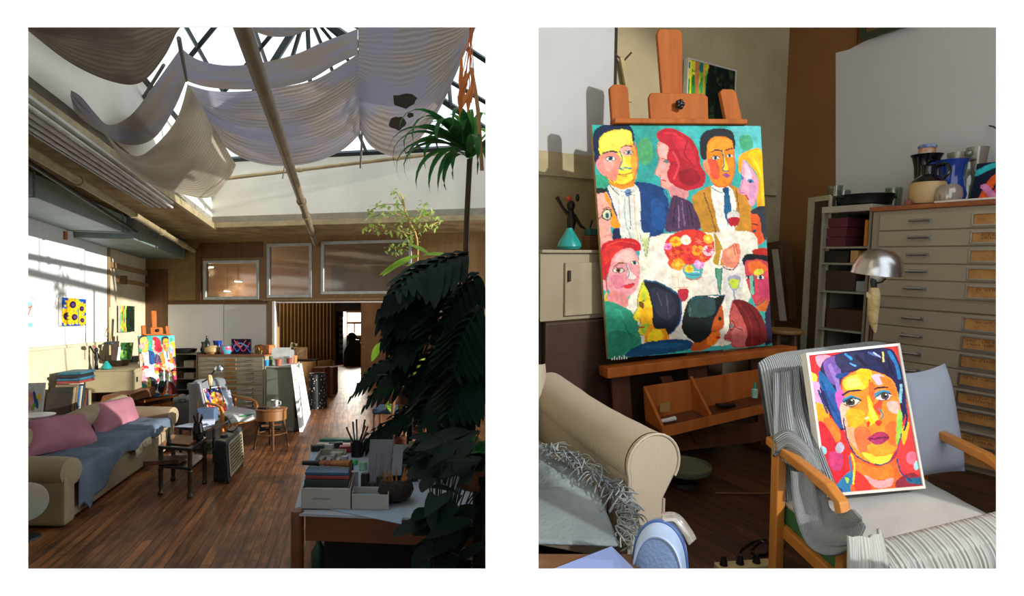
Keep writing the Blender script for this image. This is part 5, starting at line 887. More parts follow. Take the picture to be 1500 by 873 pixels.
def backf(side):
    def fn(u, v):
        a = lerp(-.01, .80, u); z = lerp(.40, .96 + .03 * u, v); b = .02 - .24 * v; cor = max(0, 1 - (abs(2 * u - 1) ** 10)) ** .5; top = max(0, 1 - max(0, v - .86) / .14) ** .5 if v > .86 else 1
        th = .055 * (cor * .75 + .25) * (top * .8 + .2); nrm = (fA * .92 + V((0, 0, .35))).normalized(); zz_ = z - .035 * (abs(2 * u - 1) ** 8) * v
        return cg(a, b, zz_) + nrm * th * side
    return fn
q = MB(); q.grid(backf(1), 30, 30, uvs=(1, 1.2)); q.build('back_cover', m_knit, chair, smooth='all'); q = MB(); q.grid(backf(-1), 16, 16); q.build('back_cushion', mat('cushion_back', '#7d8388', .9), chair, smooth='all')
# drape of the throw down the left side
def flap(Ls, Rs, n=24, amp=.012, uv=(1, 1), freq=18):
    cl, cr_ = cr(Ls, 8), cr(Rs, 8)
    def fn(u, v):
        i = v * (len(cl) - 1); k = min(int(i), len(cl) - 2); p = lerp(cl[k], cl[k + 1], i - k); i = v * (len(cr_) - 1); k = min(int(i), len(cr_) - 2); r = lerp(cr_[k], cr_[k + 1], i - k)
        return lerp(p, r, u) + V((0, -1, 0)) * (math.sin(u * PI) * .03 + amp * math.sin(u * freq + v * 3))
    return fn
thr = thing('knitted_throw', 'grey cable-knit throw falling off the left side of the armchair', 'throw', cg(-.05, .1, 0))
q = MB(); q.grid(flap([P(1132, 546, 2.42), P(1131, 600, 2.36), P(1131, 640, 2.30), P(1133, 668, 2.26)], [P(1172, 536, 2.42), P(1180, 590, 2.34), P(1200, 650, 2.22), P(1222, 712, 2.12)]), 24, 40, uvs=(.35, 1)); q.build('side_drape', m_knit, thr, smooth='all', solid=.012)
q = MB(); q.grid(flap([P(1133, 668, 2.24), P(1148, 660, 2.22), P(1170, 672, 2.15), P(1172, 684, 2.12)], [P(1134, 640, 2.28), P(1155, 630, 2.26), P(1180, 650, 2.2), P(1205, 690, 2.14)], amp=.005), 10, 20, uvs=(.2, .6)); q.build('corner_fold', m_knit, thr, smooth='all', solid=.012)
q = MB(); q.grid(flap([P(1158, 690, 2.08), P(1162, 745, 1.93), P(1180, 795, 1.84), P(1212, 812, 1.78), P(1246, 798, 1.74), P(1258, 770, 1.74)], [P(1202, 688, 2.06), P(1206, 715, 1.98), P(1214, 742, 1.90), P(1228, 752, 1.84), P(1242, 752, 1.78), P(1252, 748, 1.75)], amp=.01, freq=14), 18, 40, uvs=(.5, 1.5)); q.build('hanging_loop', m_knit, thr, smooth='all', solid=.012)
q = MB(); q.grid(flap([P(1240, 784, 1.70), P(1240, 820, 1.68), P(1243, 880, 1.66)], [P(1290, 775, 1.80), P(1300, 830, 1.72), P(1305, 900, 1.68)], amp=.008), 16, 30, uvs=(.6, 1)); q.build('front_drape', m_rib, thr, smooth='all', solid=.012)
# cushion on the chair
pc = [P(1312, 708, 2.40), P(1414, 690, 2.52), P(1384, 532, 2.62), P(1322, 547, 2.50)]
q = MB(); pillow(q, pc, .11, 16); q.v = q.v; tag(q.build('cushion', m_pil, smooth='all'), 'pale blue linen cushion behind the portrait on the armchair', 'cushion')
# portrait
c = [P(1183, 521, 2.33), P(1313.5, 507, 2.42), P(1350, 711.5, 2.27), P(1211, 723, 2.15)]; nrm = (c[1] - c[0]).cross(c[3] - c[0]).normalized(); nrm = nrm if nrm.y > 0 else -nrm
m_wfr = mat('white_wood_frame', '#d6d3cb', .45)
def portrait(c, nrm, label, res, fw):
    t = thing('framed_portrait', label, 'painting', c[3]); canvas('canvas', t, c, paint(FACE_CORNERS, *res, '#d8292c', FACE, warp=.5, jit=.3, seed=11), nrm * .02, m_canvas)
    r0 = (c[1] - c[0]).normalized(); r1 = (c[2] - c[3]).normalized(); u0 = (c[0] - c[3]).normalized(); u1 = (c[1] - c[2]).normalized(); f = -nrm * .008
    o = [c[0] - r0 * fw + u0 * fw, c[1] + r0 * fw + u1 * fw, c[2] + r1 * fw - u1 * fw, c[3] - r1 * fw - u0 * fw]; q = MB()
    for i in range(4):
        j = (i + 1) % 4; q.hexa([c[i] + f, c[j] + f, o[j] + f, o[i] + f, c[i] + nrm * .026, c[j] + nrm * .026, o[j] + nrm * .026, o[i] + nrm * .026])
    q.build('frame', m_wfr, t); return t
portB = portrait(c, nrm, 'white-framed portrait in orange and yellow, propped on the armchair, right picture', (150, 215), .011)

# ---- couch
m_sofa = stripes('cream_ticking', '#a79d8d', '#afa595', 60, axis=(1, .15, 0), dist=.2, bump=.1)
m_sofa2 = stripes('cream_ticking_vertical', '#aca191', '#a0947f', 55, axis=(1, 0, 0), dist=.1, bump=.1)
E0 = P(952, 675, 2.38); W0 = P(805, 575, 3.32); ax = (W0 - E0); sx = V((ax.y, -ax.x, 0)).normalized()
t = thing('couch', 'cream striped couch with a rolled arm at the lower left of the right picture', 'couch', V((E0.x, E0.y, 0)))
def armf(u, v):
    an = 2 * PI * u; r = lerp(.125, .12, v); base = E0 + ax * v + V((0, 0, -.02 * math.sin(v * PI)))
    w_ = 1 + .02 * noise.noise(V((u * 4, v * 9, 1))); return base + (sx * math.cos(an) * r + V((0, 0, 1)) * math.sin(an) * r * 1.0) * w_
q = MB(); q.grid(armf, 40, 24, uvs=(1, 2)); q.build('rolled_arm', m_sofa, t, smooth='all')
q = MB(); cpt = [];  # end panel: keyhole outline facing the viewer
dn = -ax.normalized(); 
out_ = [E0 + sx * math.cos(a_) * .127 + V((0, 0, math.sin(a_) * .127)) for a_ in np.linspace(-.55, PI + .35, 22)] + [E0 - sx * .118 + V((0, 0, -.10)), E0 - sx * .115 + V((0, 0, -E0.z + .02)), E0 + sx * .055 + V((0, 0, -E0.z + .02)), E0 + sx * .055 + V((0, 0, -.16))]
q.prism(out_, dn * .03); q.build('arm_front_panel', m_sofa2, t, bevel=.012, smooth=True)
q = MB(); q.tube([p + dn * .03 for p in out_], .006, 6, cap=False); q.build('piping', m_sofa, t, smooth=True)
q = MB(); q.ob(E0 - sx * .11 + V((0, 0, -E0.z + .02)), sx * .165, ax, (0, 0, E0.z - .06)); q.build('arm_body', m_sofa2, t, bevel=.02)
# seat block and back, running off to the left
sd = (-sx).normalized()
q = MB(); s0 = E0 - sx * .13 + V((0, 0, -E0.z)) - dn * .12; q.prism([V((.07, s0.y + .15, .05)), s0 + V((0, 0, .05)), s0 + V((0, 0, .05)) + V((ax.x, ax.y, 0)) * .93, V((.07, 3.45, .05))], (0, 0, .32)); q.build('seat_base', m_sofa2, t, bevel=.03)
def seatc(u, v):
    p0 = lerp(P(700, 665, 2.9), P(905, 715, 2.45), u); p1 = lerp(P(690, 800, 1.95), P(930, 770, 2.0), u); p = lerp(p0, p1, v); return V((max(p.x, .07), p.y, 0)) 
bw = P(812, 600, 3.25)
def bkf(u, v):
    a_ = lerp(-.3, PI * .62, v); x = lerp(.07, bw.x - .0, u); c_ = V((x, 3.42 - .02 * u, .72)); r = .11 * (1 - .9 * max(0, u - .8) / .2 * .55)
    return c_ + V((0, -math.cos(a_) * r, math.sin(a_) * r))
def backcush(u, v):
    x = lerp(.07, P(801, 560, 3.2).x + .005, u); z = lerp(.42, .80, v); rr_ = .5 + .5 * math.sin(v * PI) ** .5; edge = (1 - max(0, (u - .5) / .5) ** 3 * .9); return V((x - .01 * (2 * v - 1) ** 2, 3.28 - .13 * rr_ * edge, z - .02 * u))
q = MB(); q.grid(backcush, 14, 16, uvs=(1, 1)); q.build('back_cushion', m_sofa, t, smooth='all')
# throw blanket with fringe
m_blan = mat('grey_green_blanket', '#8a979b', .95, col2='#737f88', scale=3, bump=.3, bscale=60)
bl = thing('fringed_blanket', 'grey wool blanket with a tangled fringe spread over the couch seat', 'blanket', V((.35, 2.2, .4)))
def blf(u, v):
    # u along the couch edge from back to front, v from arm to the left
    e_ = lerp(P(789, 652, 2.85), P(905, 735, 2.28), u) if u < .72 else lerp(P(872.5, 712, 2.44), P(908, 800, 2.02), (u - .72) / .28)
    x = lerp(e_.x, .075, v); pz = e_.z + .02 * math.sin(v * 9 + u * 6) * v + .015 * noise.noise(V((u * 6, v * 5, 0))) - .02 * v
    if u > .72: k = (u - .72) / .28; pz = e_.z - .0 * k
    return V((x, e_.y + .02 * v, pz))
q = MB(); q.grid(blf, 50, 30, uvs=(1, 1)); q.build('wool', m_blan, bl, smooth='all', solid=.01)
m_fr = mat('fringe_yarn', '#98a0a4', .9, col2='#5f676e', scale=9)
random.seed(21); q = MB()
edge = cr([P(800, 655, 2.75), P(830, 668, 2.62), P(860, 690, 2.5), P(890, 712, 2.36), P(905, 735, 2.27), P(912, 765, 2.15), P(915, 795, 2.05)], 10)
for p in edge:
    for k_ in range(3):
        d_ = V((random.uniform(-.04, .07), random.uniform(-.06, .02), random.uniform(-.01, .03))); e1 = p + d_ + V((0, -.01, .01)); e2 = e1 + V((random.uniform(-.05, .05), random.uniform(-.06, 0), random.uniform(-.05, .0)))
        q.tube(cr([p + V((random.uniform(-.02, .01), 0, .004)), e1, e2], 4), [.0032] * 9, 5)
q.build('fringe', m_fr, bl, smooth='all')
bl['kind'] = 'object'; del bl['kind']
# ---- side table corner with pale blue folder and zipped bag
m_bag = mat('pale_blue_canvas', '#6d87b2', .85, col2='#6079a6', scale=3, bump=.25, bscale=80); m_bag2 = mat('light_bag_trim', '#8fa2c2', .8); m_bag3 = mat('blue_zip', '#34558f', .6)
zt3 = P(900, 850, 1.72).z; 
t = thing('coffee_table', 'dark low table carrying the blue folder, bottom left of the right picture', 'table', V((.55, 1.72, 0)))
q = MB(); q.box(V((.30, 1.70, P(850, 840, 1.7).z - .03)), (.44, .30, .03)); q.build('table_top', m_oakd, t, bevel=.006)
for x in (.11, .49):
    for y in (1.59, 1.82): q = MB(); q.tube([V((x, y, 0)), V((x, y, P(850, 840, 1.7).z - .045))], .018, 8); q.build('leg', m_oakd, t)
q = MB(); q.prism([P(792, 840, 1.70), P(798, 838, 1.72), P(896, 800, 1.83), P(934, 838, 1.68), P(935, 870, 1.6), P(792, 870, 1.6)][1:5], (0, 0, -.014)); tag(q.build('blue_folder', mat('periwinkle_card', '#6f82b8', .7, var=.03)), 'pale periwinkle folder lying at the bottom left beside the zipped bag', 'folder')
bc = P(968, 815, 1.80); t = thing('zipped_bag', 'pale blue rounded zipped pouch bag standing in front of the couch arm', 'bag', V((bc.x, bc.y, bc.z - .22)))
bx, by = V((.88, -.42, 0)).normalized(), V((.42, .88, 0)).normalized()   # bx across width, by depth
def bag_loop(wd, hh_, off, n=28):
    pts = []
    for a_ in np.linspace(0, PI, n): pts.append(V((0, 0, 0)) + bx * (-math.cos(a_) * wd) + V((0, 0, abs(math.sin(a_)) ** .75 * hh_)))
    return [V((bc.x, bc.y, bc.z - .2)) + bx * 0 + p + by * off for p in pts]
base = V((bc.x, bc.y, bc.z - .2)); wd, hb = .088, .325
def bagf(u, v):
    a_ = PI * u; s_y = (v - .5) * 2; pin = (1 - abs(s_y) ** 3 * .12); return base + bx * (-math.cos(a_) * wd * pin) + V((0, 0, (abs(math.sin(a_)) ** .42) * hb * pin - (.02 if False else 0))) + by * s_y * .055
q = MB(); q.grid(bagf, 40, 10); q.build('gusset', m_bag2, t, smooth='all')
for s_, nm in ((-1, 'front_panel'), (1, 'back_panel')):
    def pf(u, v):
        a_ = PI * u; pin = .88; e_ = base + bx * (-math.cos(a_) * wd * pin) + V((0, 0, (abs(math.sin(a_)) ** .42) * hb * pin)); c_ = base + V((0, 0, hb * .3)); c_ = base + bx * (-math.cos(a_) * wd * pin * .6) + V((0, 0, hb * .02)); p = lerp(c_, e_, v); return p + by * s_ * (.055 + .03 * (1 - v ** 2))
    q = MB(); q.grid(pf, 30, 10); q.build(nm, m_bag, t, smooth='all')
q = MB(); q.tube([base + bx * (-math.cos(a_) * wd * 1.0) + V((0, 0, (abs(math.sin(a_)) ** .42) * hb * 1.0)) + by * -.012 for a_ in np.linspace(.05, PI - .05, 30)], .007, 6); q.build('zip', m_bag3, t, smooth=True)
q = MB(); q.tube([base + bx * (-math.cos(a_) * wd * .9) + V((0, 0, (abs(math.sin(a_)) ** .42) * hb * .9)) + by * -.055 for a_ in np.linspace(.05, PI - .05, 30)], .005, 6); q.build('piping', m_bag2, t, smooth=True)
q = MB(); q.tube(cr([base + bx * -.07 + by * -.085 + V((0, 0, .10)), base + bx * -.03 + by * -.10 + V((0, 0, .085)), base + bx * .035 + by * -.10 + V((0, 0, .13)), base + bx * .055 + by * -.09 + V((0, 0, .19))], 6), .007, 6, flat=1.8); q.build('strap', m_bag2, t, smooth=True)
q = MB(); q.ribbon(cr([base + bx * .0 + by * .0 + V((0, 0, hb + .008)), base + bx * .04 + by * .01 + V((0, 0, hb + .012)), base + bx * .075 + by * .01 + V((0, 0, hb * .93)), base + bx * .097 + by * .01 + V((0, 0, hb * .82))], 6), .02, up=(0, -.4, 1)); q.build('top_handle', glassmat('clear_vinyl', '#dfe8ee', .25, .1, haze=.3), t, smooth=True, solid=.004)
q = MB(); q.box(V((bc.x, bc.y + .02, bc.z - .2 - .02)), (.24, .2, .03)); tt = thing('footstool', 'low dark stool under the zipped bag', 'stool', V((bc.x, bc.y, 0))); q.build('seat', m_oakd, tt, bevel=.005)
for x in (-.09, .09):
    for y in (-.06, .08): q = MB(); q.tube([V((bc.x + x, bc.y + y, 0)), V((bc.x + x, bc.y + y, bc.z - .24))], .014, 8); q.build('leg', m_oakd, tt)
# ---- floor things
p = PZ(1002, 686, .10); t = thing('round_tray_table', 'round dull green tray table on the dark floor below the easel', 'tray table', V((p.x, p.y, 0))); r = 40 / F * p.y; q = MB(); q.lathe([(r * .96, .09), (r, .10), (r, .125), (r * .97, .125), (r * .96, .108), (.01, .106)], V((p.x, p.y, 0)), n=40); q.build('tray', mat('dull_green_metal', '#5d5f4c', .5), t, smooth=True); q = MB(); q.lathe([(r * .5, 0), (r * .45, .02), (.03, .03), (.03, .09)], V((p.x, p.y, 0)), n=20); q.build('pedestal', m_dark, t, smooth=True)
for i, (pts, lb) in enumerate([([(1048, 722), (1090, 723), (1130, 722), (1160, 716)], 'thin brown cable running straight across the dark floor'), ([(1075, 834), (1085, 805), (1110, 792), (1130, 800), (1120, 812), (1100, 806), (1120, 790), (1150, 800)], 'black cable coiled on the floor by the power strip'), ([(1095, 834), (1100, 818), (1125, 810), (1145, 818), (1150, 840)], 'black cable looping round the power strip on the floor')]):
    q = MB(); q.tube(cr([PZ(x, y, .008) for x, y in pts], 6), .006, 6); tag(q.build('cable', mat('brown_cable', '#6a4630', .5) if i == 0 else m_black, smooth=True), lb, 'cable')
s0 = PZ(1050, 832, .02); s1 = PZ(1130, 826, .02); dd = (s1 - s0); n_ = V((-dd.y, dd.x, 0)).normalized(); t = thing('power_strip', 'ivory power strip with black plugs on the floor under the armchair', 'power strip', s0)
q = MB(); q.ob(V((s0.x, s0.y, .002)) - n_ * .03, V((dd.x, dd.y, 0)), n_ * .06, (0, 0, .03)); q.build('body', mat('ivory_plastic', '#b9a97c', .5), t, bevel=.004)
for k in (.12, .42, .72): q = MB(); c_ = s0 + dd * k; q.tube([V((c_.x, c_.y, .033)), V((c_.x, c_.y, .075))], [.019, .009], 8); q.build('plug', m_black, t, smooth=True)
# ================================================================== LEFT STUDIO, objects
ROOM = 'A'
def wp(px, py, off=0): return PP(px, py, CB + NL * off, NL)
def bp_(px, py, off=0): return PP(px, py, CB + NB * off, NB)
DV = V((-.2727, .962, 0)); XV = V((1, 0, 0))
# ---- ducts, pipes, long light fitting under the ceiling
def run_box(name, label, cat, x_off0, x_off1, Y0, Y1, z0, z1, m, bev=.01):
    a, b = wl(Y0), wl(Y1); q = MB(); q.hexa([a + NL * x_off0 + V((0, 0, z0)), a + NL * x_off1 + V((0, 0, z0)), b + NL * x_off1 + V((0, 0, z0)), b + NL * x_off0 + V((0, 0, z0)), a + NL * x_off0 + V((0, 0, z1)), a + NL * x_off1 + V((0, 0, z1)), b + NL * x_off1 + V((0, 0, z1)), b + NL * x_off0 + V((0, 0, z1))]); return q
t = thing('air_duct', 'long pale galvanized air duct along the top of the left wall', 'duct', wl(6, 3.36, .4))
run_box(0, 0, 0, .03, .80, 1.9, 9.5, 3.36, 3.64, 0).build('duct_section', m_galv, t, bevel=.008)
for Y in (4.2, 6.6, 9.3): run_box(0, 0, 0, .02, .815, Y, Y + .03, 3.35, 3.655, 0).build('seam_flange', m_galv2, t)
t = thing('air_duct', 'darker boxed duct section with a small grille at the far end of the left wall', 'duct', wl(11, 3.27, .4)); run_box(0, 0, 0, .03, .90, 9.54, 12.7, 3.27, 3.66, 0).build('duct_section', m_galv2, t, bevel=.008)
a = wl(10.15, 3.40, .902); b = wl(10.75, 3.40, .902); d = b - a; q = MB(); 
for (u0, u1, z0, z1) in ((0, 1, 0, .025), (0, 1, .155, .18), (0, .05, 0, .18), (.95, 1, 0, .18)): q.ob(a + d * u0 + V((0, 0, z0)), d * (u1 - u0), NL * .015, (0, 0, z1 - z0))
g_ = q.build('vent_grille', mat('grille_cream', '#9b9780', .5), t); q = MB()
for k in range(5): q.ob(a + d * .05 + V((0, 0, .03 + k * .025)), d * .9, NL * .008, (0, 0, .008))
q.build('grille_slats', m_galv2, g_)
q = MB(); a = wp(95, 351, .03); q.lathe([(.035, 0), (.035, .13)], a, n=14); tag(q.build('copper_pipe_end', mat('copper', '#a05a32', .4, metal=.7), smooth=True), 'short copper pipe stub under the galvanized duct', 'pipe')
def pipe(name, label, p0, p1, r, m, clamps=()):
    t = thing(name, label, 'pipe', p0); q = MB(); q.tube([p0, p1], r, 14); q.build('tube', m, t, smooth=True)
    for c in clamps: q = MB(); p = lerp(p0, p1, c); d = (p1 - p0).normalized() * .035; q.tube([p - d, p + d], r * 1.3, 14); q.build('coupling', m, t, smooth=True)
    return t
p1 = PZ(284, 368, 3.42); p0 = PZ(39, 219, 3.42); p0 = p0 + (p0 - p1) * .3; pipe('ceiling_pipe', 'beige steam pipe running beside the galvanized duct on the left', p0, p1, .045, m_pipe, (.35, .55, .72, .9))
p1 = PZ(250, 372, 3.40); p0 = PZ(39, 236, 3.46); p0 = p0 + (p0 - p1) * .25; pipe('ceiling_pipe', 'thin dark pipe just below the beige steam pipe on the left', p0, p1, .025, m_steel)
p1 = PZ(463, 358, 3.52); p0 = PZ(355, 39, 3.52); p0 = p0 + (p0 - p1) * .08; pipe('ceiling_pipe', 'thick brown pipe crossing under the skylight down to the upper windows', p0, p1, .05, m_pipe2, (.55, .66, .85))
p0, p1 = P(300, 265, 9.6), P(655, 223, 9.3); pipe('ceiling_pipe', 'horizontal beige pipe in front of the white back side of the skylight', p0, p1, .032, m_pipe, (.4, .8))
e0, e1 = PZ(238, 303, 3.5), PZ(48, 176, 3.5); e1 = e1 + (e1 - e0) * .25; dd = (e1 - e0); sd_ = V((-dd.y, dd.x, 0)).normalized()
t = thing('strip_light', 'long white four-tube light fitting hanging along the left side below the ceiling', 'ceiling light', e0); m_enam = mat('white_enamel', '#c8c8c2', .4)
q = MB(); q.ob(e0 + sd_ * -.14 + V((0, 0, .05)), dd, sd_ * .28, (0, 0, .03)); q.build('housing', m_enam, t, bevel=.005); q = MB(); q.ob(e0 - sd_ * .16 + V((0, 0, -.02)), dd, sd_ * .016, (0, 0, .10)); q.build('side_rail', mat('blue_grey_enamel', '#8f9da4', .4), t)
for k in range(4): q = MB(); o = e0 + sd_ * (-.115 + .077 * k); q.tube([o, o + dd], .02, 10); q.build('tube', m_enam, t, smooth=True)
for k in (.03, .5): q = MB(); o = e0 + dd * k; q.tube([o + V((0, 0, .07)), V((o.x, o.y, ZC))], .006, 6); q.build('hanger', m_steel, t)
# ---- shade cloths under the glass
def cloth_mat(name, c1, c2, blot, freq=9):
    if name in MATS: return MATS[name]
    m = stripes(name, c1, c2, freq, axis=(0, 1, 0), attr=True, dist=1.8, bump=.35, blotch=blot)
    nt = m.node_tree; N = nt.nodes; L = nt.links; b = N['Principled BSDF']; out = N['Material Output']; src = b.inputs['Base Color'].links[0].from_socket
    tr_ = N.new('ShaderNodeBsdfTranslucent'); L.new(src, tr_.inputs[0]); mx = N.new('ShaderNodeMixShader'); mx.inputs[0].default_value = .42; L.new(b.outputs[0], mx.inputs[1]); L.new(tr_.outputs[0], mx.inputs[2]); L.new(mx.outputs[0], out.inputs[0]); return m
m_cl1 = cloth_mat('weathered_shade_cloth', '#85776a', '#a3968a', ('#8b8794', 2.2)); m_cl2 = cloth_mat('brown_shade_cloth', '#675a4c', '#7d6f60', ('#594f44', 2.5), 7); m_cl3 = cloth_mat('pale_shade_cloth', '#b5a78f', '#c4b8a2', ('#9a8e7c', 2))
def curvept(c, t):
    i = t * (len(c) - 1); k = min(int(i), len(c) - 2); return lerp(c[k], c[k + 1], i - k)
def shade(label, top, bot, zt_, zb_, m, sag=.0, n=(40, 30), ruf=.02, fr=16, par=None):
    tc = cr([V((x, y, 0)) for x, y in top], 8); bc_ = cr([V((x, y, 0)) for x, y in bot], 8)
    zt_ = zt_ if callable(zt_) else (lambda u, k=zt_: k); zb_ = zb_ if callable(zb_) else (lambda u, k=zb_: k)
    def fn(u, v):
        p = lerp(curvept(tc, u), curvept(bc_, u), v); z = lerp(zt_(u), zb_(u), v) - sag * math.sin(v * PI) * math.sin(u * PI)
        r_ = (CX - p.x) / F - .2835; Yw = 2.417 / r_ if r_ > 0 else 99; pt = PZ(p.x, p.y, z); pt = P(p.x, p.y, Yw) if pt.y > Yw else pt; w = math.sin(v * fr + math.sin(u * 5) * 1.2 + noise.noise(V((u * 3, v * 3, 2))) * 2) * math.sin(u * PI) ** .5
        return pt + V((0, .3, 1)).normalized() * (ruf * w)
    q = MB(); q.grid(fn, *n, uvs=(1, 1)); a = fn(.5, .5)
    return tag(q.build('shade_cloth', m, smooth='all', origin=a), label, 'shade cloth')
shade('big brown shade cloth bellying down in the top left corner of the skylight', [(30, 20), (120, -30), (200, -40), (300, 10)], [(40, 44), (100, 88), (160, 116), (205, 121), (240, 85), (263, 38)], lambda u: 4.08 + .6 * u, lambda u: 4.0 + .5 * u, m_cl2, .05)
shade('narrow grey shade cloth curving from the skylight wall up to the knot', [(104, 132), (118, 142), (140, 168), (160, 184), (192, 168), (225, 125), (262, 74)], [(103, 140), (112, 165), (140, 187), (185, 211), (225, 203), (255, 160), (272, 120)], lambda u: 3.62 + .9 * u, lambda u: 3.60 + .88 * u, m_cl1, ruf=.012)
shade('cream shade cloth gathered at the knot and fanning out above the back wall', [(150, 187), (176, 221), (203, 232), (235, 206), (262, 165), (275, 122)], [(151, 192), (182, 236), (225, 268), (300, 291), (332, 268), (346, 242)], lambda u: 3.46 + 1.04 * u * u, lambda u: 3.44 + .7 * u ** 3, m_cl3, ruf=.04, fr=3)
shade('upper strip of grey shade cloth between the knot and the thick brown pipe', [(265, 70), (290, 88), (330, 97), (380, 93), (430, 80), (470, 62), (524, 42)], [(272, 118), (300, 126), (345, 130), (400, 128), (450, 118), (490, 96), (524, 80)], 4.75, 4.6, m_cl1, ruf=.012, fr=10)
shade('wide grey striped shade cloth hanging across the middle of the skylight', [(275, 124), (310, 134), (350, 136), (400, 130), (450, 120), (490, 100), (525, 78)], [(280, 148), (310, 195), (350, 228), (400, 243), (455, 240), (500, 222), (528, 196)], 4.68, 4.3, m_cl1, .12, fr=34, ruf=.02)
shade('large grey shade cloth with two dark patches, hanging at the right of the skylight', [(524, 20), (580, 10), (640, 10), (705, 20)], [(527, 190), (545, 215), (583, 228), (615, 205), (650, 150), (697, 40)], 4.75, 4.3, m_cl1, .12, fr=34)
shade('small folded shade cloth end at the top edge beside the thick pipe', [(362, 30), (400, 26), (440, 26), (468, 32)], [(365, 42), (395, 52), (430, 52), (462, 40)], 4.7, 4.6, m_cl1, ruf=.01)
random.seed(4)
for i, (cx_, cy_, rx_, ry_) in enumerate([(592, 148, 20, 11), (583, 180, 13, 11), (601, 169, 5, 4)]):
    z = 4.40; q = MB(); pts = [PZ(cx_ + math.cos(a_) * rx_ * random.uniform(.7, 1.15), cy_ + math.sin(a_) * ry_ * random.uniform(.7, 1.15), z - (cy_ - 120) / 110 * .22 - .12) for a_ in np.linspace(0, 2 * PI, 14)[:-1]]; q.prism(pts, (0, 0, .004)); tag(q.build('cloth_patch', mat('dark_patch', '#3a322c', .9)), ['larger dark patch on the right-hand shade cloth', 'lower dark patch on the right-hand shade cloth', 'tiny dark spot between the patches on the right-hand shade cloth'][i], 'patch')
def cord(pts, r, label, m=None, name='cord'):
    q = MB(); q.tube(cr(pts, 5), r, 6); return tag(q.build(name, m or mat('grey_cord', '#77706a', .8), smooth=True), label, 'cord')
cord([P(200, 160, 8.2), P(201, 190, 8.2), P(202, 236, 8.2)], .007, 'thin cord hanging straight down left of the knot')
cord([PZ(528, 60, 4.8), PZ(529, 140, 4.5), PZ(530, 200, 4.3), P(528, 246, 8.0)], .014, 'pale cord between the middle and right shade cloths')
cord([PZ(176, 188, 4.4), PZ(205, 150, 4.6), PZ(240, 95, 4.8)], .02, 'pale band of twisted cloth running up to the knot', m_cl1)
cord([PZ(455, 90, 4.9), PZ(480, 85, 4.9), PZ(520, 58, 4.9)], .012, 'light rope slung behind the strip of shade cloth')
cord([PZ(262, 56, 4.7), PZ(266, 80, 4.7), PZ(272, 118, 4.6)], .022, 'knot of twisted cloth where the shade cloths meet', m_cl1)
cord([P(98, 80, 6.5), P(100, 130, 6.5), P(103, 145, 6.5)], .008, 'cord hanging from the left side of the skylight to the narrow cloth')
cord([P(78, 72, 6), P(80, 100, 6), P(92, 103, 6), P(97, 85, 6)], .01, 'looped grey cable on the left side of the skylight')
t = thing('junction_box', 'small grey box high on the left side of the skylight', 'box', P(66, 64, 5.9)); q = MB(); q.box(P(66, 64, 5.9), (.09, .09, .08), R=Matrix.Rotation(.6, 3, 'Y')); q.build('box', m_galv, t, bevel=.005)
cord([P(416, 226, 8.6), P(417, 240, 8.6), P(414, 262, 8.6)], .008, 'short cord hanging beside the thick brown pipe', m_steel)

# ---- pictures on the left wall
m_edge = mat('white_canvas_edge', '#c9c6bd', .8)
def flatq(px0, py0, px1, py1, off):
    a, b = wp(px0, (py0 + py1) / 2, off), wp(px1, (py0 + py1) / 2, off); zt__, zb__ = wp((px0 + px1) / 2, py0, off).z, wp((px0 + px1) / 2, py1, off).z
    return [V((a.x, a.y, zt__)), V((b.x, b.y, zt__)), V((b.x, b.y, zb__)), V((a.x, a.y, zb__))]
q4 = flatq(90.5, 437, 126, 477, .07); wall_picture('sunflower_painting', 'sunflower canvas with a blue ground on the white board of the left wall', q4, -NL * .04, '#1b4aa5', SUNF, [(240, 78), (400, 90), (402, 258), (243, 262)], (70, 70), m_edge)
q4 = flatq(20, 434, 53.5, 479, .05); wall_picture('pale_painting', 'pale canvas with pink and orange strokes on the wall left of the sunflowers', q4, -NL * .025, '#dfe0e0', [('e', 40, 60, 60, 50, 0, '#e9b9cf'), ('b', [(0, 100), (40, 100), (40, 140), (0, 150)], '#7fc8d8'), ('l', [(-40, 150), (38, 130)], 9, '#e8622c'), ('l', [(38, 120), (0, 240)], 8, '#e8622c'), ('l', [(45, 170), (62, 200)], 7, '#e88a5c'), ('e', 55, 200, 14, 40, 0, '#e9c6d8'), ('b', [(0, 250), (40, 245), (38, 275), (0, 275)], '#7fc8d8')], [(-70, 55), (72, 60), (72, 275), (-70, 275)], (50, 60), m_edge)
q4 = flatq(176.5, 448, 197, 486, .07); wall_picture('forest_painting', 'small green painting of tree trunks on the cream wall near the corner, left picture', q4, -NL * .04, '#2a3a22', FOREST, [(0, 0), (100, 0), (100, 100), (0, 100)], (40, 50), m_edge)
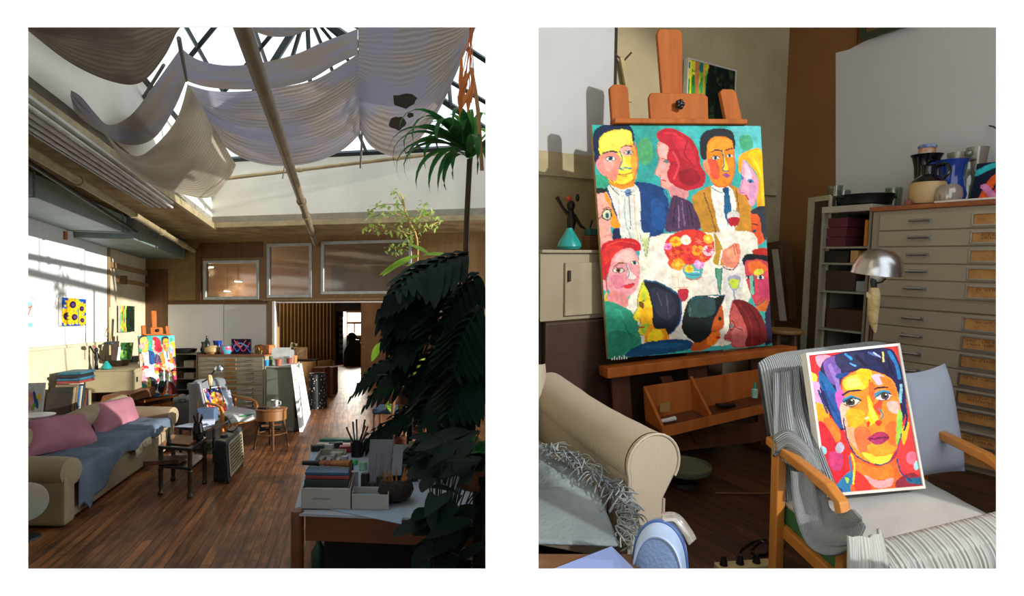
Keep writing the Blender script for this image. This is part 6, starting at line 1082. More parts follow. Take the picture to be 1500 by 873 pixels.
# ---- low cabinet, chest and things along the left wall
cz = 1.05; c0 = wp(119.5, 560, .02); Y0 = 9.8; o = wl(9.95, 0, .03); 
t = thing('wall_cabinet', 'low beige metal cabinet behind the long sofa, holding small art and a lamp', 'cabinet', o + V((0, 0, .66))); m_cabA = mat('cabinet_beige_left', '#a39877', .5, col2='#92876a', scale=2)
W_ = .72; q = MB(); q.ob(o + V((0, 0, .66)), DV * 1.36, NL * W_, (0, 0, cz - .68)); q.build('body', m_cabA, t, bevel=.006); q = MB(); q.ob(o + V((0, 0, cz - .019)) - DV * .02, DV * 1.40, NL * (W_ + .02), (0, 0, .019)); q.build('top', m_cabA, t)
for k in range(2): q = MB(); q.ob(o + DV * (.05 + .64 * k) + NL * (W_ + .001) + V((0, 0, .69)), DV * .61, NL * .014, (0, 0, .31)); d_ = q.build('door', m_cabA, t, bevel=.004); q = MB(); q.ob(o + DV * (.10 + .64 * k) + NL * (W_ + .016) + V((0, 0, .82)), DV * .03, NL * .02, (0, 0, .09)); q.build('latch', m_steel, d_)
q = MB(); q.ob(o + DV * .5 + V((0, 0, .003)), DV * 1.2, NL * .9, (0, 0, .65)); tag(q.build('wooden_chest', wood('reddish_chest', '#6b4228', '#543320', 1.4, .5, 'Y'), bevel=.01), 'brown wooden chest carrying the beige cabinet behind the sofa', 'chest')
q = MB(); a_, b_, c_, e_ = P(146, 592, 9.4), P(150, 580, 9.45), P(196, 567, 10.6), P(196, 580, 10.5); q.slab([a_, e_, c_, b_], NL * .35); tag(q.build('wooden_crate', wood('crate_orange_brown', '#7a4c2c', '#68401f', 1.5, .5, 'Y'), bevel=.006), 'orange-brown plank box between the sofa back and the beige cabinet', 'box')
def onc(px, py): return PZ(px, py, cz + .002)
teal_vase(onc(156, 541), .8, 'small teal vase on the beige cabinet behind the sofa'); figurine(onc(141, 541), 1.1, 'dark carved figurine on the beige cabinet behind the sofa')
a = onc(170, 535) + NL * .08; q = MB(); q.box(a + V((0, 0, .07)), (.30, .16, .14), rz=1.8); tag(q.build('basket_box', mat('wicker_grey', '#5f5344', .8, col2='#8a7a62', scale=40), bevel=.01), 'grey speckled box on the cabinet beside the teal vase', 'box')
a = onc(186, 531) + NL * .08; q = MB(); q.box(a + V((0, 0, .067)), (.28, .18, .13), rz=1.7); tag(q.build('black_case', m_black, bevel=.015), 'long black case on the cabinet left of the easel', 'case')
def lean_pic(px0, px1, pyt, pyb, Y, label, bgc, shapes, corners, m, name='small_painting', t_=.02, lean=.05, res=(36, 36)):
    a, b = P(px0, pyb, Y), P(px1, pyb, Y + .06); zt__ = P(px0, pyt, Y).z; up = V((-.0, lean, zt__ - a.z)); b.z = a.z
    t = thing(name, label, 'painting', a); canvas('canvas', t, [a + up, b + up, b, a], paint(corners, *res, bgc, shapes), V((0, t_, 0)), m); return t
sq = [(0, 0), (100, 0), (100, 100), (0, 100)]
random.seed(9)
lean_pic(174, 192, 502, 527, 10.6, 'small green leafy painting leaning against the wall above the black case', '#3f7a3a', [('e', random.uniform(0, 100), random.uniform(0, 100), 12, 9, 0, random.choice(['#2c5f2a', '#7fb04a', '#a8c46a', '#1f4a26'])) for _ in range(30)], sq, m_edge)
lean_pic(163, 171, 500, 528, 10.5, 'thin dark brown panel standing upright on the cabinet', '#3c2a22', [], sq, m_dark, name='upright_panel'); COL.objects[-1]
lean_pic(171, 176, 508, 528, 10.55, 'narrow white card standing between the brown panel and the green painting', '#c6ccd0', [('l', [(0, 50), (100, 50)], 10, '#8fa6c8')], sq, m_edge, name='greeting_card')
# jointed desk lamp on the cabinet
lb = onc(160, 533); t = thing('desk_lamp', 'spindly jointed desk lamp with a dark shade on the beige cabinet', 'lamp', lb); m_pale = mat('pale_metal_tube', '#b7a77a', .5)
q = MB(); q.tube([lb, lb + V((0, 0, .12))], .02, 8); q.build('clamp', m_steel, t, smooth=True)
q = MB(); q.tube([P(161, 520, 9.9), P(160, 450, 9.9)], .014, 6); q.tube([P(153, 490, 9.9), P(160, 475, 9.9), P(163, 500, 9.9), P(153, 490, 9.9)], .01, 6); q.build('arm', m_pale, t, smooth=True)
q = MB(); q.lathe([(.10, 0), (.09, .03), (.03, .045)], P(161, 504, 9.85), n=18); q.build('shade', m_steel, t, smooth=True)
# books and albums on the shelf behind the sofa
sh = wl(8.6, 0, .02); q = MB(); q.ob(wl(8.3, .50, .02), DV * 1.55, NL * .55, (0, 0, .03)); zsb = .531
t = thing('low_bench', 'low plain bench along the left wall under the stacked books', 'bench', wl(8.3, 0, .02)); q.build('bench_top', m_oakd, t)
for uu in (.05, 1.4): q = MB(); q.ob(wl(8.3, 0, .05) + DV * uu, DV * .06, NL * .48, (0, 0, .5)); q.build('leg', m_oakd, t)
BK = [('#221a15', .06, .30, 'large framed dark picture leaning left of the stacked books'), ('#1b1a18', .03, .38, 'thin black book leaning right of the dark framed picture'), ('#8a7a5c', .05, .36, 'tan book leaning in the row behind the sofa, right of the thin black book'), ('#6f5f48', .06, .40, 'brown-grey book leaning in the middle of the row behind the sofa'), ('#2f5d8c', .04, .37, 'bright blue book leaning in the row behind the sofa'), ('#c2b89a', .03, .36, 'cream book leaning just right of the bright blue one'), ('#2b3640', .06, .38, 'slate book leaning in the row behind the sofa'), ('#5c3a2a', .06, .30, 'reddish brown book near the right end of the row behind the sofa'), ('#1e2226', .07, .30, 'thick black book at the right end of the row behind the sofa'), ('#a89a74', .08, .26, 'pale carton at the far right end of the books behind the sofa')]
x = .10
for i, (c, w, h, lb_) in enumerate(BK):
    o_ = wl(8.3, zsb, .12) + DV * x; tilt = V((0, 0, h * 1.0)) + DV * (.10 if i < 8 else 0); q = MB(); q.ob(o_, DV * w, NL * (.28 if i else .30), tilt); bk2 = q.build('book' if i not in (0, 9) else ['leaning_picture', 'carton'][i > 0], mat('book_cover_%d' % i, c, .6, var=.15, scale=9)); tag(bk2, lb_, 'book' if i not in (0, 9) else ['picture', 'box'][i > 0], 'row of books behind the sofa' if i not in (0, 9) else None); x += w + .035
for i, (c, dx, lb_) in enumerate([('#7c3a34', 0, 'red book lying flat on top of the row behind the sofa'), ('#2c5f7a', .02, 'blue book lying flat as second of the pile on the row'), ('#1c1e22', -.03, 'black book lying flat on the blue one on the row'), ('#2a5c6c', .04, 'turquoise album topmost on the pile of flat books')]):
    o_ = wl(8.3, zsb + .415 + i * .045, .14) + DV * (.42 + dx); q = MB(); q.ob(o_, DV * .55, NL * .3, (0, 0, .04)); tag(q.build('book', mat('flat_book_%d' % i, c, .6, var=.2, scale=8), bevel=.004), lb_, 'book', 'flat pile of books behind the sofa')
lean_pic(34, 61, 562, 606, 7.2, 'small white picture of a blue bird standing on the back of the long sofa', '#dddcd8', [('b', [(0, 30), (45, 28), (50, 90), (0, 98)], '#e5a0b4'), ('e', 20, 50, 20, 12, 0, '#f0b030'), ('b', [(45, 20), (62, 30), (88, 80), (80, 90), (60, 70)], '#2c5fb0'), ('b', [(65, 40), (90, 30), (88, 60)], '#f2cf3a'), ('b', [(50, 70), (70, 72), (60, 95), (45, 95)], '#7fb04a'), ('b', [(0, 80), (30, 85), (20, 98), (0, 100)], '#e4562c')], [(0, -15), (110, -15), (110, 110), (0, 110)], m_edge, name='bird_picture')
q = MB(); q.lathe([(.02, 0), (.22, .015), (.23, .03), (.21, .03)], PZ(44, 612, .83), n=28); tag(q.build('white_dish', m_enam, smooth=True), 'white shallow dish on the sofa back under the bird picture', 'dish')

# ---- sofa
N0 = PZ(94, 776, 0); eV = V((-1, .04, 0)).normalized(); SL = 3.52
sg = lambda u, v, z=0: V((N0.x, N0.y, 0)) + DV * u + eV * v + V((0, 0, z))
m_sofaA = mat('beige_upholstery', '#8f7f63', .9, col2='#a08f72', scale=3, bump=.15, bscale=120)
sofa = thing('sofa', 'long beige rolled-arm sofa under a blue-grey cover, left picture', 'sofa', sg(SL / 2, .45))
q = MB(); q.ob(sg(.20, .03, .03), DV * (SL - .40), eV * .85, (0, 0, .30)); q.build('base', m_sofaA, sofa, bevel=.03)
for k, uu in ((0, 0), (1, SL - .24)):
    q = MB(); q.ob(sg(uu + .01, .0, .02), DV * .22, eV * .9, (0, 0, .46)); q.build('arm_body', m_sofaA, sofa, bevel=.03)
    c_ = sg(uu + .12, 0, .50); q = MB(); q.tube([c_ + eV * v for v in (-.02, -.012, .05, .3, .6, .9)], [.10, .128, .135, .138, .138, .13], 24); q.build('rolled_arm', m_sofaA, sofa, smooth=True, angle=50)
q = MB(); q.grid(lambda u, v: (lambda an: sg(.02 + u * (SL - .04), .80 - math.cos(an) * .14, .66 + math.sin(an) * .14 - .02 * math.sin(u * 9.4) ** 2))(lerp(-.9, PI + .8, v)), 30, 18); q.build('rolled_back', m_sofaA, sofa, smooth='all')
q = MB(); q.ob(sg(.1, .70, .05), DV * (SL - .2), eV * .2, (0, 0, .60)); q.build('back_body', m_sofaA, sofa, bevel=.02)
for k in range(3):
    u0 = .26 + k * 1.005; q = MB(); q.ob(sg(u0, .0, .33), DV * .99, eV * .70, (0, 0, .14)); q.build('seat_cushion', m_sofaA, sofa, bevel=.045)
m_blue = mat('blue_grey_cover', '#647587', .95, col2='#525f70', scale=2.5, bump=.25, bscale=50)
cov = thing('sofa_cover', 'blue-grey cloth spread over the long sofa seat with a ragged front', 'cover', sg(1.7, .3, .49))
def covf(u, v):
    uu = lerp(.25, SL - .26, u); hem = .12 + .26 * min(1, max(0, (u - .12) / .25)) + .03 * math.sin(u * 23) + .05 * noise.noise(V((u * 8, 0, 3)))
    if u < .12: hem = .10 + .05 * math.sin(u * 60)
    k1 = .62
    puff = .035 * abs(math.sin((uu - .26) / 1.005 * PI)) ** .5
    if v < k1: t_ = v / k1; vv = lerp(.70, .03, t_); z = .487 + puff - .02 * (1 - t_)
    else:
        t_ = (v - k1) / (1 - k1); an = min(1, t_ / .18); vv = .03 - .055 * math.sin(an * PI / 2) - .012 * math.sin(uu * 14 + 2) * t_; z = lerp(.487 + puff - .04 * (1 - math.cos(an * PI / 2)), hem, max(0, (t_ - .1) / .9))
    return sg(uu, vv, z + .010 * noise.noise(V((uu * 4, vv * 6, 0))) + .008 * math.sin(uu * 7 + vv * 9) * (v < k1))
q = MB(); q.grid(covf, 110, 46); q.build('cloth', m_blue, cov, smooth='all', solid=.008)
q = MB(); random.seed(5)
for i in range(70):
    u = .50 + .2 * i / 70; p = V(covf(u, 1)); q.tube([p, p + V((random.uniform(0, .03), random.uniform(-.03, .0), -.05 - random.random() * .05))], .006, 5)
q.build('fringe', mat('cream_fringe', '#b7ab90', .9), cov)
m_pink = mat('pink_velvet', '#a8707c', .95, col2='#98606e', scale=2.5, bump=.1, bscale=60)
def cush(lbl, c4, Ys, th): q = MB(); pillow(q, [P(x, y, Y) for (x, y), Y in zip(c4, Ys)], th, 16, seed=len(lbl)); o_ = q.build('cushion', m_pink, smooth='all'); tag(o_, lbl, 'cushion', None); return o_
cush('large pink velvet cushion at the near end of the long sofa', [(30, 672), (147, 651), (119, 606), (33, 618)], [5.75, 6.75, 7.3, 6.1], .26)
cush('pink velvet cushion leaning in the middle of the long sofa, behind the large one', [(143, 645), (204, 622), (191, 582), (124, 596)], [7.15, 8.35, 8.75, 7.6], .26)
p = P(36, 735, 5.0); q = MB(); q.lathe([(.02, 0), (.13, .01), (.165, .025), (.15, .03), (.02, .012)], p, (1, -.9, .15), 30); tag(q.build('green_plate', mat('pale_green_glaze', '#9db8a4', .3, coat=.4, col2='#c29a8f', scale=2.2), smooth=True), 'pale green glass plate at the left edge before the sofa arm', 'plate')
fp = V((p.x, p.y, 0)); t = thing('plate_stand', 'thin dark stand holding the pale green plate at the left edge', 'stand', fp); q = MB(); q.tube([fp + V((-.05, .06, 0)), p + V((-.05, .06, .0))], .012, 8); q.lathe([(.12, 0), (.11, .015), (.02, .02)], fp + V((-.05, .06, 0)), n=20); q.build('post', m_steel, t)

# ---- easel and painting, left picture
Oa = P(207.5, 583.5, 10.5); BRa = P(260, 577.5, 11.15); TLa = P(203, 492, 10.62); NEa = (BRa - Oa).cross(TLa - Oa).normalized(); NEa = NEa if NEa.y < 0 else -NEa
eA, pA, gA = make_easel(Oa, BRa - Oa, TLa - Oa, NEa, -.42, 'orange wooden easel holding the group painting beside the sofa end, left picture', 'group dinner painting on the easel beside the sofa end, left picture', (80, 130), seed=4)
q = MB(); q.box(gA(.72, -.21, .12), (.14, .05, .03), rz=.3); tag(q.build('paint_tube', m_teal, bevel=.008), 'small teal paint tube in the easel drawer, left picture', 'paint tube')
# ---- shelf unit, plan chest, grey cabinet along the back wall
def boxAt(px0, px1, py, Yf, dep, z0, z1, mb_=None): a, b = P(px0, py, Yf), P(px1, py, Yf - (px1 - px0) / 850 * Yf * .166); q = mb_ or MB(); q.ob(V((a.x, a.y, z0)), V((b.x - a.x, b.y - a.y, 0)), V((.16, .986, 0)) * dep, (0, 0, z1 - z0)); return q, V((a.x, a.y, 0)), V((b.x - a.x, b.y - a.y, 0))
DB = V((.16, .986, 0))
q, o, w = boxAt(256, 289, 520, 11.75, .5, 0, .01); zt_ = P(270, 520, 11.6).z; t = thing('open_shelf_unit', 'white-topped open shelf unit between the easel and plan chest, left picture', 'shelves', o)
q = MB(); q.ob(o, w * .05, DB * .5, (0, 0, zt_)); q.ob(o + w * .95, w * .05, DB * .5, (0, 0, zt_)); q.build('side_panels', m_shelf, t); q = MB(); q.ob(o + DB * .5, w, DB * .02, (0, 0, zt_)); q.build('back_panel', m_dark, t)
q = MB(); q.ob(o - DB * .02 + V((0, 0, zt_)), w, DB * .54, (0, 0, .04)); q.build('top', mat('white_shelf_top', '#c8c4b6', .6), t)
shs = [.95, .72, .50, .24]
for z in shs: q = MB(); q.ob(o + w * .05 + V((0, 0, z)), w * .9, DB * .46, (0, 0, .015)); q.build('shelf', m_shelf, t)
zA = zt_ + .04
k_ = 0; 
for z, its in ((.965, [(.12, .3, .12, '#3a2a26', 'dark file'), (.35, .8, .13, '#b5ae98', 'cream paper ream'), (.82, .93, .15, '#7a3a34', 'red file')]), (.735, [(.12, .3, .14, '#4a3024', 'brown file'), (.35, .8, .11, '#a39c86', 'grey-cream paper ream')]), (.515, [(.1, .35, .1, '#2c2622', 'black file'), (.5, .85, .12, '#b8b09c', 'pale paper ream')]), (.255, [(.1, .6, .1, '#5a3a24', 'brown carton'), (.65, .9, .15, '#6c6458', 'grey carton')])):
    for a_, b_, h, c, nm in its:
        q = MB(); q.ob(o + w * a_ + V((0, 0, z + .001)) + DB * .03, w * (b_ - a_), DB * .3, (0, 0, h)); tag(q.build('paper_stack' if 'paper' in nm else 'file_box', mat('file_col_%d' % k_, c, .8), bevel=.003), '%s on the %s shelf of the white-topped unit, left picture' % (nm, ['top', 'second', 'third', 'bottom'][[.965, .735, .515, .255].index(z)]), 'paper' if 'paper' in nm else 'box'); k_ += 1
b = P(268, 517, 11.7); b.z = zA + .002; q = MB(); q.lathe([(.20, 0), (.24, .02), (.26, .08), (.24, .08), (.2, .03)], b, n=26); tag(q.build('casserole_pot', m_cast, smooth=True), 'black pot on the white-topped shelf unit, left picture', 'pot')
q, o, w = boxAt(290, 388.5, 518, 11.55, .8, 0, .01); zt_ = P(292, 519, 11.5).z; wl_ = w.length; wu = w.normalized(); m_fileA = mat('plan_chest_enamel_left', '#a09984', .5, var=.05); m_fileA2 = mat('plan_chest_drawer_left', '#a8a18b', .5, var=.05)
t = thing('plan_chest', 'grey-green plan chest with many shallow drawers against the back wall, left picture', 'plan chest', o); q = MB(); q.ob(o, w, DB * .8, (0, 0, zt_ - .03)); q.build('carcass', m_fileA, t)
q = MB(); q.ob(o - DB * .02 + V((0, 0, zt_ - .03)), w, DB * .82, (0, 0, .03)); q.build('wooden_top', mat('red_wood_top', '#8a5a38', .5), t)
nd = 13
for i in range(nd):
    z0 = zt_ - .06 - (i + 1) * .086 - (.04 if i > 5 else 0); q = MB(); q.ob(o + wu * .04 - DB * .001 + V((0, 0, z0)), wu * (wl_ - .08), -DB * .014, (0, 0, .079)); d_ = q.build('drawer', m_fileA2, t, bevel=.003)
    for f_ in (.22, .78): q = MB(); c_ = o + wu * (wl_ * f_) - DB * .016 + V((0, 0, z0 + .042)); q.tube([c_ - wu * .07, c_ - wu * .07 - DB * .03, c_ + wu * .07 - DB * .03, c_ + wu * .07], .009, 6); q.build('handle', m_chrome, d_)
    q = MB(); q.ob(o + wu * (wl_ * .41) - DB * .016 + V((0, 0, z0 + .02)), wu * wl_ * .17, -DB * .012, (0, 0, .042)); q.build('label_card', m_lab, d_)
zc = zt_ + .002
def onchest(px): p = P(px, 518, 11.6); return V((p.x, p.y, zc))
def small(label, name, prof, base, m, cat=None, n=18): q = MB(); q.lathe(prof, base, n=n); return tag(q.build(name, m, smooth=True), label, cat or name.split('_')[-1])
small('dark wine bottle standing at the left of the plan chest, left picture', 'bottle', [(.05, 0), (.055, .01), (.055, .22), (.02, .29), (.018, .36), (.02, .36)], onchest(303), mat('dark_green_glass', '#0f2016', .15))
small('dark blue jug at the left end of the plan chest, left picture', 'jug', [(.07, 0), (.09, .08), (.07, .17), (.08, .24), (.06, .24)], onchest(298) + V((-.05, .16, 0)), m_navy); small('cobalt jug right of the wine bottle, left picture', 'jug', [(.07, 0), (.10, .08), (.07, .17), (.09, .26), (.07, .26)], onchest(312) + V((0, .18, 0)), m_cobalt)
small('squat stoneware pot at the left of the plan chest, left picture', 'pot', [(.09, 0), (.14, .05), (.14, .12), (.08, .17), (.06, .17)], onchest(311), m_stone); small('small dark bottle left of the painted pot, left picture', 'bottle', [(.035, 0), (.04, .1), (.02, .15), (.02, .19)], onchest(324), m_navy)
small('round multicoloured painted pot on the plan chest, left picture', 'pot', [(.08, 0), (.12, .06), (.11, .15), (.06, .17), (.05, .17)], onchest(331), mat('multicolour_glaze', '#c2486a', .3, col2='#4aa0b8', scale=14, ramp=(.48, .52)))
a = onchest(339); b = a + wu * .42; h_ = V((0, 0, .30)); wall_picture('abstract_painting', 'abstract looping pink and blue canvas standing on the plan chest, left picture', [a + h_, b + h_, b, a], DB * .03, '#1a1030', [('l', [(10, 90), (60, 20), (120, 90), (190, 30)], 9, '#e0486a'), ('l', [(5, 30), (60, 90), (120, 40), (195, 95)], 8, '#4a7fe0'), ('l', [(30, 10), (90, 60), (150, 10)], 7, '#f08a9a'), ('l', [(20, 60), (90, 30), (180, 60)], 6, '#7ab8f0')], [(0, 0), (200, 0), (200, 110), (0, 110)], (50, 34), m_dark)
random.seed(8)
q = MB(); b = onchest(372); q.tube(cr([b, b + V((.0, 0, .12)), b + V((.15, 0, .18)), b + V((.28, 0, .04))], 6), .008, 6); tag(q.build('bent_wire', m_steel, smooth=True), 'bent dark wire arching over the right end of the plan chest', 'wire')
q = MB()
for i in range(16): c_ = onchest(374 + i * 1.0) + V((0, random.uniform(0, .2), 0)); q.tube([c_, c_ + V((random.uniform(-.08, .08), 0, random.uniform(.03, .13)))], .012, 5)
tag(q.build('brush_pile', mat('tan_brushes', '#b39a5c', .8, col2='#6d6a3a', scale=20)), 'tangled pile of brushes and dried stems at the right end of the plan chest', 'brushes', kind='stuff')
q = MB(); c_ = onchest(384); q.box(c_ + V((0, .15, .09)), (.32, .24, .17), rz=-.16); tag(q.build('tan_basket', mat('orange_tan', '#c07a3c', .7, col2='#9c5a2a', scale=18), bevel=.01), 'orange-tan box at the right corner of the plan chest', 'box')
# grey cabinet with clutter and the leaning white panel
DB = DV * 1.0
q, o, w = boxAt(389.5, 429, 537, 9.95, 1.3, 0, .01); w = V((w.x, 0, 0)) * 1.0; wu = V((1, 0, 0)); zt_ = P(400, 537, 9.9).z; m_gcab = mat('grey_green_enamel', '#7f8475', .5, var=.06)
t = thing('metal_cabinet', 'plain grey-green cabinet right of the plan chest with glasses and papers on top', 'cabinet', o); q = MB(); q.ob(o + V((0, 0, .05)), w, DB * 1.2, (0, 0, zt_ - .07)); q.build('body', m_gcab, t, bevel=.006); q = MB(); q.ob(o - DB * .02 + V((0, 0, zt_ - .019)), w, DB * 1.25, (0, 0, .019)); q.build('top', mat('pale_cabinet_top', '#b3b5a8', .5), t); q = MB(); q.ob(o + w * .03 - DB * .012 + V((0, 0, .08)), w * .94, DB * .012, (0, 0, zt_ - .14)); q.build('door', m_gcab, t, bevel=.003); q = MB(); q.ob(o + w * .04 + V((0, 0, 0)) + DB * .03, w * .92, DB * 1.1, (0, 0, .05)); q.build('plinth', m_dark, t)
zg = zt_ + .002
def ong(px, dy=0): p = P(px, 530, 10.05 + dy); return V((p.x, p.y, zg))
for px, dy, r, h, m, lb_, cat in [(391, 0, .05, .10, mat('sky_blue_cup', '#3f9cd8', .4), 'sky blue cup at the left end of the grey-green cabinet', 'cup'), (397, .1, .035, .16, mat('green_bottle', '#5a6a3a', .3), 'small olive bottle on the grey-green cabinet', 'bottle'), (408, 0, .06, .12, mat('terracotta_cup', '#9c5a44', .5), 'terracotta tumbler in the middle of the grey-green cabinet', 'cup'), (420, .3, .05, .15, m_glass, 'clear tumbler on the grey-green cabinet', 'glass'), (424, .1, .05, .13, mat('rust_cup', '#8a4430', .5), 'rust-red cup near the right end of the grey-green cabinet', 'cup'), (431.5, .5, .05, .15, mat('orange_cup', '#c47a3c', .5), 'orange pot at the right back of the grey-green cabinet', 'pot'), (417, .55, .04, .25, m_glass, 'tall clear glass vase at the back of the grey-green cabinet', 'vase')]:
    small(lb_, cat, [(r * .7, 0), (r * .8, .005), (r, h), (r * .85, h), (r * .6, .02)], ong(px, dy), m, cat)
for px, dy, w_, h, lb_ in [(397, .3, .34, .30, 'white sheet standing upright at the left of the grey-green cabinet'), (408, .4, .26, .26, 'second white sheet standing upright on the grey-green cabinet')]:
    a = ong(px, dy); q = MB(); q.ob(a, wu * w_, DB * .02, V((0, .04, h))); tag(q.build('paper_sheet', mat('white_paper_lit', '#d6d5d2', .8)), lb_, 'paper')
q = MB(); a = ong(411, 0); q.ob(a, wu * .28, DB * .25, (0, 0, .03)); tag(q.build('book', mat('grey_white_book', '#b5b8b8', .7), bevel=.003), 'white book lying at the front right of the grey-green cabinet', 'book')
q = MB(); pts = [P(429.5, 533, 9.75), P(441, 533, 9.85), P(454, 604, 10.4), P(443, 633, 9.9)]; a, b = PZ(443.5, 633, .005), PZ(455, 606, .005); c_, d_ = P(431, 534, a.y + .02), P(442, 532, b.y); q.slab([a, b, d_, c_], V((-.05, -.02, 0))); tag(q.build('blank_canvas', m_white, bevel=.004), 'tall white panel leaning against the side of the grey-green cabinet', 'panel')
a = PZ(419, 633, 0); q = MB(); q.box(a + V((0, .15, .11)), (.24, .22, .22), rz=-.1); tag(q.build('plastic_bin', mat('clear_grey_plastic', '#8f9498', .4), bevel=.02), 'translucent grey plastic bin on the floor before the grey-green cabinet', 'bin')
a = PZ(383, 632, 0); q = MB(); q.box(a + V((0, .1, .14)), (.2, .2, .28)); tag(q.build('storage_tub', mat('navy_tub', '#26303c', .5), bevel=.02), 'dark navy tub on the floor behind the round side table', 'tub')
p = PZ(269, 622, 0); small('grey waste bin filled with crumpled paper, left of the armchair, left picture', 'waste_bin', [(.12, 0), (.13, .01), (.17, .42), (.16, .42), (.12, .03)], p, mat('grey_bin', '#6c6f70', .5), 'bin')
q = MB(); random.seed(2)
for i in range(7): q.ball(p + V((random.uniform(-.09, .09), random.uniform(-.09, .09), .43 + random.random() * .08)), random.uniform(.05, .08), 7)
tag(q.build('crumpled_paper', mat('crumpled_white', '#8f9296', .9), smooth=True), 'crumpled paper heaped in the grey waste bin', 'paper', kind='stuff')
DB = V((.16, .986, 0))
# ---- round side table with mug
c = PZ(397.5, 656, 0); tt = thing('side_table', 'round brown drum-top side table on turned legs right of the armchair, left picture', 'table', c); R_ = .225; H_ = P(397, 598, c.y).z; m_walnut = wood('walnut', '#6b4526', '#523218', 1.4, .4)
q = MB(); q.lathe([(R_ * .93, H_ - .17), (R_ * .95, H_ - .165), (R_ * .95, H_ - .03), (R_, H_ - .02), (R_, H_), (R_ * .98, H_ + .002)], c, n=32); q.build('drum_top', wood('drum_wood', '#94683a', '#7a5028', 1.4, .4), tt, smooth=True)
for i in range(4):
    an = .5 + i * PI / 2; q = MB(); q.tube([c + V((math.cos(an) * .24, math.sin(an) * .24, 0)), c + V((math.cos(an) * .17, math.sin(an) * .17, H_ - .17))], [.014, .02], 8); q.build('leg', m_walnut, tt, smooth=True)
q = MB(); q.tube([c + V((math.cos(a_) * .2, math.sin(a_) * .2, .22)) for a_ in np.linspace(0, 2 * PI, 25)], .011, 6); q.build('stretcher_ring', m_walnut, tt, smooth=True); q = MB(); q.box(c + V((0, 0, .34)), (.28, .03, .03), rz=.5); q.build('cross_stretcher', m_walnut, tt)
mz = c + V((.04, .02, H_ + .003)); small('white saucer on the round side table', 'saucer', [(.03, 0), (.08, .012), (.078, .014), (.02, .006)], mz, m_enam)
t = thing('mug', 'white patterned mug on the saucer of the round side table', 'mug', mz + V((0, 0, .015))); q = MB(); q.lathe([(.035, .015), (.05, .02), (.055, .12), (.048, .12), (.04, .03)], mz, n=20); q.build('body', mat('patterned_mug', '#d8d4cc', .4, col2='#8a7f80', scale=25), t, smooth=True); q = MB(); q.tube(cr([mz + V((.05, 0, .10)), mz + V((.09, 0, .09)), mz + V((.085, 0, .05)), mz + V((.045, 0, .04))], 4), .007, 6); q.build('handle', m_enam, t, smooth=True)
q = MB(); q.box(c + V((-.08, -.10, H_ + .016)), (.17, .06, .025), rz=-.3); tag(q.build('spectacle_case', m_black, bevel=.01), 'small black case on the front of the round side table', 'case')
# ---- small armchair, left picture
O2 = PZ(293, 643, 0); w2 = V((.35, .94, 0)).normalized(); f2 = V((.85, -.53, 0)).normalized()
ch2, c2 = make_armchair(O2, w2, f2, 'low beech armchair with grey throw beside the plan chest, left picture', .66, .82, .42, .60)
q = MB(); q.grid(lambda u, v: c2(lerp(.02, .64, u), lerp(.02, .82, v), .43 - .02 * v + .01 * math.sin(u * 9) - (.10 * ((v - .85) / .15) ** 2 if v > .85 else 0)), 18, 20); q.build('seat_cover', m_knit2, ch2, smooth='all', solid=.02); q = MB(); q.ob(c2(.02, .02, .30), w2 * .62, f2 * .76, (0, 0, .10)); q.build('seat_cushion', mat('green_cushion_edge', '#2f6b3a', .8), ch2, bevel=.02)
for s_ in (1, -1):
    q = MB(); q.grid(lambda u, v: c2(lerp(-.02, .66, u), .02 - .26 * v, lerp(.36, .93, v) - .05 * abs(2 * u - 1) ** 6 * v) + (f2 * .9 + V((0, 0, .35))) * s_ * (.05 * (1 - abs(2 * u - 1) ** 8) * (1 if v < .9 else max(0, (1 - v) / .1) ** .5) + .008), 16, 16, uvs=(1, 1)); q.build('back_cover', m_knit, ch2, smooth='all')
t2 = thing('knitted_throw', 'grey throw hanging down the left side of the armchair in the left picture', 'throw', c2(-.05, .1)); q = MB(); q.grid(lambda u, v: c2(-.055 - .02 * math.sin(u * 9), lerp(-.22, .10, u) + .25 * v * u, lerp(.90, .18 + .1 * u, v)), 14, 20, uvs=(.5, 1)); q.build('side_drape', m_knit, t2, smooth='all', solid=.015)
q = MB(); q.grid(lambda u, v: c2(-.06 - .02 * math.sin(u * 12), lerp(.20, .62, u), lerp(.40, .16 + .1 * abs(u - .5), v)), 14, 12, uvs=(.6, 1)); q.build('seat_drape', m_knit2, t2, smooth='all', solid=.012)
Yc = O2.y; pq = [(297.5, 571), (322, 567), (335, 606), (308, 611)]; YY = [Yc - .03, Yc + .36, Yc + .22, Yc - .20]
c = [P(x, y, Y) for (x, y), Y in zip(pq, YY)]; nrm = (c[1] - c[0]).cross(c[3] - c[0]).normalized(); nrm = nrm if nrm.y > 0 else -nrm
portrait(c, nrm, 'white-framed bright portrait propped on the small armchair, left picture', (60, 90), .014)
q = MB(); pillow(q, [P(326, 607, Yc + .32), P(345, 604, Yc + .5), P(337, 571, Yc + .62), P(320, 571, Yc + .42)], .12, 10); tag(q.build('cushion', m_pil, smooth='all'), 'pale blue cushion behind the portrait on the small armchair, left picture', 'cushion')
C2_ = P(321.5, 541, 9.4); lp = V((P(308, 560, 9.4).x, 9.4, 0)); lam2 = dome_lamp(C2_, .075, (.35, -.15, 1), lp, 'jointed lamp with a small metal dome shade behind the small armchair, left picture')
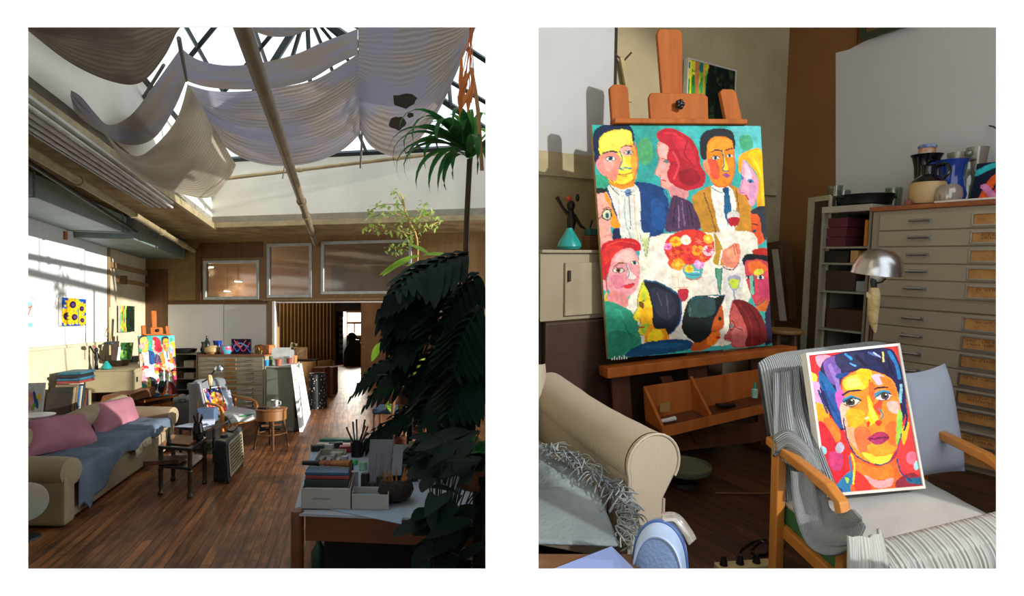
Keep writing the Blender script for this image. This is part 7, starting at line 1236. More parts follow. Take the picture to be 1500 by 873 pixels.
q = MB(); q.tube([lp + V((0, 0, .01)), P(308, 556, 9.4)], .012, 8); q.tube([P(308, 553, 9.4), P(296, 560, 9.45)], .012, 6); q.tube([P(307, 552, 9.4), P(318, 538, 9.4), C2_ + V((0, 0, .03))], .012, 8); q.build('arm', m_steel, lam2); q = MB(); q.tube([P(307, 549, 9.4), P(308, 556, 9.4), P(308, 565, 9.4)], [.03, .04, .02], 8); q.build('wrapped_cloth', MATS['muslin_rag'], lam2, smooth=True); q = MB(); q.lathe([(.13, 0), (.12, .012), (.02, .02)], lp, n=20); q.build('foot', m_steel, lam2)
# ---- heater
h0 = PZ(333, 711, 0); dH = V((.55, .83, 0)).normalized(); wH = V((-.88, .2, 0)).normalized()
a = PZ(335, 711, 0); b = PZ(358, 681, 0); dH = (b - a); Lh = dH.length; dH.normalize(); c_ = PZ(312, 706, 0); wH = (c_ - a); Wh = wH.length; wH.normalize(); Hh = .50
t = thing('portable_heater', 'old grey portable heater with a slatted front and carrying handle on the plank floor', 'heater', a); m_heat = mat('heater_grey', '#3f4649', .4, metal=.3)
q = MB(); q.hexa([a + V((0, 0, .03)), a + dH * Lh + V((0, 0, .03)), a + dH * Lh + wH * Wh + V((0, 0, .03)), a + wH * Wh + V((0, 0, .03)), a + wH * .05 + V((0, 0, Hh)), a + dH * Lh + wH * .05 + V((0, 0, Hh)), a + dH * Lh + wH * (Wh - .03) + V((0, 0, Hh)), a + wH * (Wh - .03) + V((0, 0, Hh))]); q.build('casing', m_heat, t, bevel=.015)
up = (V((0, 0, Hh)) + wH * .05); fr = lambda s, z: a + dH * (Lh * s) + up * z + V((0, 0, .03 * (1 - z))) - wH * .004
q = MB(); nf = -wH
for (s0, s1, z0, z1) in ((.06, .94, .1, .16), (.06, .94, .86, .92), (.06, .12, .1, .92), (.88, .94, .1, .92)): q.prism([fr(s0, z0), fr(s1, z0), fr(s1, z1), fr(s0, z1)], nf * .015)
g_ = q.build('grille_frame', mat('heater_cream', '#8f8a72', .5), t); q = MB()
for k in range(8): z = .2 + k * .083; q.prism([fr(.12, z), fr(.88, z), fr(.88, z + .03), fr(.12, z + .03)], nf * .012)
q.build('grille_slats', mat('heater_slat', '#a39a78', .4, metal=.4), g_)
q = MB(); tp = lambda s, w_: a + dH * (Lh * s) + wH * w_ + V((0, 0, Hh)); q.ob(tp(.55, .10), dH * Lh * .35, wH * .12, (0, 0, .02)); q.build('control_panel', m_black, t, bevel=.004); q = MB(); q.lathe([(.045, 0), (.045, .02), (.035, .028)], tp(.22, .16) + V((0, 0, .002)), n=18); q.build('dial', m_black, t, smooth=True)
q = MB(); q.tube([tp(.1, .3), tp(.14, .3) + V((0, 0, .08)), tp(.86, .3) + V((0, 0, .08)), tp(.9, .3)], .012, 8); q.build('carrying_handle', m_heat, t, smooth=True)
for s_, w_ in ((.05, .03), (.92, .03), (.05, .3), (.92, .3)): q = MB(); q.tube([a + dH * Lh * s_ + wH * min(w_, Wh - .03), a + dH * Lh * s_ + wH * min(w_, Wh - .03) + V((0, 0, .035))], .018, 8); q.build('foot', m_black, t)
# ---- black tiered table
bt = PZ(283, 727, 0); t = thing('tiered_table', 'black two-tier table with turned legs in front of the sofa', 'table', bt); m_lac = mat('black_lacquer', '#17130f', .3, col2='#2e1d12', scale=5, coat=.3); m_brz = mat('bronze_leg', '#4d4334', .35, metal=.5); Hb_ = P(283, 654, bt.y).z
tq = [PZ(231, 653, Hb_), PZ(280, 657, Hb_), PZ(304, 640, Hb_), PZ(252, 636, Hb_)]; q = MB(); q.slab(tq, (0, 0, -.035)); q.build('top', m_lac, t, bevel=.008)
cx_ = sum((p.x for p in tq)) / 4; cy_ = sum((p.y for p in tq)) / 4
ins = [V((lerp(p.x, cx_, .12), lerp(p.y, cy_, .12), 0)) for p in tq]
for p in ins: q = MB(); q.lathe([(.022, 0), (.03, .02), (.018, .05), (.024, .1), (.024, .26), (.03, .28), (.018, .3), (.024, .34), (.024, Hb_ - .07), (.03, Hb_ - .04)], p, n=12); q.build('leg', m_brz, t, smooth=True)
q = MB(); q.slab([p + V((0, 0, .30)) for p in [V((lerp(x.x, cx_, .03), lerp(x.y, cy_, .03), 0)) for x in tq]], (0, 0, .03)); q.build('lower_shelf', m_lac, t, bevel=.006)
q = MB(); q.box(V((cx_ - .1, cy_ - .15, .36)), (.36, .25, .045), rz=.2); tag(q.build('magazine_pile', mat('red_brown_magazine', '#6e3a2a', .5, col2='#3a2c24', scale=9), bevel=.004), 'reddish magazines on the lower tier of the black table', 'magazines')
q = MB(); q.slab([PZ(243, 650, Hb_ + .003), PZ(276, 653, Hb_ + .003), PZ(296, 641, Hb_ + .003), PZ(262, 638, Hb_ + .003)], (0, 0, .012)); tag(q.build('picture_book', mat('dark_picture_book', '#3a1f14', .35, col2='#7a4022', scale=6)), 'dark picture book lying on the black tiered table', 'book')
p = PZ(240, 653, Hb_); q = MB(); q.lathe([(.02, 0), (.022, .05), (.012, .11), (.003, .15)], p + V((.02, .06, .001)), n=12); tag(q.build('spike_ornament', m_steel, smooth=True), 'small dark pointed ornament at the left corner of the black table', 'ornament')
p = PZ(290, 645, Hb_ + .001); HV = Hb_ + .001
q2 = thing('brush_vase', 'dark vase of upright brushes on the right corner of the black table', 'vase', V((p.x, p.y, HV))); q = MB(); q.lathe([(.04, HV), (.055, HV + .02), (.06, HV + .10), (.045, HV + .18), (.045, HV + .2)], V((p.x, p.y, 0)), n=18); q.build('body', m_navy, q2, smooth=True)
for i in range(6): an = i; q = MB(); q.tube([V((p.x, p.y, Hb_ + .12)), V((p.x + math.cos(an) * .05, p.y + math.sin(an) * .04, Hb_ + .27 + .02 * (i % 3)))], .01, 6); q.build('brush', [m_black, m_walnut][i % 2], q2)
# second dark stand with papers and blue box
s0 = PZ(292, 690, 0); zs2 = P(290, 632, 7.55).z; t = thing('magazine_stand', 'dark open stand stacked with papers between the black table and the armchair', 'stand', PZ(290, 680, 0))
sqd = [P(262, 626, 7.7), P(300, 632, 7.45), P(316, 622, 7.8), P(280, 618, 8.05)]; zz2 = sum(p.z for p in sqd) / 4; sqd = [V((p.x, p.y, zz2)) for p in sqd]
q = MB(); q.slab(sqd, (0, 0, -.03)); q.build('top', m_lac, t); q = MB(); q.slab([p - V((0, 0, .28)) for p in sqd], (0, 0, -.02)); q.build('shelf', m_lac, t)
for p in sqd: q = MB(); cc = V((lerp(p.x, sum(x.x for x in sqd) / 4, .1), lerp(p.y, sum(x.y for x in sqd) / 4, .1), 0)); q.tube([cc, V((cc.x, cc.y, zz2 - .03))], .018, 8); q.build('leg', m_brz, t)
cen = V((sum(x.x for x in sqd) / 4, sum(x.y for x in sqd) / 4, zz2 + .002)); q = MB(); q.box(cen + V((-.06, 0, .006)), (.36, .26, .01), rz=-.2); tag(q.build('paper_pad', mat('white_pad', '#b9c2d6', .8)), 'white drawing pad lying on the dark stand', 'paper'); q = MB(); q.box(cen + V((.10, .05, .045)), (.18, .14, .055), rz=.4); tag(q.build('paper_pad', mat('white_pad', '#b9c2d6', .8)), 'thick pale notepad on the right of the dark stand', 'paper')
q = MB(); q.box(V((cen.x + .02, cen.y - .02, zz2 - .24)), (.34, .26, .07), rz=.3); tag(q.build('magazine_pile', mat('olive_magazine', '#6d6538', .6, col2='#33402e', scale=12)), 'olive and yellow magazines on the lower shelf of the dark stand', 'magazines')
p = P(304, 612, 8.35); q = MB(); q.box(V((p.x, p.y, .28)), (.22, .2, .56)); 
tb = thing('blue_storage_box', 'blue-grey fabric box standing on a dark crate beside the armchair, left picture', 'box', V((p.x, p.y, .44))); q = MB(); q.box(V((p.x, p.y, .55)), (.24, .18, .2), rz=.2); q.build('box', mat('blue_grey_fabric', '#4f6480', .8), tb, bevel=.015); q = MB(); q.box(V((p.x, p.y, .215)), (.26, .22, .43), rz=.2); tag(q.build('storage_crate', m_dark, bevel=.008), 'dark crate on the floor under the blue-grey fabric box', 'crate')

# ---- beyond the doorway
m_curt = stripes('brown_curtain', '#6b5535', '#806640', 3.2, axis=(1, 0, 0), dist=.3)
a, b = P(396, 470, 17.6), P(489, 470, 18.4); za, zb2 = .68, 2.62
q = MB(); q.grid(lambda u, v: V((lerp(a.x, b.x, u) , lerp(a.y, b.y, u) - 1.3 * math.sin(u * PI / 2) ** 1.0 * 0 + .06 * math.sin(u * 110), lerp(za, zb2, v))), 180, 3); tag(q.build('curtain', m_curt, smooth='all', solid=.01), 'long pleated brown curtain in the room beyond the doorway', 'curtain')
q = MB(); q.prism([V((a.x, a.y + .08, 0)), V((b.x, b.y + .08, 0)), V((b.x, b.y + .2, 0)), V((a.x, a.y + .2, 0))], (0, 0, 2.8)); st(q.build('wall_behind_curtain', m_dim))
q = MB(); q.grid(lambda u, v: V((lerp(P(440, 470, 17.2).x, b.x, u), 17.3 + .9 * u - .35 * math.sin(u * PI), lerp(0, .68, v))), 16, 2); q.build('x', mat('ochre_low_wall', '#a58452', .8), smooth='all', solid=.05); o_ = COL.objects[-1] if False else bpy.data.objects['x']; o_.name = 'trim_30'; st(o_)
q = MB(); a = PZ(447, 600, 0); q.grid(lambda u, v: a + V((.16 + math.cos(u * 2 * PI) * (.20 - .03 * v), .3 + math.sin(u * 2 * PI) * .3, lerp(0.0, .74, v) )) , 24, 6); q.lathe([(.18, .72), (.16, .76), (.02, .77)], a + V((.16, .3, 0)), n=20)
def dotmat():
    m = bpy.data.materials.new('dotted_black_cloth'); m.use_nodes = True; N = m.node_tree.nodes; L = m.node_tree.links; tc = N.new('ShaderNodeTexCoord'); v_ = N.new('ShaderNodeTexVoronoi'); v_.inputs['Scale'].default_value = 16; L.new(tc.outputs['Object'], v_.inputs['Vector']); r_ = N.new('ShaderNodeValToRGB'); r_.color_ramp.interpolation = 'CONSTANT'; r_.color_ramp.elements[0].color = (.6, .6, .58, 1); r_.color_ramp.elements[1].position = .22; r_.color_ramp.elements[1].color = (.008, .008, .01, 1); L.new(v_.outputs['Distance'], r_.inputs[0]); L.new(r_.outputs[0], N['Principled BSDF'].inputs['Base Color']); return m
tag(q.build('draped_stool', dotmat(), smooth='all'), 'stool draped in black cloth with white dots just inside the doorway', 'stool')
for i, (px, Yo, w_, h, lb_) in enumerate([(470, 14.5, .34, .75, 'brown box chair beyond the dotted stool'), (483, 15.2, .32, .70, 'second brown box chair further beyond the doorway')]):
    p = P(px, 520, Yo); q = MB(); q.box(V((p.x, p.y, h / 2)), (w_, .4, h)); tag(q.build('wooden_stool', mat('red_brown_chair', '#5c3420', .6), bevel=.02), lb_, 'stool')
p = P(447, 526, 16.5); q = MB(); q.box(V((p.x, p.y, p.z - .02)), (.75, .4, .04)); tz = thing('console_table', 'dark console table before the brown curtain', 'table', V((p.x, p.y, 0))); q.build('top', m_dark, tz)
for dx in (-.33, .33): q = MB(); q.tube([V((p.x + dx, p.y, 0)), V((p.x + dx, p.y, p.z - .04))], .02, 8); q.build('leg', m_dark, tz)
p = p + V((0, 0, .002)); q = MB(); q.box(p + V((-.1, 0, .17)), (.34, .03, .33)); tz = thing('small_framed_picture', 'small framed picture on the dark console beyond the doorway', 'picture', p + V((-.1, 0, 0))); q.build('frame', mat('pale_gold_frame', '#a58455', .5), tz); q = MB(); q.box(p + V((-.1, -.018, .18)), (.24, .006, .24)); q.build('picture', mat('sepia_print', '#c2ab84', .7, col2='#7a5a3c', scale=6), tz)
pl = p + V((-.30, 0, 0)); small('white flower vase on the dark console beyond the doorway', 'vase', [(.05, 0), (.08, .1), (.04, .2), (.05, .24)], pl, m_enam); q = MB(); random.seed(3)
for i in range(9): q.ball(pl + V((random.uniform(-.1, .1), random.uniform(-.06, .06), .3 + random.random() * .15)), .05, 7)
tag(q.build('flowers', mat('cream_flowers', '#b8b08c', .8, col2='#6c7a44', scale=20), smooth=True), 'cream flowers in the vase on the dark console', 'flowers', kind='stuff')
a = P(503, 470, 25.2); q = MB(); q.ob((a.x - .34, 25.0, 0), (.39, 0, 0), (0, .5, 0), (0, 0, 2.3)); 
tz = thing('bookcase', 'tall dark bookcase beside the bright far window', 'bookcase', (a.x, 25.2, 0)); q.build('carcass', m_dark, tz); 
for k in range(7): q = MB(); q.ob((a.x - .12, 24.97, .5 + k * .24), (.16, 0, 0), (0, .02, 0), (0, 0, .16)); q.build('row_of_books', mat('pale_books', '#6f6a60', .8), tz)
p = P(519, 500, 24.8); q = MB(); q.tube([V((p.x, p.y, 0)), V((p.x, p.y, .6)), V((p.x, p.y, 1.1))], [.45, .42, .2], 14); q.ball(V((p.x - .1, p.y, 1.22)), .2, 12); tag(q.build('armchair_silhouette', m_dark, smooth=True), 'dark high-backed chair before the bright far window', 'chair')
for i, (x, y, Y) in enumerate([(306, 392, 14.2), (349, 413, 16.5), (333, 427, 18.2)]):
    p = P(x, y, Y); q = MB(); q.lathe([(.09, 0), (.11, .02), (.11, .06)], p, n=20); tz = thing('pendant_light', ['nearest of the round hanging lights in the far room', 'middle round hanging light of the far room', 'furthest round hanging light of the far room'][i], 'ceiling light', p); q.build('rim', m_enam, tz); q = MB(); q.tube([p + V((0, 0, .06)), V((p.x, p.y, ZC + .06))], .01, 6); q.build('rod', m_steel, tz); q = MB(); q.lathe([(.085, -.004), (.085, .0)], p, n=20); q.build('lamp_disc', emis('warm_lamp', '#ffc98a', 6), tz)
    l = bpy.data.lights.new('recessed_lamp', 'POINT'); l.energy = 110; l.color = (1, .86, .68); l.shadow_soft_size = .08; lo = bpy.data.objects.new('recessed_lamp', l); COL.objects.link(lo); lo.location = p - V((0, 0, .12))
l = bpy.data.lights.new('far_window_light', 'AREA'); l.energy = 160; l.size = .8; l.color = (1, .92, .8); lo = bpy.data.objects.new('far_window_light', l); COL.objects.link(lo); lo.location = ((w0.x + w1.x) / 2, 25.8, 1.75); lo.rotation_euler = (-PI / 2, 0, 0)
p = PZ(452, 610, 0)
# brown leather chair seen through the leaves
for i, (px, py, Yo, lb_) in enumerate([(572, 620, 9.6, 'brown leather chair half hidden by the big dark leaves'), (604, 640, 8.6, 'second brown chair deeper in the foliage')]):
    p = P(px, py, Yo); p.z = 0; tz = thing('leather_chair', lb_, 'chair', p); m_lea = mat('brown_leather', '#5c2e1c', .4, col2='#4a2416', scale=6)
    q = MB(); q.box(p + V((0, 0, .44)), (.5, .5, .10)); q.build('seat', mat('blue_grey_seat', '#3c5068', .7) if i == 0 else m_lea, tz, bevel=.03); q = MB(); q.grid(lambda u, v: p + V((lerp(-.25, .25, u), .26 + .05 * v - .06 * math.sin(u * PI), lerp(.5, 1.12, v) - .05 * (2 * u - 1) ** 2)), 10, 10); q.build('backrest', m_lea, tz, smooth='all', solid=.05)
    for dx in (-.22, .22):
        for dy in (-.22, .22): q = MB(); q.tube([p + V((dx, dy, 0)), p + V((dx, dy, .39))], .02, 8); q.build('leg', m_walnut, tz)
        q = MB(); q.tube(cr([p + V((dx * 1.15, .22, .8)), p + V((dx * 1.15, -.1, .72)), p + V((dx * 1.15, -.22, .5))], 5), .025, 8); q.build('arm', m_walnut, tz, smooth=True)
# ---- work table in the foreground of the left picture
ROOM = 'A'
ZT = .76
tl = [PZ(438, 752, ZT), PZ(600, 775, ZT), PZ(628, 656, ZT), PZ(464, 650, ZT)]
t = thing('work_table', 'round-legged wooden work table in the foreground, heaped with art supplies', 'table', (tl[0] + tl[2]) * .5 - V((0, 0, ZT)))
m_tab = wood('table_beech', '#6b3f22', '#573018', 1.3, .45, 'X')
x_r = -.12; A0 = V((tl[0].x, tl[0].y, 0)); A1 = V((x_r, tl[0].y - .12, 0)); A3 = V((tl[3].x, tl[3].y, 0)); A2 = V((x_r, tl[3].y - .05, 0))
q = MB(); q.slab([p + V((0, 0, ZT - .016)) for p in (A0, A1, A2, A3)], (0, 0, .014)); q.build('top', mat('table_top_white', '#9aa3ae', .6, var=.05), t)
q = MB(); q.slab([A0 + V((.03, .02, ZT - .17)), A1 + V((0, .02, ZT - .17)), A1 + V((0, .06, ZT - .17)), A0 + V((.03, .06, ZT - .17))], (0, 0, .15)); q.build('apron', m_tab, t, bevel=.006); q = MB(); q.slab([A0 + V((.03, .02, ZT - .17)), A0 + V((.07, .02, ZT - .17)), A3 + V((.05, 0, ZT - .17)), A3 + V((.01, 0, ZT - .17))], (0, 0, .15)); q.build('apron', m_tab, t, bevel=.006)
for p in (A0 + V((-.02, .03, 0)), A1 + V((-.05, .05, 0)), A2 + V((-.05, -.05, 0)), A3 + V((.0, -.05, 0))):
    q = MB(); q.lathe([(.034, 0), (.037, .01), (.037, ZT + .0), (.034, ZT + .008)], p, n=24); q.build('leg', m_tab, t, smooth=True)
z0 = ZT + .0
def T(px, py, dz=.001): return PZ(px, py, z0 + dz)
q = MB(); q.prism([T(432, 745), T(452, 740), T(588, 768), T(590, 752), T(560, 700), T(470, 655), T(455, 662)], (0, 0, .003)); tag(q.build('drawing_board', mat('pale_blue_white_board', '#8fa0b0', .6)), 'pale white board lying under the art supplies on the work table', 'board')
zb = .006
def tray(p, a, b, h, m, name, label, th=.006, cat='box', dz=zb):
    p = V((p.x, p.y, z0 + dz)); q = MB(); q.ob(p, a, b, (0, 0, th)); an, bn = a.normalized(), b.normalized()
    q.ob(p + V((0, 0, th)), a, bn * th, (0, 0, h)); q.ob(p + b - bn * th + V((0, 0, th)), a, bn * th, (0, 0, h)); q.ob(p + bn * th + V((0, 0, th)), an * th, b - bn * 2 * th, (0, 0, h)); q.ob(p + a - an * th + bn * th + V((0, 0, th)), an * th, b - bn * 2 * th, (0, 0, h)); return tag(q.build(name, m, bevel=.002), label, cat)
m_wbox = mat('white_carton', '#9c9a96', .7, var=.04)
aX = V((1, -.05, 0)).normalized(); bY = V((-.2, .98, 0)).normalized()
p1_ = T(441, 746); x1w = (T(507, 753) - p1_).length * .98; tray(p1_, aX * x1w, bY * .42, .115, m_wbox, 'white_carton', 'long white carton of books at the front left corner of the work table')
# print on the carton front
q = MB(); o = V((p1_.x, p1_.y, z0 + .05)) + aX * .07 - bY * .0015
for i in range(12): q.ob(o + aX * (.0095 * i) + V((0, 0, .012)), aX * .006, -bY * .0006, (0, 0, .007 + .003 * (i % 2)))
tag(q.build('printed_text', mat('grey_print', '#6a6a6a', .8)), 'line of small grey print on the front of the long white carton', 'print')
p2_ = p1_ + aX * (x1w + .008); tray(p2_, aX * .225, bY * .17, .085, m_wbox, 'white_carton', 'short open white carton with blue slips at the front of the work table')
q = MB(); o = V((p2_.x, p2_.y, z0 + .05)) + aX * .02 + bY * .02; q.ob(o, aX * .15, bY * .11, (0, 0, .012)); tag(q.build('paper_slips', mat('light_blue_slip', '#4fa0c8', .6)), 'light blue paper slips in the short white carton', 'paper'); q = MB(); q.ob(o + aX * .08 + V((0, 0, .0125)), aX * .10, bY * .05, (0, 0, .008)); tag(q.build('sticky_notes', mat('yellow_note', '#c8b93a', .6)), 'yellow note on the blue slips in the short carton', 'paper')
# books in the long carton
cols = [('#6b2328', .03, 'dark red book'), ('#b0a8a0', .012, 'thin white book'), ('#1c2a22', .045, 'thick dark green book'), ('#7f2a2c', .02, 'red book'), ('#1f4f6e', .018, 'blue book')]
zz_ = z0 + .075
for i, (c, h, nm) in enumerate(cols):
    o = V((p1_.x, p1_.y, zz_)) + aX * (.012 + .004 * (i % 2)) + bY * (.03 + .01 * i); q = MB(); q.ob(o, aX * (x1w - .03), bY * .30, (0, 0, h)); tag(q.build('book', mat('tbook_%d' % i, c, .5, var=.15, scale=9), bevel=.003), '%s in the pile inside the long white carton' % nm, 'book', 'books piled in the long white carton'); zz_ += h + .002
# whisk broom on top
o = V((p1_.x, p1_.y, zz_ + .024)) + bY * .2; t = thing('hand_brush', 'straw hand brush with a dark handle lying on the book pile', 'brush', o); q = MB(); q.tube([o + aX * -.02, o + aX * .06, o + aX * .09], [.015, .017, .02], 10); q.build('handle', m_black, t, smooth=True); q = MB(); q.tube([o + aX * .09, o + aX * .12, o + aX * .29], [.02, .026, .04], 14, flat=.55); q.build('bristles', mat('straw_bristles', '#a8703a', .8, col2='#8a5526', scale=4, stretch=(1, 30, 30), bump=.6, bscale=20), t, smooth=True)
for k in (.13, .16): q = MB(); q.tube([o + aX * k, o + aX * (k + .008)], [.030, .031], 14, flat=.6); q.build('binding', mat('red_binding', '#7a2c2c', .6), t)
# paint tray with tools behind
p3 = T(458, 690); tray(p3, aX * .22, bY * .5, .05, mat('cream_tray', '#8f8c80', .6), 'wooden_tray', 'pale tray full of tools behind the book pile', cat='tray')
for i, (dx, dy, l, r, c, lb_) in enumerate([(.04, .05, .30, .012, '#1c1c20', 'black marker lying in the pale tray'), (.09, .06, .26, .010, '#8a8d90', 'grey pen lying in the pale tray'), (.13, .05, .25, .012, '#7a4a2c', 'brown handled brush lying in the pale tray'), (.16, .10, .22, .014, '#b9b6ae', 'white tube lying in the pale tray'), (.11, .32, .14, .018, '#a8a49a', 'fat white paint tube at the back of the pale tray')]):
    o = V((p3.x, p3.y, z0 + .03)) + aX * dx + bY * dy; q = MB(); q.tube([o, o + bY * l * .85 + aX * .02, o + bY * l + aX * .02], [r, r, r * .4], 8); tag(q.build('marker' if i < 2 else ['paint_brush', 'paint_tube'][i > 2], mat('tool_%d' % i, c, .5), smooth=True), lb_, ['marker', 'marker', 'brush', 'tube', 'tube'][i])
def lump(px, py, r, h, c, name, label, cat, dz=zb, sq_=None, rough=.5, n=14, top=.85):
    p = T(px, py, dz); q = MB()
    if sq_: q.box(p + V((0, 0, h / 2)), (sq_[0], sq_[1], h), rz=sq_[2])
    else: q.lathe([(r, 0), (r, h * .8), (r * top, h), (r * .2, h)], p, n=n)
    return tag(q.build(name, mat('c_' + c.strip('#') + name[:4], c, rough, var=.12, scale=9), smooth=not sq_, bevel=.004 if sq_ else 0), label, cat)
lump(466, 660, 0, .05, '#16161a', 'black_roll', 'black pouch at the far left corner of the work table', 'pouch', sq_=(.10, .07, .2)); lump(477, 656, 0, .04, '#b5b3ae', 'cloth_rag', 'white rag beside the black pouch on the work table', 'rag', sq_=(.16, .10, -.1)); lump(492, 655, 0, .045, '#101114', 'tape_dispenser', 'black tape dispenser behind the white rag', 'dispenser', sq_=(.12, .07, .3))
lump(508, 661, 0, .05, '#8f1f2a', 'red_pouch', 'crimson pouch in the middle back of the work table', 'pouch', sq_=(.12, .08, .3)); lump(494, 668, .055, .04, '#a5a396', 'ceramic_dish', 'pale oval dish of clips on the work table', 'dish'); lump(519, 680, .03, .035, '#2f9c5a', 'paint_pot', 'bright green round lid in the middle of the work table', 'lid'); lump(505, 681, .028, .07, '#8f8fa0', 'paint_jar', 'small pale jar left of the bright green lid', 'jar'); lump(512, 690, .03, .06, '#202c4a', 'paint_jar', 'navy jar in front of the bright green lid', 'jar'); lump(498, 690, .02, .08, '#a05a4a', 'paint_jar', 'terracotta jar beside the hand brush', 'jar'); lump(532, 688, .03, .06, '#7fae8f', 'paint_jar', 'mint green jar left of the grey notebook', 'jar')
lump(503, 647, 0, .03, '#2c5f56', 'book', 'long dark teal book at the back of the work table', 'book', sq_=(.42, .10, -.05)); lump(558, 652, 0, .05, '#1f5c50', 'book', 'teal book with a yellow label near the back of the work table', 'book', sq_=(.22, .12, -.05)); lump(582, 668, 0, .012, '#a58fb8', 'pink_card', 'pale lilac card on the right of the work table', 'card', sq_=(.16, .22, .1)); lump(600, 664, 0, .006, '#7f97ac', 'drawing_sheet', 'large pale blue sheet at the right back of the work table', 'paper', sq_=(.42, .5, .0), dz=.001)
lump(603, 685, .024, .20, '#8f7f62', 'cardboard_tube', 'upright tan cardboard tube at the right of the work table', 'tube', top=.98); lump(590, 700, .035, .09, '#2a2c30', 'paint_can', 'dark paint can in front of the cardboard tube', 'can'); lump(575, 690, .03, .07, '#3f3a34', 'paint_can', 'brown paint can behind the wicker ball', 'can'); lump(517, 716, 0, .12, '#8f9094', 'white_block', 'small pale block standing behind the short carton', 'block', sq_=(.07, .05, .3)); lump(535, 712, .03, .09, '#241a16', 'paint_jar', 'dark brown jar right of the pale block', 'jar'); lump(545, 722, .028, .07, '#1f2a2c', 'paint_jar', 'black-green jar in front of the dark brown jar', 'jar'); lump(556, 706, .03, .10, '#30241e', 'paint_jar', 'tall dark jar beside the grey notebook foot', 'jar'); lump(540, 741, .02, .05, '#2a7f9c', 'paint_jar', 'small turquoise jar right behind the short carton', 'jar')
# pot of brushes
p = T(523, 668); t = thing('brush_pot', 'dark pot with a fan of long brushes and pens behind the grey notebook', 'brush pot', p); q = MB(); q.lathe([(.05, 0), (.055, .12), (.05, .12), (.045, .02)], p, n=18); q.build('pot', m_black, t, smooth=True); random.seed(6)
for i in range(9): an = i * .9; q = MB(); q.tube([p + V((0, 0, .03)), p + V((math.cos(an) * .045, math.sin(an) * .04, .13)), p + V((math.cos(an) * .09, math.sin(an) * .06, .20 + .05 * (i % 3)))], [.005, .005, .009], 6); q.build('brush', [m_black, m_walnut, m_steel][i % 3], t)
# grey notebook leaning upright
p = T(537, 712); q = MB(); w_ = (T(572, 712) - p).length; q.ob(p, aX * w_, bY * .012, V((0, .10, .30))); t = thing('notebook', 'grey sketch notebook with ruled lines propped upright in the middle of the work table', 'notebook', p); q.build('cover', mat('grey_notebook', '#6a6c74', .7, var=.1), t); q = MB()
for k in range(9): o = p + aX * (.02 + .017 * k) + V((0, .02, .05 + .012 * (k % 3))) - bY * .003; q.ob(o, aX * .002, bY * .001, V((0, .05, .15 - .02 * (k % 2))))
q.build('pencil_lines', mat('pencil', '#33343a', .7), t); q = MB(); q.ob(p + aX * w_ * 1.02, aX * .07, bY * .012, V((0, .09, .26))); tag(q.build('notebook', mat('light_notebook', '#7c7f86', .7)), 'narrow lighter notebook leaning right beside the grey sketch notebook', 'notebook')
lump(571, 668, 0, .18, '#2c211c', 'wooden_block', 'dark upright block behind the grey notebook', 'block', sq_=(.06, .06, .1))
# wicker ball
p = T(580, 735) + V((0, 0, .075)); t = thing('wicker_ball', 'dark wicker ball basket with an orange rim on the work table', 'basket', p - V((0, 0, .075))); q = MB(); q.lathe([(.04, -.07), (.09, -.045), (.112, 0), (.10, .05), (.085, .07), (.075, .07), (.09, .04)], p, n=24); q.build('basket', mat('dark_wicker', '#2f1f18', .8, col2='#1b1310', scale=40, bump=.8, bscale=60), t, smooth=True); q = MB(); random.seed(12)
for i in range(26): an = random.random() * 6.28; q.tube([p + V((math.cos(an) * .06, math.sin(an) * .06, .04)), p + V((math.cos(an) * .09, math.sin(an) * .09, .10 + random.random() * .03))], [.006, .002], 5)
q.build('dried_tufts', mat('orange_tuft', '#8a5a2a', .8), t)
random.seed(31)
for i in range(10):
    x, y = random.uniform(555, 610), random.uniform(672, 730)
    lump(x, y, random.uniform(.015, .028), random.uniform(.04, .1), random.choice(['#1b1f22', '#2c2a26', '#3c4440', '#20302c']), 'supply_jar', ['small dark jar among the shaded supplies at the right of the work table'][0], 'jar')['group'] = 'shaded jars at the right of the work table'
# bottles under the table
for i, (x, Y, c, h, lb_) in enumerate([(467, 4.2, '#24463c', .34, 'green bottle standing on the floor under the work table'), (478, 4.35, '#8a8a88', .30, 'pale plastic bottle under the work table'), (488, 4.3, '#6c6a66', .26, 'grey can under the work table')]):
    p = P(x, 600, Y); p.z = 0; small(lb_, 'bottle', [(.05, 0), (.055, .01), (.055, h * .7), (.02, h * .85), (.02, h)], p + V((0, 0, .002)), mat('floor_bottle_%d' % i, c, .3))
p = P(520, 700, 4.3); q = MB(); q.box(V((p.x + .2, p.y, .2)), (.7, .5, .4)); tag(q.build('storage_crate', mat('black_crate', '#0c0d0d', .7), bevel=.01), 'black crate in the dark under the work table', 'crate')

# ================================================================== plants of the left studio
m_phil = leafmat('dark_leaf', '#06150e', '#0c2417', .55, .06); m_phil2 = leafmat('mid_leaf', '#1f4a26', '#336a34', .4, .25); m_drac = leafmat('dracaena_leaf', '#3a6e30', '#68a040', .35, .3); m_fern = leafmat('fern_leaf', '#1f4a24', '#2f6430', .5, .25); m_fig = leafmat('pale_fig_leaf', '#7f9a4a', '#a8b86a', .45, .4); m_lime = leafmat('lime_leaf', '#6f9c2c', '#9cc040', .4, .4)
m_stem = mat('woody_stem', '#4a3a26', .8, var=.2); m_soil = mat('soil', '#1c140e', .95); m_terra = mat('terracotta_pot', '#6a3c28', .8)
def pot(p, r, h, par):
    q = MB(); q.lathe([(r * .7, 0), (r * .75, .01), (r, h), (r * 1.06, h), (r * 1.06, h - .04), (r * .9, h - .05)], p, n=24); q.build('pot', m_terra, par, smooth=True); q = MB(); q.lathe([(.01, h - .05), (r * .9, h - .045)], p, n=20); q.build('soil', m_soil, par)
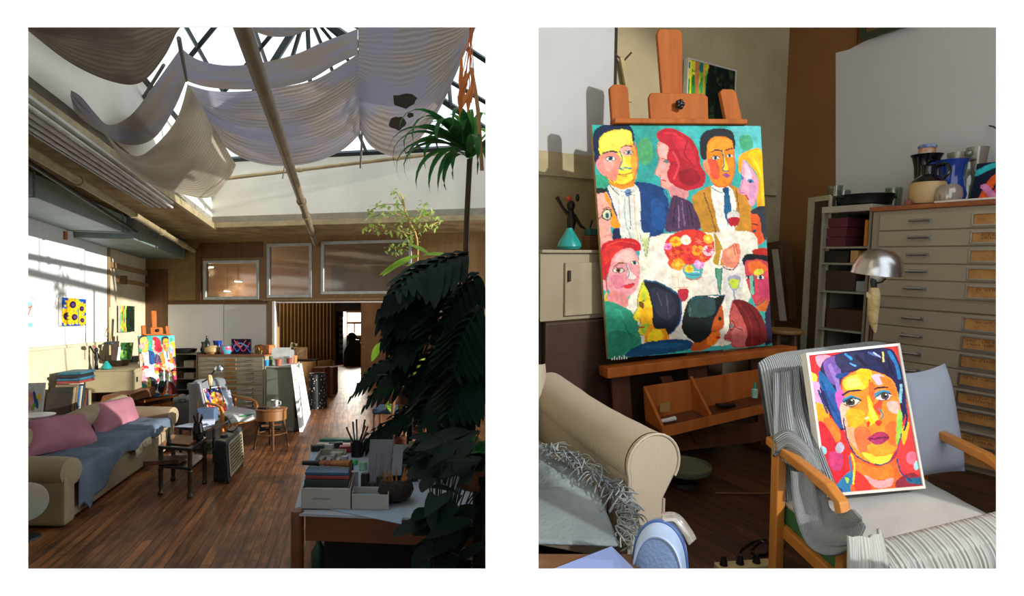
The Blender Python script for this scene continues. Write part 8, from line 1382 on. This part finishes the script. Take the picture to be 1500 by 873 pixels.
def strap(q, c, az, el, L, w, droop):
    d = V((math.cos(az), math.sin(az), 0)); pts, ws = [], []; p = V(c); n = 11
    for i in range(n + 1):
        t = i / n; a_ = el - droop * t * t; pts.append(p.copy()); p = p + (d * math.cos(a_) + V((0, 0, math.sin(a_)))) * (L / n); ws.append(w * max(.04, min(1, .45 + 1.6 * t) * (1 - t ** 2.2)))
    q.ribbon(pts, ws, fold=.25)
def lobed(q, base, d, L, W, droop=.6, lobes=7, up=V((0, 0, 1))):
    """deeply cut leaf: a midrib with pairs of drooping finger lobes"""
    d = V(d).normalized(); sd = d.cross(up).normalized(); p = V(base); n = lobes * 2; pts = []
    for i in range(n + 1):
        t = i / n; pts.append(p.copy()); p = p + (d * (1 - .4 * t) + V((0, 0, -droop * t))).normalized() * L / n
    q.ribbon(pts, [W * .12] * len(pts), fold=.2)
    for i in range(1, lobes + 1):
        t = i / (lobes + .5); o = pts[min(int(t * n), n)]; l = W * math.sin(min(1, t + .18) * PI * .86) * random.uniform(.85, 1.1)
        for s_ in (-1, 1):
            dd_ = (sd * s_ * 1.0 + d * .55 + V((0, 0, -.12))).normalized(); pp_ = [o, o + dd_ * l * .33 + V((0, 0, .0)), o + dd_ * l * .66 + V((0, 0, -.06 * l / .2 * droop)), o + dd_ * l + V((0, 0, -.22 * l / .2 * droop * .5))]
            q.ribbon(cr(pp_, 2), [l * .10, l * .15, l * .17, l * .17, l * .14, l * .09, l * .01], up=up, fold=.15)
def oval(q, base, d, L, w, up=(0, 0, 1), droop=.4):
    d = V(d).normalized(); p = V(base); pts, ws = [], []
    for i in range(6):
        t = i / 5; pts.append(p.copy()); ws.append(max(.02 * w, w * math.sin(PI * min(.97, .06 + t * .93)) ** .8)); p = p + (d + V((0, 0, -droop * t))).normalized() * L / 5
    q.ribbon(pts, ws, up=up, fold=.12)
def frond(q, base, d, L, w, droop=.8):
    d = V(d).normalized(); p = V(base); n = 22; pts = []
    for i in range(n + 1):
        t = i / n; pts.append(p.copy()); p = p + (d + V((0, 0, .2 - droop * t))).normalized() * L / n
    q.tube(pts[::2], .004, 4)
    for i in range(2, n):
        t = i / n; tg = (pts[i + 1] - pts[i - 1]).normalized(); sd = tg.cross(V((0, 0, 1))).normalized(); l = w * math.sin(PI * (t * .9 + .1)) ** .7
        for s_ in (-1, 1): e = pts[i] + (sd * s_ + tg * .35 + V((0, 0, -.12))).normalized() * l; q.ribbon([pts[i], lerp(pts[i], e, .5), e], [.010, .012, .002])
random.seed(77)
# tall dracaena, top right
c = P(688, 226, 5.65); g0 = V((c.x - .02, c.y + .0, 0)); t = thing('dracaena', 'tall dracaena with a crown of drooping strap leaves below the glass roof', 'plant', g0); pot(g0, .2, .34, t)
q = MB(); q.tube(cr([g0 + V((0, 0, .3)), g0 + V((.03, 0, 1.2)), g0 + V((-.02, 0, 2.4)), c + V((0, 0, -.05))], 5), .028, 9); q.build('trunk', m_stem, t, smooth=True)
for lo_, hi_, el0, dr0, L0, nm in ((0, 14, 1.1, 2.4, .62, m_drac), (14, 40, .5, 3.0, .98, m_phil2)):
    q = MB()
    for i in range(lo_, hi_):
        az = i * 2.399; 
        if math.cos(az) > .5 and i % 2: az += PI
        strap(q, c + V((random.uniform(-.02, .02), 0, random.uniform(-.04, .05))), az, el0 + random.uniform(-.25, .25), L0 * random.uniform(.8, 1.08), .05, dr0 * random.uniform(.8, 1.1))
    q.v = [V((min(v.x, -.035), v.y, v.z)) for v in q.v]; q.build('leaves', nm, t, smooth='all')
# dried hanging stems at the top right edge
p = P(694, 45, 4.9); t = thing('dried_plant', 'dried orange hanging plant at the upper right edge below the glass', 'plant', p); q = MB()
for i in range(9):
    a_ = [p + V((random.uniform(-.05, .02), 0, .3)), p + V((random.uniform(-.07, .0), 0, 0)), p + V((random.uniform(-.14, 0.0), random.uniform(-.05, .05), -.25 - random.random() * .3)), p + V((random.uniform(-.16, -.0), 0, -.5 - random.random() * .25))]; q.tube(cr(a_, 4), .004, 5); q.ribbon([a_[2], lerp(a_[2], a_[3], .5), a_[3]], [.01, .022, .002], up=(0, -1, .2))
q.build('stems', leafmat('dry_orange', '#b86a3c', '#d08a50', .7, .3), t); cord([P(690, 100, 5.1), P(700, 160, 5.1), P(706, 250, 5.2)], .018, 'pale bare vine stem hanging at the right edge of the left picture', mat('pale_vine', '#b08a58', .7))
# weeping fig branches against the skylight wall
g0 = V((-1.5, 8.2, 0)); t = thing('weeping_fig', 'thin weeping fig with sparse pale leaves in front of the upper windows', 'plant', g0); pot(g0, .18, .3, t); q = MB(); ql = MB()
tr0 = P(612, 366, 8.0); q.tube(cr([g0 + V((0, 0, .25)), g0 + V((.05, 0, 1.5)), tr0, P(596, 318, 8.0), P(588, 285, 8.0)], 6), .014, 7)
for pts_ in ([(606, 345), (585, 338), (560, 336), (540, 330)], [(600, 325), (590, 300), (580, 280)], [(603, 335), (615, 315), (622, 300)], [(607, 350), (590, 362), (572, 364)], [(596, 318), (570, 312), (545, 318)], [(605, 338), (628, 332), (642, 325)], [(592, 300), (560, 300), (538, 312)], [(600, 320), (618, 318), (632, 310)]):
    pp_ = cr([P(x, y, 8.0 + random.uniform(-.25, .25)) for x, y in pts_], 4); q.tube(pp_, .005, 5)
    for pt in pp_[1:]:
        for k in range(5): dd_ = V((random.uniform(-1, 1), random.uniform(-1, 1), random.uniform(-.9, .4))); oval(ql, pt + V((random.uniform(-.07, .07), random.uniform(-.07, .07), random.uniform(-.06, .08))), dd_, .075, .017)
q.build('branches', mat('fig_stem', '#b08a4a', .7), t, smooth=True); ql.build('leaves', m_fig, t)
# huge dark philodendron filling the right middle
g0 = V((-.9, 6.1, 0)); t = thing('philodendron', 'huge dark philodendron with deeply cut leaves filling the middle right of the left picture', 'plant', g0); pot(g0, .26, .4, t)
crown = P(668, 470, 5.3); qs = MB(); qs.tube(cr([g0 + V((0, 0, .3)), g0 + V((.1, 0, 1.0)), crown], 6), .05, 10); leaves = [MB() for _ in range(2)]
LV = [(650, 385, 4.6, (-1, .2, -.3), .56, .34), (612, 440, 4.9, (-.9, 0, -.6), .46, .28), (625, 410, 4.7, (-1, 0, -.45), .52, .32), (660, 380, 4.5, (-.5, -.5, -.1), .6, .34), (690, 420, 4.5, (-.4, -.5, -.4), .6, .34), (640, 450, 4.7, (-.7, -.3, -.5), .6, .3), (625, 480, 5.0, (-.8, 0, -.6), .46, .26), (590, 520, 5.4, (-1, 0, -.25), .52, .2), (625, 550, 5.2, (-1, -.1, -.1), .66, .2), (650, 500, 4.8, (-.6, -.4, -.6), .55, .3), (690, 480, 4.6, (-.4, -.5, -.6), .5, .3), (640, 580, 4.9, (-1, -.1, -.3), .66, .24), (600, 610, 5.0, (-.9, -.1, -.25), .6, .2), (685, 370, 4.4, (-.7, -.4, -.2), .62, .34), (700, 400, 4.3, (-.5, -.4, -.5), .5, .3), (620, 520, 4.9, (-.8, 0, -.3), .6, .24), (605, 415, 5.0, (-.6, 0, -.8), .42, .26), (612, 455, 4.9, (-.8, 0, -.6), .4, .26), (655, 420, 4.7, (-.8, -.2, -.3), .6, .3), (620, 395, 4.6, (-1, .1, -.5), .5, .26), (575, 545, 5.6, (-1, 0, -.2), .5, .16), (700, 450, 4.1, (-.4, -.4, -.7), .5, .3), (705, 520, 4.1, (-.5, -.4, -.6), .5, .28), (670, 540, 4.4, (-.6, -.3, -.5), .5, .3), (690, 610, 4.2, (-.6, -.3, -.4), .5, .26), (620, 470, 4.8, (-.7, 0, -.8), .5, .28), (665, 620, 4.5, (-.7, -.3, -.3), .55, .26), (700, 560, 4.3, (-.5, -.4, -.5), .5, .26), (640, 650, 4.4, (-.8, -.2, -.2), .55, .24)]
for i, (x, y, Y, d_, L, Wd) in enumerate(LV):
    b = P(x, y, Y); b.x = min(b.x, -.05); lobed(leaves[i % 2], b, d_, L, Wd, droop=.75, lobes=8, up=V((random.uniform(-.2, .2), -.45, 1)).normalized()); qs.tube(cr([crown + V((random.uniform(-.05, .03), 0, random.uniform(-.3, .1))), lerp(crown, b, .5) + V((0, 0, .15)), b], 5), .010, 6)
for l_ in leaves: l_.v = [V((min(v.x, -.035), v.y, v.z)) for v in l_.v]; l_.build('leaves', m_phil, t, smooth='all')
qs.v = [V((min(v.x, -.035), v.y, v.z)) for v in qs.v]; qs.build('stems', mat('dark_stem', '#1c2418', .7), t, smooth=True)
# broad lime leaf and leafy climber behind
g0 = V((-.9, 6.6, 0)); t = thing('rubber_plant', 'lit plant with long lime-green leaves behind the dark philodendron', 'plant', g0); pot(g0, .2, .35, t); q = MB(); q.tube(cr([g0 + V((0, 0, .3)), g0 + V((0, 0, 1.4)), P(630, 385, 6.5)], 5), .02, 8); q.build('stem', m_stem, t, smooth=True); q = MB()
for (x, y, d_, L, w_) in [(600, 382, (-1, -.2, -.35), .36, .055), (615, 375, (-1, -.1, -.2), .34, .05), (585, 388, (-1, 0, -.5), .22, .05), (640, 388, (-.9, -.2, .1), .34, .05), (650, 400, (-1, 0, -.1), .4, .05), (628, 372, (-.6, 0, .4), .25, .04), (660, 375, (-1, 0, .2), .3, .045), (648, 420, (-.8, 0, -.5), .3, .05), (560, 500, (-.5, 0, -.8), .25, .06), (606, 520, (.2, 0, -.9), .3, .07)]: oval(q, P(x, y, 6.4), d_, L, w_, up=(0, -.6, 1))
q.build('leaves', m_lime, t, smooth='all')
g0 = V((-1.35, 9.0, 0)); t = thing('leafy_shrub', 'sunlit bright green bushy plant low behind the big dark leaves', 'plant', g0); pot(g0, .2, .3, t); q = MB(); qq = MB()
for i in range(230): an = random.random() * 6.28; r_ = random.random() ** .6 * .62; b = g0 + V((math.cos(an) * r_, math.sin(an) * r_ * .7, .55 + random.random() * .85)); b.x = min(b.x, -.1); oval(q, b, (random.uniform(-1, 1), random.uniform(-1, 1), random.uniform(-.8, .5)), .14, .045)
for i in range(14): an = i * .45; qq.tube([g0 + V((0, 0, .25)), g0 + V((math.cos(an) * .4, math.sin(an) * .3, .6 + .05 * i))], .008, 5)
q.build('leaves', m_lime, t); qq.build('stems', m_stem, t)
# ferns
for (px, py, Y, lb_, n_, L, s_) in [(690, 575, 5.45, 'arching fern at the right edge halfway down the left picture', 18, .50, 1), (700, 660, 3.2, 'lower fern at the right edge beside the work table', 16, .30, 2), (600, 560, 5.6, 'shaded fern behind the work table', 14, .5, 3)]:
    c = P(px, py, Y); c.x = min(c.x, -.16); g0 = V((c.x, c.y, 0)); t = thing('fern', lb_, 'plant', g0); q = MB(); q.lathe([(.12, 0), (.10, .02), (.03, .05), (.03, c.z - .22), (.10, c.z - .20)], g0, n=16); q.build('stand', m_dark, t, smooth=True); q = MB(); q.lathe([(.09, 0), (.13, .15), (.11, .15)], g0 + V((0, 0, c.z - .2)), n=20); q.build('pot', m_terra, t, smooth=True); q = MB(); random.seed(s_)
    for i in range(n_): an = i * 2.399; frond(q, c + V((0, 0, -.05)), (math.cos(an), math.sin(an), .55), L * random.uniform(.7, 1.1), .075)
    q.v = [V((min(v.x, -.035), v.y, v.z)) for v in q.v]; q.build('fronds', m_fern, t)
# broad dark leaves in the lower right corner
g0 = V((-.42, 3.1, 0)); t = thing('broad_leaf_plant', 'dark broad-leaved plant filling the bottom right corner of the left picture', 'plant', g0); pot(g0, .17, .3, t); q = MB(); qq = MB(); random.seed(44)
for (x, y, Y) in [(x, y, random.uniform(2.65, 3.25)) for x in range(636, 712, 14) for y in range(640, 840, 26)]:
    b = P(x + random.uniform(-9, 9), y + random.uniform(-9, 9), Y); b.x = min(b.x, -.08); oval(q, b, (random.uniform(-1, .3), random.uniform(-.8, -.1), random.uniform(-.5, .3)), random.uniform(.14, .24), random.uniform(.03, .052), up=(random.uniform(-.3, .3), -.7, 1)); qq.tube(cr([g0 + V((0, 0, .28)), lerp(g0 + V((0, 0, .6)), b, .6), b], 3), .005, 4)
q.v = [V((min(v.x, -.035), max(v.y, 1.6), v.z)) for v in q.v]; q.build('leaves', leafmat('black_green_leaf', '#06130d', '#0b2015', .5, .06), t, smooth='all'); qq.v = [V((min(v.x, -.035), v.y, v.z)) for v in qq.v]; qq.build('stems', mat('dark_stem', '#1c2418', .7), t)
g0 = V((-.62, 5.7, 0)); t = thing('spiky_plant', 'dark plant of pointed narrow leaves behind the work table at the right', 'plant', g0); pot(g0, .16, .3, t); q = MB(); c = P(655, 600, 5.7); 
for i in range(34): strap(q, c + V((0, 0, random.uniform(-.3, .1))), i * 2.399, random.uniform(.2, 1.2), random.uniform(.35, .55), .022, random.uniform(.6, 1.5))
q.v = [V((min(v.x, -.035), v.y, v.z)) for v in q.v]; q.build('leaves', m_phil, t, smooth='all'); q = MB(); q.tube([g0 + V((0, 0, .28)), c], .025, 8); q.build('trunk', m_stem, t)
# ------------------------------------------------------------------ the right studio, built level, is set to its pitch as one rigid body
for o in B_ROOTS:
    o.matrix_world = MT @ (Matrix.Translation(o.location) @ o.rotation_euler.to_matrix().to_4x4() @ Matrix.Diagonal((*o.scale, 1)))
bpy.context.view_layer.update()
